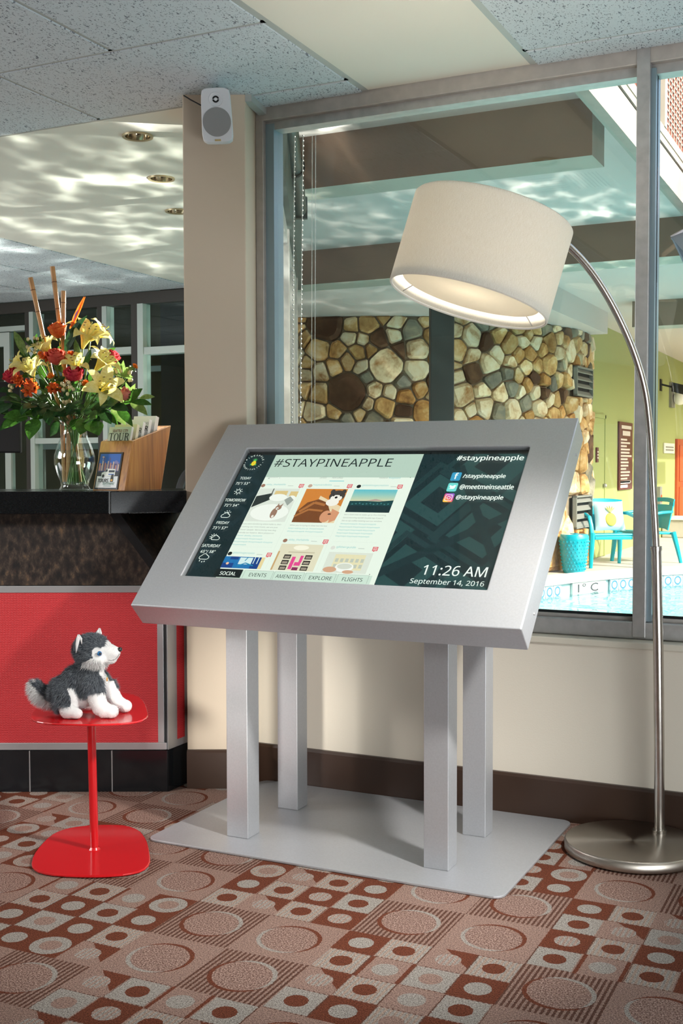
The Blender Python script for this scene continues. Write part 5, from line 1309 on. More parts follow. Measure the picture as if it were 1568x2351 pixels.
# TOUR in bracketed serif capitals
def serif_word(t, BMx, x0, y0, x1, y1, m):
    b = MB(); W = (x1-x0)/4.15; H_ = y1-y0
    def P(poly, ox): b.add([BMx @ Vector((ox+x*W, y0+y*H_-0.0085, 0)) for x,y in poly],[tuple(range(len(poly)))])
    def S_(pts, ox, w0): 
        for q in stroke([(x*W,y*H_) for x,y in pts], w0): b.add([BMx @ Vector((ox+x, y0+y-0.0085, 0)) for x,y in q],[(0,1,2,3)])
    o = x0                                                        # T
    P([(0.02,1),(0.92,1),(0.92,0.93),(0.02,0.93)],o); P([(0.38,0.95),(0.56,0.95),(0.56,0.04),(0.38,0.04)],o); P([(0.26,0.05),(0.68,0.05),(0.68,0),(0.26,0)],o); P([(0.02,0.95),(0.07,0.95),(0.04,0.74),(0.02,0.74)],o); P([(0.87,0.95),(0.92,0.95),(0.92,0.74),(0.90,0.74)],o)
    o = x0+0.98*W                                                 # O
    for k in range(20):
        a0, a1 = 2*pi*k/20, 2*pi*(k+1)/20
        f = lambda a, r: (0.5+0.47*r[0]*cos(a), 0.5+0.5*r[1]*sin(a))
        P([f(a0,(1,1)),f(a1,(1,1)),f(a1,(0.64,0.90)),f(a0,(0.64,0.90))],o)
    o = x0+2.02*W                                                 # U
    P([(0.0,1),(0.38,1),(0.38,0.95),(0.0,0.95)],o); P([(0.66,1),(0.98,1),(0.98,0.95),(0.66,0.95)],o); P([(0.10,0.97),(0.28,0.97),(0.28,0.30),(0.10,0.30)],o); P([(0.78,0.97),(0.86,0.97),(0.86,0.30),(0.78,0.30)],o)
    for k in range(10):
        a0, a1 = pi+pi*k/10, pi+pi*(k+1)/10
        P([(0.48+0.38*cos(a0),0.30+0.30*sin(a0)),(0.48+0.38*cos(a1),0.30+0.30*sin(a1)),(0.53+0.25*cos(a1),0.30+0.21*sin(a1)),(0.53+0.25*cos(a0),0.30+0.21*sin(a0))],o)
    o = x0+3.12*W                                                 # R
    P([(0.02,1),(0.30,1),(0.30,0.95),(0.02,0.95)],o); P([(0.12,0.98),(0.30,0.98),(0.30,0.03),(0.12,0.03)],o); P([(0.0,0.05),(0.42,0.05),(0.42,0),(0.0,0)],o); P([(0.42,0.52),(0.60,0.52),(1.0,0.0),(0.80,0.0)],o)
    for k in range(10):
        a0, a1 = -pi/2+pi*k/10, -pi/2+pi*(k+1)/10
        P([(0.42+0.42*cos(a0),0.74+0.26*sin(a0)),(0.42+0.42*cos(a1),0.74+0.26*sin(a1)),(0.40+0.26*cos(a1),0.74+0.20*sin(a1)),(0.40+0.26*cos(a0),0.74+0.20*sin(a0))],o)
    P([(0.30,1),(0.44,1),(0.44,0.94),(0.30,0.94)],o); P([(0.30,0.54),(0.44,0.54),(0.44,0.48),(0.30,0.48)],o)
    b.build('lettering', m, t)
serif_word(t1, BM1, -0.116, 0.176, -0.026, 0.204, M_inkb)
brochure(0.046,0.236,M_pap[1],0.016,4,'cream bundle of brochures second from the front of the walnut box')
t3, BM3 = brochure(0.080,0.246,M_pap[0],0.016,4,'white bundle of brochures third from the front of the walnut box', marks=(('R',(-0.036,0.205,-0.024,0.224),M_inkb,0.0),))
t4, BM4 = brochure(0.116,0.256,M_pap[0],0.016,4,'white bundle of brochures fourth from the front with purple letters', marks=(('NG',(-0.042,0.238,-0.024,0.246),mat('ink_purple',srgb(90,40,110),0.5),0.0),('R',(-0.036,0.214,-0.024,0.232),M_inkb,0.02)))
brochure(0.152,0.270,M_pap[0],0.022,5,'tallest white bundle of brochures at the back of the walnut box')

# ------------------------------------------------------------------ wall speaker
M_spk = mat('speaker_white', (0.66,0.68,0.72), 0.4); M_grl = mat('speaker_grille', (0.25,0.255,0.26), 0.6, bump=0.4, bscale=900)
spk = empty('wall_speaker', (*wing(-0.4155,3.935),2.322), PHI+R(4), 'small white two-way speaker mounted high on the beige pillar', 'speaker', rot=(R(9),R(-2.5),PHI+R(3)))
def spk_front(n=24):
    out = []
    for i in range(n):
        a = 2*pi*i/n; c_, s_ = cos(a), sin(a)
        k = 1/max(abs(c_)**9+abs(s_)**9,1e-6)**(1/9)
        x, z = 0.0505*k*c_, 0.086*k*s_
        out.append((x*(1-0.04*z/0.086), z+0.0025*(1-(x/0.05)**2)*(1 if z > 0.06 else 0)-0.002*(1-(x/0.05)**2)*(1 if z < -0.06 else 0)))
    return out
fr_ = spk_front(40); m_ = len(fr_); b = MB()
vs = [(x*0.94,-0.034,z*0.97) for x,z in fr_]+[(x,-0.026,z) for x,z in fr_]+[(x*0.98,0.03,z*0.99) for x,z in fr_]+[(x*0.70,0.085,z*0.86) for x,z in fr_]
b.add(vs,[(k*m_+i,k*m_+(i+1)%m_,(k+1)*m_+(i+1)%m_,(k+1)*m_+i) for k in range(3) for i in range(m_)]+[tuple(range(m_)),tuple(range(4*m_-1,3*m_-1,-1))]); b.build('cabinet', M_spk, spk, smooth=True)
RY = Matrix.Rotation(pi/2,4,'X')
def spl(prof, z, m, nm, n=32): 
    b = MB().lathe(prof, n); b.v = [(p[0],-0.0342-p[2],p[1]+z) for p in b.v]; return b.build(nm, m, spk, smooth=True)
spl([(0.0,0.004),(0.044,0.004),(0.0465,0.003),(0.047,0.0)], -0.022, M_grl, 'woofer_grille', 40)
spl([(0.024,0.0003),(0.0225,0.0022),(0.021,0.0012),(0.011,0.0006)], 0.050, M_spk, 'tweeter_horn')
spl([(0.0112,0.0010),(0.0112,0.0020),(0.0055,0.0020),(0.0055,0.0010)], 0.050, M_black, 'tweeter_surround')
spl([(0.0055,0.0022),(0.004,0.0036),(0.0,0.0042)], 0.050, M_spk, 'tweeter_dome')
MB().box(-0.012,0.012,-0.0372,-0.0335,0.0492,0.0508).build('phase_bar', M_spk, spk)
MB().box(-0.010,0.010,-0.0362,-0.033,-0.0835,-0.0775).build('badge', mat('badge_gold',(0.55,0.42,0.20),0.4,0.4), spk)
MB().tube([(0,0.08,0.01),(0,0.115,0.02),(0.02,0.135,0.03)],0.012,10).build('mount_arm', M_black, spk, smooth=True)
scb = empty('speaker_cable', (*wing(-0.50,4.06),2.42), PHI, 'thin dark speaker cable from the ceiling corner behind the white speaker', 'cable')
MB().tube([(-0.045,0.01,0.014),(-0.02,-0.005,-0.005),(0.02,-0.02,-0.03),(0.05,-0.03,-0.05)],0.0025,6).build('cable', M_black, scb, smooth=True)

# ------------------------------------------------------------------ recessed downlights, ceiling vent, wall outlet
M_gold = mat('reflector_gold', (0.62,0.55,0.42), 0.12, 1.0); M_trim = mat('downlight_trim', (0.45,0.37,0.22), 0.35, 0.4)
def downlight(x, y, lab):
    d = empty('downlight', (x,y,ZC), 0, lab, 'light', 'recessed downlights')
    MB().lathe([(0.049,-0.002),(0.060,-0.004),(0.061,0.0028),(0.049,0.0028)],40,closed=True).build('trim_ring', M_trim, d, smooth=True)
    MB().lathe([(0.0485,0.0),(0.045,0.03),(0.030,0.052),(0.0,0.0535)],40).build('reflector', M_gold, d, smooth=True)
    MB().ball((0,0,0.035),(0.016,0.016,0.014),12,8).build('bulb', M_trim, d, smooth=True)
for (x,y),lab in zip(((-2.715,3.79),(-3.018,4.39),(-3.332,4.985)),('recessed round downlight nearest the pillar in the cream soffit','middle recessed round downlight in the cream soffit','farthest recessed round downlight, half hidden by the pillar')): 
    downlight(x,y,lab)
# cut openings so the reflectors are seen (soffit stays one slab)
for (x,y) in ((-2.715,3.79),(-3.018,4.39),(-3.332,4.985),(-1.38,2.62)):
    tgt = sof if x < -2 else pan
    cyl_ = MB().lathe([(0,-0.1),(0.0495,-0.1),(0.0495,0.1),(0,0.1)],40,(x,y,ZC)).build('cutter', M_white)
    md = tgt.modifiers.new('hole','BOOLEAN'); md.operation = 'DIFFERENCE'; md.object = cyl_; md.solver = 'EXACT'
    bpy.context.view_layer.update()
    nm = bpy.data.meshes.new_from_object(tgt.evaluated_get(bpy.context.evaluated_depsgraph_get()))
    tgt.modifiers.clear(); tgt.data = nm; bpy.data.objects.remove(cyl_, do_unlink=True)
downlight(-1.38,2.62,'recessed round downlight in the white panel, seen reflected in the window')
vn = empty('ceiling_vent', (-1.38,2.25,ZC), 0, 'square louvred ceiling vent in the white panel, seen reflected in the window', 'vent')
MB().box(-0.17,0.17,-0.17,0.17,-0.002,0.0055).build('backing', M_dark, vn)
for x0,x1,y0,y1 in ((-0.19,0.19,-0.19,-0.165),(-0.19,0.19,0.165,0.19),(-0.19,-0.165,-0.165,0.165),(0.165,0.19,-0.165,0.165),(-0.008,0.008,-0.165,0.165)): MB().box(x0,x1,y0,y1,-0.012,0.0055).build('frame', M_panel, vn)
for k in range(8):
    MB().bar((-0.160,-0.145+k*0.041,-0.006),(-0.010,-0.145+k*0.041,-0.006),0.018,0.003).build('slat', M_panel, vn); MB().bar((0.030+k*0.017,-0.16,-0.006),(0.030+k*0.017,0.16,-0.006),0.009,0.003).build('slat', M_panel, vn)
ot = empty('wall_outlet', (-1.262,3.64,0.318), 0, 'white cover plate on the cream wall, mostly hidden by the rear kiosk post', 'outlet')
MB().box(-0.036,0.036,-0.007,0,-0.058,0.058).build('cover_plate', mat('outlet_white',(0.62,0.62,0.60),0.4), ot, bevel=0.003)
for z in (-0.02,0.02): MB().box(-0.016,0.016,-0.009,-0.007,z-0.013,z+0.013).build('socket', M_spk, ot, bevel=0.002)

# ------------------------------------------------------------------ things behind the counter
chb = empty('office_chair', (*wing(-0.70,5.6),0), PHI, 'black office chair with rounded back behind the counter', 'chair')
pts = [(0.09*cos(a)*1.0,0,0.98+0.155*max(0,sin(a))) for a in [pi*i/14 for i in range(15)]]
MB().tube([(-0.09,0,0.62)]+[(p[0],p[1],p[2]) for p in reversed(pts)]+[(0.09,0,0.62)],0.020,8).build('back_frame', M_black, chb, smooth=True)
MB().box(-0.22,0.22,-0.45,0.0,0.44,0.50).build('seat', M_black, chb, bevel=0.02); MB().tube([(0,-0.22,0.06),(0,-0.22,0.44)],0.03,10).build('column', M_black, chb)
for k in range(5):
    a = 2*pi*k/5; MB().bar((0,-0.22,0.06),(0.28*cos(a),-0.22+0.28*sin(a),0.04),0.04,0.03).build('base_arm', M_black, chb); MB().ball((0.28*cos(a),-0.22+0.28*sin(a),0.022),0.022).build('caster', M_black, chb)
bt = empty('back_table', (*wing(-0.60,6.3),0), PHI, 'pale wooden side table behind the counter beside the pillar', 'table')
M_pale = mat('pale_wood', (0.46,0.31,0.17), 0.5, var=0.12, vscale=6)
MB().box(-0.17,0.25,-0.2,0.2,1.02,1.05).build('top', M_pale, bt, bevel=0.004); MB().box(-0.17,-0.12,-0.2,-0.15,0,1.08).build('leg', M_pale, bt); MB().box(0.20,0.25,-0.2,-0.15,0,1.02).build('leg', M_pale, bt)
MB().box(-0.17,-0.12,0.15,0.2,0,1.08).build('leg', M_pale, bt); MB().box(0.20,0.25,0.15,0.2,0,1.02).build('leg', M_pale, bt)
pl = empty('potted_plant', (*wing(-0.66,7.2),0), 0, 'strappy green plant with red bracts in a pot behind the counter', 'plant')
M_pot = mat('pot_clay', (0.25,0.10,0.06), 0.7); M_leafg = mat('strap_leaf', (0.10,0.22,0.035), 0.5, var=0.25, vscale=20); M_brac = mat('red_bract', (0.42,0.02,0.02), 0.5)
MB().lathe([(0,0),(0.12,0),(0.16,0.30),(0.15,0.30),(0.145,0.27),(0,0.27)],24).build('pot', M_pot, pl, smooth=True)
MB().tube([(0,0,0.27),(0.0,0,0.9)],0.015,8).build('stem', M_leafg, pl)
def strip(pts, w, nrm=(0,-1,0), cup=0.0):
    """leaf blade along pts with half widths w"""
    vs = []; N = Vector(nrm)
    pts = [Vector(p) for p in pts]; k = len(pts)
    for i,p in enumerate(pts):
        t = (pts[min(i+1,k-1)]-pts[max(i-1,0)]).normalized(); s_ = t.cross(N); s_ = s_.normalized() if s_.length > 1e-4 else Vector((1,0,0)); nn = s_.cross(t)
        vs += [p - s_*w[i] + nn*cup*w[i], p, p + s_*w[i] + nn*cup*w[i]]
    fs = [(3*i+j,3*i+j+1,3*i+j+4,3*i+j+3) for i in range(k-1) for j in range(2)]
    return vs, fs
rp = random.Random(5)
for k in range(16):
    a = rp.uniform(-1.4,1.4); L = rp.uniform(0.22,0.42); z0 = rp.uniform(0.78,0.92); dy = rp.uniform(-0.15,0.15)
    p = [(L*q*sin(a)*0.9, dy*q, z0+L*q*cos(a)*0.9-0.22*q*q*abs(sin(a))) for q in (0,0.25,0.5,0.75,1)]
    v_, f_ = strip(p,[0.008,0.014,0.014,0.010,0.001]); MB().add(v_,f_).build('leaf', M_leafg, pl, smooth=True, fix=False)
for k in range(14):
    x = rp.uniform(0.02,0.18); z = 0.98+rp.uniform(-0.06,0.24); v_, f_ = strip([(x,-0.05,z),(x+0.02,-0.07,z+0.02),(x+0.035,-0.08,z+0.025)],[0.004,0.016,0.001]); MB().add(v_,f_).build('bract', M_brac, pl, fix=False)
mon = empty('computer_monitor', (*wing(-1.27,4.55),0.86), PHI, 'dark monitor edge at the left end of the counter', 'monitor')
MB().box(-0.50,0.008,0,0.03,0.34,0.62).build('monitor_case', M_black, mon, bevel=0.006); MB().box(-0.27,-0.23,0.0,0.03,0.0,0.36).build('stand', M_black, mon); MB().box(-0.38,-0.12,-0.08,0.10,-0.001,0.012).build('foot', M_black, mon)
bd_ = empty('back_desk', (*wing(-1.5,4.72),0), PHI, 'dark work surface behind the reception counter', 'desk')
MB().box(-0.7,0.55,-0.30,0.28,0.82,0.857).build('top', M_black, bd_, bevel=0.004)
for sx in (-0.66,0.48): MB().box(sx,sx+0.04,-0.26,0.24,0,0.82).build('leg_panel', M_black, bd_)
# ------------------------------------------------------------------ glass vase with flowers
VX = wing(-0.946,4.10); VZ = CZ1
vas = empty('glass_vase', (*VX,VZ+0.0005), PHI, 'clear waisted glass vase of water holding the bouquet on the black counter', 'vase')
M_vase = glass_mat('vase_glass', (0.95,0.975,0.97)); M_vw = glass_mat('vase_water', (0.86,0.92,0.88), 0.7, f0=0.09)
prof = [(0,0.0),(0.052,0.0),(0.054,0.004),(0.048,0.016),(0.050,0.030),(0.062,0.060),(0.0715,0.094),(0.071,0.120),(0.061,0.155),(0.047,0.190),(0.0425,0.212),(0.046,0.235),(0.057,0.258),(0.060,0.262)]
inn = [(r-0.0028,z) for r,z in reversed(prof[3:])]+[(0,0.016)]
MB().lathe(prof+inn,48).build('glass_body', M_vase, vas, smooth=True)
wp = [(0,0.017)]+[(r-0.0034,z) for r,z in prof if 0.017 < z < 0.139]+[(0.0625,0.140),(0,0.140)]
MB().lathe(wp,40).build('water', M_vw, vas, smooth=True)

def petal_mat(name, c0, c1, c2=None, tl=0.35):
    m = bpy.data.materials.new(name); m.use_nodes = True; nt = NT(m); p = prin(m); s,x,y,z = nt.pos(True)
    col = nt.ramp(nt.noise(40,s,2.0)*0.6+nt.noise(160,s,1.0)*0.4, [(0.35,c0),(0.65,c1)])
    nt.L(col, p.inputs['Base Color']); p.inputs['Roughness'].default_value = 0.55; p.inputs['Specular IOR Level'].default_value = 0.25
    t = nt.node('ShaderNodeBsdfTranslucent'); nt.L(col, t.inputs[0]); mx = nt.node('ShaderNodeMixShader'); mx.inputs[0].default_value = tl
    o = next(n for n in m.node_tree.nodes if n.type == 'OUTPUT_MATERIAL'); nt.L(p.outputs[0],mx.inputs[1]); nt.L(t.outputs[0],mx.inputs[2]); nt.L(mx.outputs[0],o.inputs[0])
    return m
M_lily = petal_mat('lily_yellow', (0.74,0.62,0.17), (0.84,0.76,0.34)); M_ant = mat('anther_brown', (0.10,0.035,0.01), 0.8); M_pist = mat('pistil_green', (0.55,0.60,0.18), 0.5)
M_roseA = petal_mat('rose_coral', (0.62,0.08,0.07), (0.72,0.16,0.10)); M_roseB = petal_mat('rose_crimson', (0.50,0.02,0.06), (0.66,0.09,0.09)); M_roseC = petal_mat('rose_orange', (0.66,0.09,0.02), (0.74,0.22,0.05)); M_roseD = petal_mat('rose_pink', (0.70,0.22,0.20), (0.78,0.36,0.30))
M_alst = petal_mat('alstroemeria_red', (0.42,0.035,0.01), (0.62,0.14,0.02)); M_saff = mat('safflower_orange', (0.80,0.24,0.01), 0.8); M_saffg = mat('safflower_green', (0.09,0.15,0.04), 0.7)
M_berry = mat('berry_cream', (0.58,0.50,0.26), 0.4); M_stem = mat('stem_green', (0.07,0.15,0.025), 0.5, var=0.25, vscale=30)
M_leafs = [petal_mat('leaf_dark', (0.012,0.040,0.012), (0.030,0.085,0.022), tl=0.2), petal_mat('leaf_mid', (0.03,0.095,0.012), (0.06,0.17,0.025), tl=0.3), petal_mat('leaf_pale', (0.13,0.22,0.05), (0.24,0.33,0.10), tl=0.3)]
for m_ in M_leafs: prin(m_).inputs['Roughness'].default_value = 0.32
M_bamb = mat('bamboo_tan', (0.50,0.26,0.10), 0.45, var=0.2, vscale=14); M_node = mat('bamboo_node', (0.16,0.06,0.02), 0.6); M_bop = petal_mat('strelitzia_orange', (0.72,0.10,0.01), (0.82,0.22,0.03)); M_bopb = mat('strelitzia_violet', (0.35,0.20,0.45), 0.5)
rf = random.Random(11); npick = [0]
def loc(px, py, ly):                      # bouquet coordinates: sheet units across and up (647 to the metre), metres deep
    return Vector(((px-172)/647.0, ly, (1121-py)/647.0))
def frame(d):
    d = Vector(d).normalized(); a = Vector((0,0,1)) if abs(d.z) < 0.95 else Vector((1,0,0))
    x = a.cross(d).normalized(); y = d.cross(x)
    return Matrix(((x.x,y.x,d.x,0),(x.y,y.y,d.y,0),(x.z,y.z,d.z,0),(0,0,0,1)))
def flower(name, p, label, cat, group):
    w = Vector(wing(-0.946+p.x, 4.10+p.y, VZ+p.z)); return empty(name, w, PHI, label, cat, group)
def stem_to_vase(t, p, r=0.0022, m=None, start=(0,0,0)):
    a = npick[0]*2.399; npick[0] += 1; rr = 0.004+0.026*((npick[0]*0.618)%1)
    nk = Vector((rr*cos(a),rr*sin(a),0.215)); bs = Vector((-rr*1.55*cos(a)+0.008*cos(3*a),-rr*1.55*sin(a),0.022))
    q = Vector(start); mid = p*0.45+nk*0.55; mid.z = max(mid.z, 0.23)
    MB().tube([q, (mid-p), (nk-p), ((nk+bs)/2-p), (bs-p)], r, 6).build('stem', m or M_stem, t, smooth=True)
def lily(p, d, s, label, spin=0.0, opening=1.0):
    t = flower('lily', p, label, 'flower', 'yellow lilies'); F = frame(d)
    for k in range(6):
        a = 2*pi*k/6+spin; o = 1.0 if k%2 else 0.93
        pr = [(0.04,-0.55),(0.11,-0.2),(0.24*opening,0.12),(0.50*opening,0.36),(0.80*opening,0.40),(1.0*opening,0.22)]
        pts = [F @ Vector((r*cos(a)*s*o, r*sin(a)*s*o, z*s)) for r,z in pr]
        nr = F.to_3x3() @ Vector((-sin(a)*0,0,1)); v_,f_ = strip(pts,[q*s*(1.15 if k%2 else 0.85) for q in (0.05,0.13,0.22,0.25,0.17,0.01)],(F.to_3x3() @ Vector((cos(a),sin(a),-0.6))).normalized(),-0.28)
        o_ = MB().add(v_,f_).build('petal', M_lily, t, smooth=True, fix=False); sub = o_.modifiers.new('smooth','SUBSURF'); sub.levels = 1; sub.render_levels = 1
    for k in range(6):
        a = 2*pi*k/6+spin+0.5; e = F @ Vector((0.26*cos(a)*s,0.26*sin(a)*s,0.52*s)); 
        MB().tube([F @ Vector((0,0,-0.4*s)),F @ Vector((0.10*cos(a)*s,0.10*sin(a)*s,0.1*s)),e],0.0007,5).bar(e-Vector((0.004,0,0)),e+Vector((0.004,0,0.001)),0.0022,mi=1).build('stamen', [M_pist,M_ant], t)
    MB().tube([F @ Vector((0,0,-0.4*s)),F @ Vector((0.02*s,0,0.66*s))],[0.0010,0.0012],6).ball(F @ Vector((0.02*s,0,0.68*s)),0.0028,6,4).build('pistil', M_pist, t, smooth=True)
    stem_to_vase(t, p, 0.003, start=F @ Vector((0,0,-0.5*s)))
def rose(p, d, r, m, label):
    t = flower('rose', p, label, 'flower', 'roses'); F = frame(d)
    def petal(a, span, rb, rt, h0, h1, curl):
        vs = []; NI, NJ = 6, 4
        for j in range(NJ+1):
            f = j/NJ
            for i in range(NI+1):
                g = -1+2*i/NI; an = a+g*span/2
                rad = (rb*sin(pi/2*min(1,f*1.25+0.12))*(1-f*0.0)+ (rt-rb)*f*f)*r + curl*r*max(0,f-0.7)*2*(1-0.4*g*g)
                zz = (h0+(h1-h0)*f)*r - (0.22*r*g*g*f) - curl*r*0.25*max(0,f-0.75)*4*0.4
                vs.append(F @ Vector((rad*cos(an),rad*sin(an),zz)))
        fs = [(j*(NI+1)+i,j*(NI+1)+i+1,(j+1)*(NI+1)+i+1,(j+1)*(NI+1)+i) for j in range(NJ) for i in range(NI)]
        MB().add(vs,fs).build('petal', m, t, smooth=True, fix=False)
    for k in range(3): petal(2.1*k,2.6,0.30,0.22,-0.5,1.02,0.0)
    for k in range(4): petal(pi/2*k+0.4,2.1,0.56,0.50,-0.7,0.98,0.05)
    for k in range(5): petal(2*pi*k/5,1.75,0.82,0.80,-0.85,0.84,0.14)
    for k in range(5): petal(2*pi*k/5+0.6,1.55,0.98,1.06,-0.95,0.55,0.26)
    MB().tube([F @ Vector((0.10*r*cos(2.2*q)*(1-q/9),0.10*r*sin(2.2*q)*(1-q/9),(0.4+0.07*q)*r)) for q in range(9)],0.10*r,6).build('rose_heart', m, t, smooth=True)
    for k in range(5):
        a = 2*pi*k/5; v_,f_ = strip([F @ Vector((0.25*r*cos(a),0.25*r*sin(a),-0.95*r)),F @ Vector((0.8*r*cos(a),0.8*r*sin(a),-0.8*r)),F @ Vector((1.15*r*cos(a),1.15*r*sin(a),-0.9*r))],[0.15*r,0.16*r,0.01*r],F.to_3x3() @ Vector((0,0,1)))
        MB().add(v_,f_).build('sepal', M_leafs[1], t, fix=False)
    stem_to_vase(t, p, 0.0026, start=F @ Vector((0,0,-0.9*r)))
def alstro(p, d, s, label):
    t = flower('alstroemeria', p, label, 'flower', 'orange red alstroemerias')
    for h in range(3):
        dd = Vector(d)+Vector((rf.uniform(-.7,.7),rf.uniform(-.5,.2),rf.uniform(-.5,.5))); F = frame(dd); c = Vector((rf.uniform(-1,1),rf.uniform(-.6,.2),rf.uniform(-1,1)))*s*0.55
        for k in range(6):
            a = 2*pi*k/6; v_,f_ = strip([c+(F @ Vector((0.05*s*cos(a),0.05*s*sin(a),-0.3*s))),c+(F @ Vector((0.30*s*cos(a),0.30*s*sin(a),0.25*s))),c+(F @ Vector((0.68*s*cos(a),0.68*s*sin(a),0.50*s))),c+(F @ Vector((0.92*s*cos(a),0.92*s*sin(a),0.46*s)))],[0.05*s,0.20*s,0.26*s,0.03*s],F.to_3x3() @ Vector((cos(a),sin(a),-.5)),-0.25)
            MB().add(v_,f_).build('petal', M_alst, t, smooth=True, fix=False)
        MB().tube([(0,0,-0.5*s),c],0.0012,5).build('stalk', M_stem, t)
    stem_to_vase(t, p, 0.002, start=(0,0,-0.5*s))
def saff(p, d, r, label):
    t = flower('safflower', p, label, 'flower', 'orange safflowers'); F = frame(d); b = MB()
    for k in range(90):
        a = k*2.399; e = 0.10+0.95*sqrt((k+0.5)/90); dirv = Vector((sin(e)*cos(a),sin(e)*sin(a),cos(e)))
        b.tube([F @ (dirv*r*0.35), F @ (dirv*r*(0.95+0.15*rf.random()))],[0.0009,0.0003],4,cap=False)
    q = b.build('floret_tuft', M_saff, t); q['kind'] = 'stuff'
    MB().ball(F @ Vector((0,0,-0.25*r)),(0.62*r,0.62*r,0.6*r),10,7).build('bud_base', M_saffg, t, smooth=True)
    for k in range(6):
        a = 2*pi*k/6; v_,f_ = strip([F @ Vector((0.3*r*cos(a),0.3*r*sin(a),-0.7*r)),F @ Vector((0.9*r*cos(a),0.9*r*sin(a),-0.4*r)),F @ Vector((1.3*r*cos(a),1.3*r*sin(a),-0.5*r))],[0.25*r,0.28*r,0.02*r],F.to_3x3() @ Vector((0,0,1))); MB().add(v_,f_).build('bract', M_leafs[1], t, fix=False)
    stem_to_vase(t, p, 0.0018, start=F @ Vector((0,0,-0.8*r)))
def berries(p, n, spread, label, leaves=4, lm=1):
    t = flower('berry_sprig', p, label, 'berries', 'cream hypericum berry sprigs'); base = Vector((0,0.01,-spread*1.4))
    for k in range(n):
        c = Vector((rf.uniform(-1,1)*spread,rf.uniform(-1,0.3)*spread*0.6,rf.uniform(-1,1)*spread))
        MB().ball(c,(0.0062,0.0062,0.0072),10,7).build('berry', M_berry, t, smooth=True)
        MB().tube([base,(c*0.5+base*0.4),c],0.0009,5).build('stalk', M_stem, t)
    for k in range(leaves):
        a = rf.uniform(-2.2,2.2); L = 0.035; v_,f_ = strip([base*0.3,Vector((L*0.6*sin(a),-0.01,L*0.6*cos(a))),Vector((L*1.2*sin(a),-0.012,L*1.2*cos(a)))],[0.003,0.009,0.001],(0,-1,0.2)); MB().add(v_,f_).build('leaf', M_leafs[lm], t, smooth=True, fix=False)
    stem_to_vase(t, p, 0.0018, start=base)
def sprig(p, d, n, L, label, lm=0, wid=0.36, group='dark green leaf sprigs of the bouquet'):
    """leafy stem: leaves fan out along direction d from near the neck"""
    t = flower('leaf_sprig', p, label, 'leaves', group); d = Vector(d).normalized(); root = Vector((0,0,0.235))*1.0
    tip = d*L*0.9; r0 = (Vector((p.x*0.25,p.y*0.25,0.245))-p)
    MB().tube([r0, r0*0.4+tip*0.1+Vector((0,0,0.01)), tip*0.5, tip],[0.0022,0.0018,0.0014,0.0008],6).build('stem', M_stem, t, smooth=True)
    for k in range(n):
        f = (k+0.6)/n; o = r0*(1-f)*0.55 + tip*f*0.9; side = (-1 if k%2 else 1)
        s_ = d.cross(Vector((0,-1,0.25))); s_ = s_.normalized() if s_.length > 1e-3 else Vector((1,0,0))
        e = (d*0.75 + s_*side*rf.uniform(0.5,1.0) + Vector((0,rf.uniform(-0.7,0.1),rf.uniform(-0.25,0.25)))).normalized() if k < n-1 else d
        l = L*rf.uniform(0.75,1.1); droop = rf.uniform(0.05,0.28)
        pts = [o+e*l*q-Vector((0,0,droop*l*q*q)) for q in (0,0.15,0.35,0.6,0.82,1.0)]
        v_,f_ = strip(pts,[w_*l*wid for w_ in (0.06,0.42,0.70,0.66,0.36,0.01)],(rf.uniform(-.3,.3),-1,0.9),0.22)
        o_ = MB().add(v_,f_).build('leaf', M_leafs[lm], t, smooth=True, fix=False); sub = o_.modifiers.new('smooth','SUBSURF'); sub.levels = 1; sub.render_levels = 1

lily(loc(115,798,-0.02),(-0.35,-0.35,0.85),0.075,'pale yellow lily opening upward below the left bamboo stick',0.2)
lily(loc(204,772,-0.01),(0.40,-0.45,0.80),0.090,'largest sunlit yellow lily near the top of the bouquet',0.5)
lily(loc(222,762,0.05),(0.75,0.0,0.55),0.070,'sunlit yellow lily half behind the largest lily',0.1)
lily(loc(82,852,-0.05),(-0.10,-0.55,0.80),0.078,'yellow lily on the left side above the dark red rose',0.0)
lily(loc(50,835,0.0),(-0.8,-0.1,0.45),0.060,'yellow lily farthest left in the bouquet, seen from the side',0.4)
lily(loc(186,840,-0.06),(0.15,-0.6,0.7),0.062,'sunlit yellow lily in the middle above the crimson rose',0.3)
lily(loc(240,832,-0.03),(0.65,-0.35,0.65),0.075,'sunlit yellow lily at the right with a pink rose behind',0.0)
lily(loc(250,890,-0.09),(0.45,-0.85,0.30),0.085,'large yellow lily lowest on the right side of the bouquet',0.25)
rose(loc(142,758,-0.03),(-0.1,-0.3,0.95),0.029,M_roseC,'orange rose at the top between the bamboo sticks')
rose(loc(141,820,-0.06),(0.1,-0.45,0.85),0.029,M_roseA,'coral pink rose in the centre below the orange rose')
rose(loc(186,862,-0.09),(0.05,-0.5,0.85),0.030,M_roseB,'crimson rose with coral rim below the middle of the bouquet')
rose(loc(38,862,-0.03),(-0.4,-0.5,0.75),0.029,M_roseB,'dark red rose at the left edge of the bouquet')
rose(loc(256,815,0.03),(0.5,-0.2,0.8),0.025,M_roseB,'red pink rose behind the right sunlit lily')
rose(loc(290,903,-0.02),(0.8,-0.3,0.3),0.022,M_roseD,'pale pink rose at the lower right edge beside the lowest lily')
alstro(loc(62,876,-0.07),(-0.2,-0.9,0.3),0.024,'dark red alstroemeria cluster below the left lily')
alstro(loc(91,888,-0.08),(0.1,-0.9,0.3),0.027,'orange red alstroemeria cluster low on the left front')
alstro(loc(141,890,-0.09),(0.0,-0.9,0.3),0.024,'rust red alstroemeria cluster left of the cream berries')
alstro(loc(119,818,-0.05),(-0.3,-0.7,0.5),0.020,'small orange alstroemeria left of the coral rose')
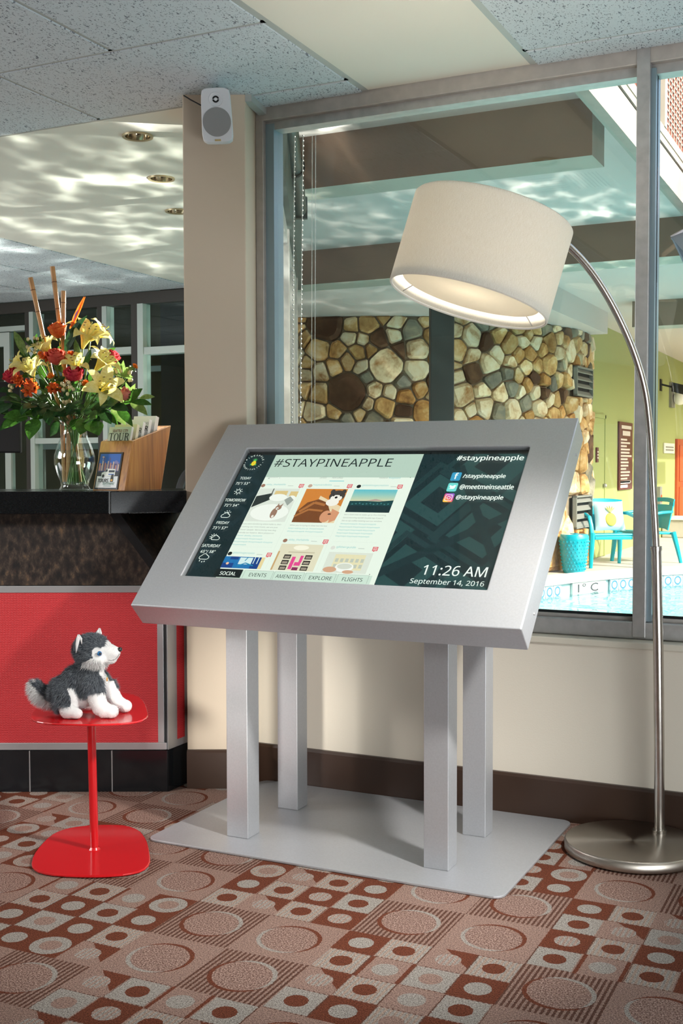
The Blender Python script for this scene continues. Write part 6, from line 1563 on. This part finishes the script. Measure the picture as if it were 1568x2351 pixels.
alstro(loc(168,822,-0.03),(0.2,-0.6,0.7),0.020,'orange red alstroemeria right of the coral rose')
saff(loc(136,866,-0.09),(-0.1,-0.85,0.5),0.017,'orange safflower left of the crimson rose')
saff(loc(214,884,-0.10),(0.1,-0.85,0.5),0.018,'orange safflower right below the crimson rose')
saff(loc(310,840,0.0),(0.7,-0.3,0.6),0.014,'pale orange safflower at the far right tip of the bouquet')
saff(loc(103,812,-0.03),(-0.3,-0.7,0.6),0.013,'rust orange safflower beneath the upper left lily')
berries(loc(178,893,-0.10),12,0.027,'cream berries hanging at the front above the vase neck',3,1)
berries(loc(165,918,-0.09),5,0.020,'lowest cream berries just above the vase rim',2,0)
berries(loc(84,790,0.0),14,0.026,'cream green berries at upper left beside the lily bud',5,1)
berries(loc(284,852,0.0),12,0.030,'cream berries among pale leaves at the right side',8,2)
berries(loc(300,900,0.01),5,0.018,'cream berries low on the right beside the pale pink rose',6,2)
berries(loc(30,888,-0.01),4,0.014,'few cream berries at the left edge under the dark red rose',2,0)
for px,py,ly,d,L,n,lm,wid,lab in [
    (60,918,-0.06,(-1.0,-0.2,0.02),0.085,5,0,0.42,'dark leaf sprig reaching left under the dark red rose'),
    (45,942,-0.04,(-1.0,-0.1,-0.12),0.105,4,0,0.34,'long leaf sprig reaching out past the left edge of the frame'),
    (95,945,-0.09,(-0.75,-0.5,-0.35),0.085,4,1,0.52,'broad leaf sprig drooping at the left of the vase neck'),
    (120,925,-0.10,(-0.35,-0.9,-0.1),0.070,5,0,0.46,'dark leaf sprig at the front left above the vase'),
    (170,930,-0.10,(0.05,-0.95,-0.15),0.065,6,0,0.44,'dark leaf sprig at the front middle above the vase'),
    (205,945,-0.09,(0.5,-0.7,-0.45),0.095,4,1,0.56,'broad bright leaf sprig drooping towards the walnut box'),
    (235,925,-0.07,(0.85,-0.4,-0.12),0.085,5,0,0.44,'dark leaf sprig at the right front of the bouquet'),
    (265,925,-0.02,(1.0,-0.1,0.12),0.095,5,1,0.32,'sunlit leaf sprig reaching right above the brochures'),
    (290,915,0.02,(0.95,0.1,0.22),0.075,4,2,0.34,'pale leaf sprig at the far right tip'),
    (110,875,-0.04,(-0.5,-0.5,0.3),0.060,5,0,0.45,'dark leaf sprig behind the orange red alstroemerias'),
    (160,885,-0.05,(0.0,-0.7,0.3),0.060,6,0,0.46,'dark leaf sprig behind the front berries'),
    (225,905,-0.05,(0.5,-0.6,0.1),0.060,5,0,0.46,'dark leaf sprig behind the lowest lily'),
    (150,845,0.0,(-0.1,-0.2,0.8),0.060,6,1,0.36,'green leaf sprig filling the centre of the bouquet'),
    (90,840,0.02,(-0.6,0.1,0.6),0.065,6,1,0.34,'green leaf sprig behind the left lilies'),
    (225,835,0.03,(0.5,0.1,0.7),0.065,6,1,0.34,'green leaf sprig behind the right lilies'),
    (140,950,0.04,(-0.2,0.6,-0.1),0.080,5,0,0.46,'dark leaf sprig at the back of the vase neck'),
    (205,915,0.05,(0.5,0.6,0.1),0.080,5,0,0.46,'dark leaf sprig at the back right of the bouquet'),
    (138,918,-0.11,(-0.15,-0.9,-0.25),0.06,6,0,0.46,'dark leaf sprig at the centre front beneath the safflowers'),
    (192,915,-0.11,(0.25,-0.9,-0.2),0.06,6,0,0.46,'dark leaf sprig at the centre front beneath the lowest lily'),
    (78,912,-0.08,(-0.6,-0.7,-0.05),0.065,6,0,0.44,'dark leaf sprig beneath the orange red alstroemerias'),
    (110,905,0.05,(-0.6,0.6,0.1),0.080,5,0,0.46,'dark leaf sprig at the back left of the bouquet')]:
    sprig(loc(px,py,ly), d, n, L, lab, lm, wid)
def bud(px,py,ly,d,L,lab):
    p = loc(px,py,ly); t = flower('lily_bud', p, lab, 'flower', 'closed lily buds'); F = frame(d)
    for k in range(3):
        a = 2*pi*k/3; pts = [F @ Vector((r*L*cos(a),r*L*sin(a),z*L)) for r,z in ((0.02,-0.5),(0.10,-0.25),(0.12,0.05),(0.09,0.3),(0.005,0.5))]
        v_,f_ = strip(pts,[0.03*L,0.12*L,0.14*L,0.10*L,0.005*L],F.to_3x3() @ Vector((cos(a),sin(a),0)),-0.35); MB().add(v_,f_).build('petal', M_leafs[1] if k else M_leafs[2], t, smooth=True, fix=False)
    MB().tube([F @ Vector((0,0,-0.5*L)),F @ Vector((0,0,-0.2*L)),F @ Vector((0,0,0.1*L)),F @ Vector((0,0,0.5*L))],[0.04*L,0.10*L,0.11*L,0.005*L],8).build('bud_core', M_leafs[1], t, smooth=True)
    stem_to_vase(t, p, 0.0022, start=F @ Vector((0,0,-0.5*L)))
bud(54,788,-0.01,(-0.42,-0.1,0.9),0.105,'tall green lily bud at the upper left of the bouquet'); bud(213,824,-0.07,(0.42,-0.2,0.9),0.075,'green lily bud before the sunlit lilies'); bud(186,805,-0.03,(-0.12,-0.2,0.95),0.085,'pale green lily bud under the largest lily')
# bamboo sticks
for (x0,y0,x1,y1,ly,r,lab) in ((76,636,103,765,0.0,0.0085,'leftmost bamboo stick leaning left out of the bouquet'),(125,610,143,770,0.01,0.0085,'tallest bamboo stick in the bouquet'),(154,668,152,790,-0.02,0.0085,'shortest upright bamboo stick right of the tallest')):
    a = loc(x0,y0,ly); c = loc(x1,y1,ly); t = flower('bamboo_stick', c, lab, 'stick', 'bamboo sticks in the vase')
    d_ = (c-a); low = c + Vector((0.012 if x0 < 100 else 0.0, 0, -(c.z-0.24))); base = Vector((low.x*0.2-0.018, 0.0, 0.03))
    low.x *= 0.45
    MB().tube([a-c,(0,0,0)],[r,r*0.92],14).build('cane', M_bamb, t, smooth=True); MB().tube([(0,0,0),(low-c),(base-c)],[r*0.92,r*0.9,r*0.9],12).build('lower_cane', M_bamb, t, smooth=True)
    for f in (0.40,0.78): q = (a-c)*f; MB().tube([q-d_.normalized()*-0.001,q+d_.normalized()*-0.0015],r*1.10,14).build('node_ring', M_node, t, smooth=True)
# bird of paradise flower
p = loc(172,770,-0.05); t = flower('strelitzia', p, 'bird of paradise flower with orange spike and dark green beak', 'flower', None)
v_,f_ = strip([loc(163,806,-0.05)-p,loc(170,788,-0.055)-p,loc(182,765,-0.06)-p,loc(198,742,-0.06)-p,loc(213,727,-0.06)-p],[0.006,0.015,0.016,0.009,0.001],(0.1,-1,0.1),0.5); MB().add(v_,f_).build('beak_leaf', M_leafs[0], t, smooth=True, fix=False)
for dx,w in ((0,1.0),(3,0.8)):
    v_,f_ = strip([loc(173+dx,756,-0.05)-p,loc(184+dx,730,-0.05)-p,loc(195+dx,706,-0.05)-p,loc(205+dx,684,-0.05)-p],[0.003*w,0.0065*w,0.0055*w,0.001],(0,-1,0),0.4); MB().add(v_,f_).build('orange_petal', M_bop, t, smooth=True, fix=False)
v_,f_ = strip([loc(181,738,-0.055)-p,loc(188,722,-0.055)-p,loc(193,713,-0.055)-p],[0.001,0.003,0.001],(0,-1,0)); MB().add(v_,f_).build('violet_petal', M_bopb, t, fix=False)
MB().tube([loc(163,806,-0.05)-p,loc(156,870,-0.03)-p,Vector((0.0,0.0,0.23))-p,Vector((0.02,0,0.03))-p],[0.005,0.005,0.005,0.005],10).build('stem', M_bamb, t, smooth=True)

# ------------------------------------------------------------------ plush husky on the red table
TZ = 0.4335
dog = empty('plush_husky', (*wing(-0.762,3.285),TZ), PHI, 'grey and white plush husky sitting on the red side table', 'toy')
b = MB()
for c,r in (((.0,.022,.098),(.044,.043,.044)),((-.034,.022,.060),(.045,.052,.054)),((-.022,-.016,.046),(.037,.024,.043)),((-.018,.062,.046),(.037,.024,.043)),((.010,.022,.064),(.050,.042,.045)),
            ((.036,.022,.100),(.045,.043,.050)),((.050,-.008,.088),(.031,.026,.038)),((.058,.052,.088),(.030,.025,.036)),((.042,.020,.146),(.040,.040,.036)),
            ((.044,.018,.188),(.052,.049,.044)),((.060,-.014,.166),(.031,.024,.024)),((.072,.040,.168),(.028,.022,.022)),((.070,.012,.196),(.032,.034,.024)),
            ((-.012,-.036,.021),(.026,.021,.021)),((.008,-.040,.016),(.020,.017,.0155)),((.000,.074,.020),(.026,.020,.020)),((.020,.074,.016),(.018,.016,.0155)),
            ((.098,.002,.164),(.020,.019,.015))): b.ball(c,r,24,16)
b.tube([(.068,.012,.180),(.088,.006,.181),(.106,.002,.183),(.117,.0,.184)],[.030,.027,.023,.014],20); b.ball((.110,.001,.182),(.018,.021,.019),18,12)
b.tube([(.052,-.010,.084),(.064,-.018,.052),(.076,-.024,.028),(.094,-.028,.0215)],[.026,.0255,.0245,.0215],18); b.ball((.106,-.030,.0195),(.022,.022,.0195),18,12); b.ball((.088,-.028,.019),(.022,.022,.0185),18,12)
b.tube([(.078,.050,.086),(.092,.050,.054),(.106,.049,.030),(.122,.047,.021)],[.024,.0235,.022,.020],18); b.ball((.132,.046,.0185),(.020,.020,.0185),18,12)
b.tube([(-.060,.032,.046),(-.085,.036,.046),(-.108,.038,.054),(-.124,.038,.070),(-.131,.038,.092)],[.026,.026,.025,.021,.013],18)
tmp = b.build('body', mat('tmp',(1,1,1)), None, smooth=True)
rm = tmp.modifiers.new('remesh','REMESH'); rm.mode = 'VOXEL'; rm.voxel_size = 0.0030
sm_ = tmp.modifiers.new('smooth','SMOOTH'); sm_.factor = 0.6; sm_.iterations = 8
bpy.context.view_layer.update()
dme = bpy.data.meshes.new_from_object(tmp.evaluated_get(bpy.context.evaluated_depsgraph_get()))
bpy.data.objects.remove(tmp, do_unlink=True)
dme.name = 'body'; dme.materials.clear(); dme.polygons.foreach_set('use_smooth',[True]*len(dme.polygons))
nv = len(dme.vertices); V = np.empty(nv*3); dme.vertices.foreach_get('co',V); V = V.reshape(-1,3)
NV = np.empty(nv*3); dme.vertices.foreach_get('normal',NV); NV = NV.reshape(-1,3)
def region(P):
    """0 grey long fur, 1 grey head fur, 2 white short plush, 3 white long fur"""
    x,y,z = P[:,0],P[:,1],P[:,2]
    out = np.zeros(len(P),int)
    head = (z > .142) & (x > -.02); out[head] = 1
    cheek = head & (z < .150+(x-.01)*0.48) & (x > .022) & (z > .138); out[cheek] = 3
    out[head & (x > .086)] = 2; out[head & (x > .078) & (np.abs(z-.180) < .022) & (z < .204)] = 2
    for ex,ey,ez in ((.070,-.030,.185),(.082,.050,.187)):
        out[head & ((x-ex)**2+(y-ey)**2+((z-ez)*0.9)**2 < .0165**2)] = 2
    out[(z < .142) & (z > .05) & (x > .064) & (np.abs(y-.020) < .024) & ((x-.064) > (z-.10)*0.05)] = 2
    out[(z < .072) & (x > .040) & (z < .072-(.060-x)*0.3)] = 2
    out[(x > -.006) & (x <= .045) & (z < .056)] = 2
    out[(x > -.042) & (x <= .045) & (z < .036) & ((y < -.020)|(y > .060))] = 2
    out[(np.abs(x-.003-(z-.06)*-0.5) < .010) & (z < .085) & (z > .035) & (y < .0)] = 2
    ty = .042+np.clip((-x-.085),0,1)*0.95
    out[(x < -.066) & (z < ty)] = 3; out[(x < -.122) & (z > .092)] = 3
    return out
reg = region(V)
GREY, LGREY, WHITE = np.array((0.085,0.098,0.115)), np.array((0.30,0.32,0.34)), np.array((0.68,0.67,0.66))
colv = np.where((reg < 2)[:,None], GREY*0.7, WHITE)
ca = dme.color_attributes.new('fur_col','FLOAT_COLOR','POINT'); ca.data.foreach_set('color', np.concatenate([colv,np.ones((nv,1))],1).ravel())
M_fur = bpy.data.materials.new('plush_fur'); M_fur.use_nodes = True; nt = NT(M_fur); p = prin(M_fur); p.inputs['Roughness'].default_value = 0.85; p.inputs['Specular IOR Level'].default_value = 0.15
at = nt.node('ShaderNodeVertexColor', layer_name='fur_col'); nt.L(at.outputs[0], p.inputs['Base Color'])
dme.materials.append(M_fur); body = link('body', dme, dog)
# fur strands
nr_ = np.random.default_rng(3)
dme.calc_loop_triangles(); T = np.array([t.vertices[:] for t in dme.loop_triangles]); A_ = np.linalg.norm(np.cross(V[T[:,1]]-V[T[:,0]],V[T[:,2]]-V[T[:,0]]),axis=1); 
NS = 46000; idx = nr_.choice(len(T),NS,p=A_/A_.sum()); u_ = nr_.random((NS,2)); fl_ = u_.sum(1) > 1; u_[fl_] = 1-u_[fl_]
Pn = V[T[idx,0]]*(1-u_.sum(1))[:,None]+V[T[idx,1]]*u_[:,:1]+V[T[idx,2]]*u_[:,1:]; Nn = NV[T[idx]].mean(1); Nn /= np.linalg.norm(Nn,axis=1)[:,None]
rg_ = region(Pn)
ln = np.select([rg_==0,rg_==1,rg_==2,rg_==3],[.0150,.0120,.0022,.0130])*nr_.uniform(.6,1.15,NS)
ln = np.where((rg_==3)&(Pn[:,0]<-.06), ln*1.35, ln)
flow = np.zeros((NS,3)); hd_ = Pn[:,2] > .142; tl_ = Pn[:,0] < -.062
flow[:] = (-.25,0,-.9); flow[hd_] = (-.75,0,-.25); flow[hd_&(rg_==3)] = (-.2,-.1,-.8); flow[hd_&(Pn[:,0]>.085)] = (.4,0,-.8); flow[tl_] = (-.8,0,.15); flow[tl_&(rg_==3)] = (-.6,0,-.75)
dirs = Nn*0.75+flow*0.75+nr_.normal(0,.22,(NS,3)); dirs /= np.linalg.norm(dirs,axis=1)[:,None]
d2 = dirs+flow*0.6+nr_.normal(0,.15,(NS,3)); d2 /= np.linalg.norm(d2,axis=1)[:,None]
sd3 = np.cross(dirs,nr_.normal(0,1,(NS,3))); sd3 /= np.linalg.norm(sd3,axis=1)[:,None]; wd = np.where(rg_==2,.00035,.00042)[:,None]
m0 = Pn+dirs*ln[:,None]*0.5; m1 = m0+d2*ln[:,None]*0.55
keep_ = (m1[:,2] > 0.0012) & (Pn[:,2] > 0.002); 
vs5 = np.stack([Pn-sd3*wd,Pn+sd3*wd,m0+sd3*wd*.8,m0-sd3*wd*.8,m1],1)[keep_]; kk = len(vs5)
fme = bpy.data.meshes.new('fur'); base = (np.arange(kk)*5)[:,None]
quads = (base+np.array([[0,1,2,3]])); tris = (base+np.array([[3,2,4]]))
fme.from_pydata(vs5.reshape(-1,3).tolist(), [], quads.tolist()+tris.tolist())
cb_ = np.where((rg_<2)[:,None], GREY*nr_.uniform(.5,1.3,(NS,1)), WHITE*nr_.uniform(.9,1.05,(NS,1)))[keep_]; ct_ = np.where((rg_<2)[:,None], GREY+(LGREY-GREY)*nr_.uniform(.1,1.0,(NS,1))**1.5, WHITE*nr_.uniform(.93,1.05,(NS,1)))[keep_]
c5 = np.stack([cb_,cb_,(cb_+ct_)/2,(cb_+ct_)/2,ct_],1).reshape(-1,3)
ca = fme.color_attributes.new('fur_col','FLOAT_COLOR','POINT'); ca.data.foreach_set('color', np.concatenate([c5,np.ones((len(c5),1))],1).ravel()); fme.materials.append(M_fur)
fur = link('fur', fme, dog); fur['kind'] = 'stuff'
# face and ears
M_nose = mat('nose_black', (0.008,0.008,0.009), 0.18, coat=0.6); M_iris = mat('eye_blue', (0.02,0.13,0.32), 0.1, coat=1.0); M_pup = mat('eye_pupil', (0.003,0.003,0.004), 0.05, coat=1.0); M_plush = mat('plush_white', (0.66,0.65,0.64), 0.9); M_greyp = mat('plush_grey', (0.07,0.08,0.095), 0.9); M_thr = mat('thread_black', (0.01,0.01,0.01), 0.8)
MB().ball((.1275,-.0015,.1915),(.0070,.0085,.0068),16,10).build('nose', M_nose, dog, smooth=True)
for ex,ey,ez,n_ in ((.0760,-.0345,.1850,(.55,-.82,.1)),(.0930,.0420,.1890,(.75,.62,.1))):
    e = MB().ball((0,0,0),.0072,16,10).build('eye', M_iris, dog, smooth=True, loc=(ex,ey,ez)); nn_ = Vector(n_).normalized()
    MB().ball(nn_*0.0038,(.0043,.0043,.0043),12,8).build('pupil', M_pup, e, smooth=True)
MB().tube([(.118,-.0205,.1665),(.108,-.0225,.1635),(.098,-.0225,.1640)],.0006,6).tube([(.118,-.0205,.1665),(.125,-.016,.174),(.128,-.010,.181)],.0006,6).tube([(.1125,-.0225,.1660),(.1128,-.0222,.1620)],.0006,6).build('mouth_stitch', M_thr, dog)
for ex,ey,ez,tx,ty,tz,lab in ((.012,-.022,.206,.016,-.030,.2385,'ear'),(.048,.048,.210,.058,.054,.2445,'ear')):
    o_ = Vector((ex,ey,ez)); t_ = Vector((tx,ty,tz)); wv_ = Vector((.017,0,-.004)) if ey < 0 else Vector((.013,.004,-.003)); n_ = Vector((.25,-.95,.1)).normalized()
    b = MB(); q_ = [o_+Vector((-.017,.004,-.004)),o_+Vector((.012,-.002,-.004)),o_+Vector((-.003,.016,-.002)),t_]
    b.tube([o_+Vector((-.004,.004,-.012)),o_*0.7+t_*0.3+Vector((-.004,.003,0)),o_*0.35+t_*0.65+Vector((-.002,.002,0)),t_*0.97+o_*0.03],[.0175,.0150,.0095,.0030],14,flat=0.55)
    er = b.build('ear', M_greyp, dog, smooth=True)
    v_,f_ = strip([t_+Vector((.001,-.003,.001)),t_*0.7+o_*0.3+Vector((.002,-.009,0)),o_*0.8+t_*0.2+Vector((.001,-.0145,0)),o_+Vector((-.001,-.0185,-.018))],[.0020,.0050,.0042,.0006],(.3,-.95,.1),0.15)
    ln_ = MB().add(v_,f_).build('ear_lining', M_plush, er, smooth=True, fix=False); so = ln_.modifiers.new('thick','SOLIDIFY'); so.thickness = .002
    v_,f_ = strip([t_+Vector((.002,-.003,.001)),t_*0.6+o_*0.4+Vector((.010,-.008,.002)),o_+Vector((.014,-.010,.006))],[.0016,.0032,.0008],(.3,-.95,.1),0.15)
    ln_ = MB().add(v_,f_).build('ear_lining', M_plush, er, smooth=True, fix=False); so = ln_.modifiers.new('thick','SOLIDIFY'); so.thickness = .002
# embroidered pineapple on the chest
EMB = Matrix.Translation((.0865,.013,.108)) @ Matrix.Rotation(R(-62),4,'Z') @ Matrix.Rotation(R(90),4,'X') 
EMB = Matrix.Translation((.0865,.008,.108)) @ Matrix(((sin(R(28)),0,cos(R(28)),0),(cos(R(28)),0,-sin(R(28)),0),(0,1,0,0),(0,0,0,1)))
def emb(poly, m, nm, c): MB().add([EMB @ Vector((x,y,c)) for x,y in poly],[tuple(range(len(poly)))]).build(nm, m, dog)
emb(ell(0,-.004,.0036,.0062,16), mat('thread_gold', (0.50,0.22,0.03), 0.8), 'pineapple_patch', .0020)
b = MB()
for a in (-50,-20,20,50): b.add([EMB @ Vector(q) for q in ((-.001,.002,.0021),(.001,.002,.0021),(.0040*sin(R(a)),.005+.0055*cos(R(a)),.0021))],[(0,1,2)])
b.build('pineapple_leaves', mat('thread_green', (0.02,0.16,0.05), 0.8), dog)
for word,a0,a1,up in (('PINEAPPLE',150,30,1),('HOSPITALITY',205,335,0)):
    for k,chh in enumerate(word):
        a = a0+(a1-a0)*k/(len(word)-1); text(chh, dog, (-.0009,-.0009,.0009,.0009), M_thr, M=EMB @ Matrix.Translation((.0115*cos(R(a)),.0160*sin(R(a)),.0024)) @ Matrix.Rotation(R(a-90 if up else a+90),4,'Z'))

finish_texts()
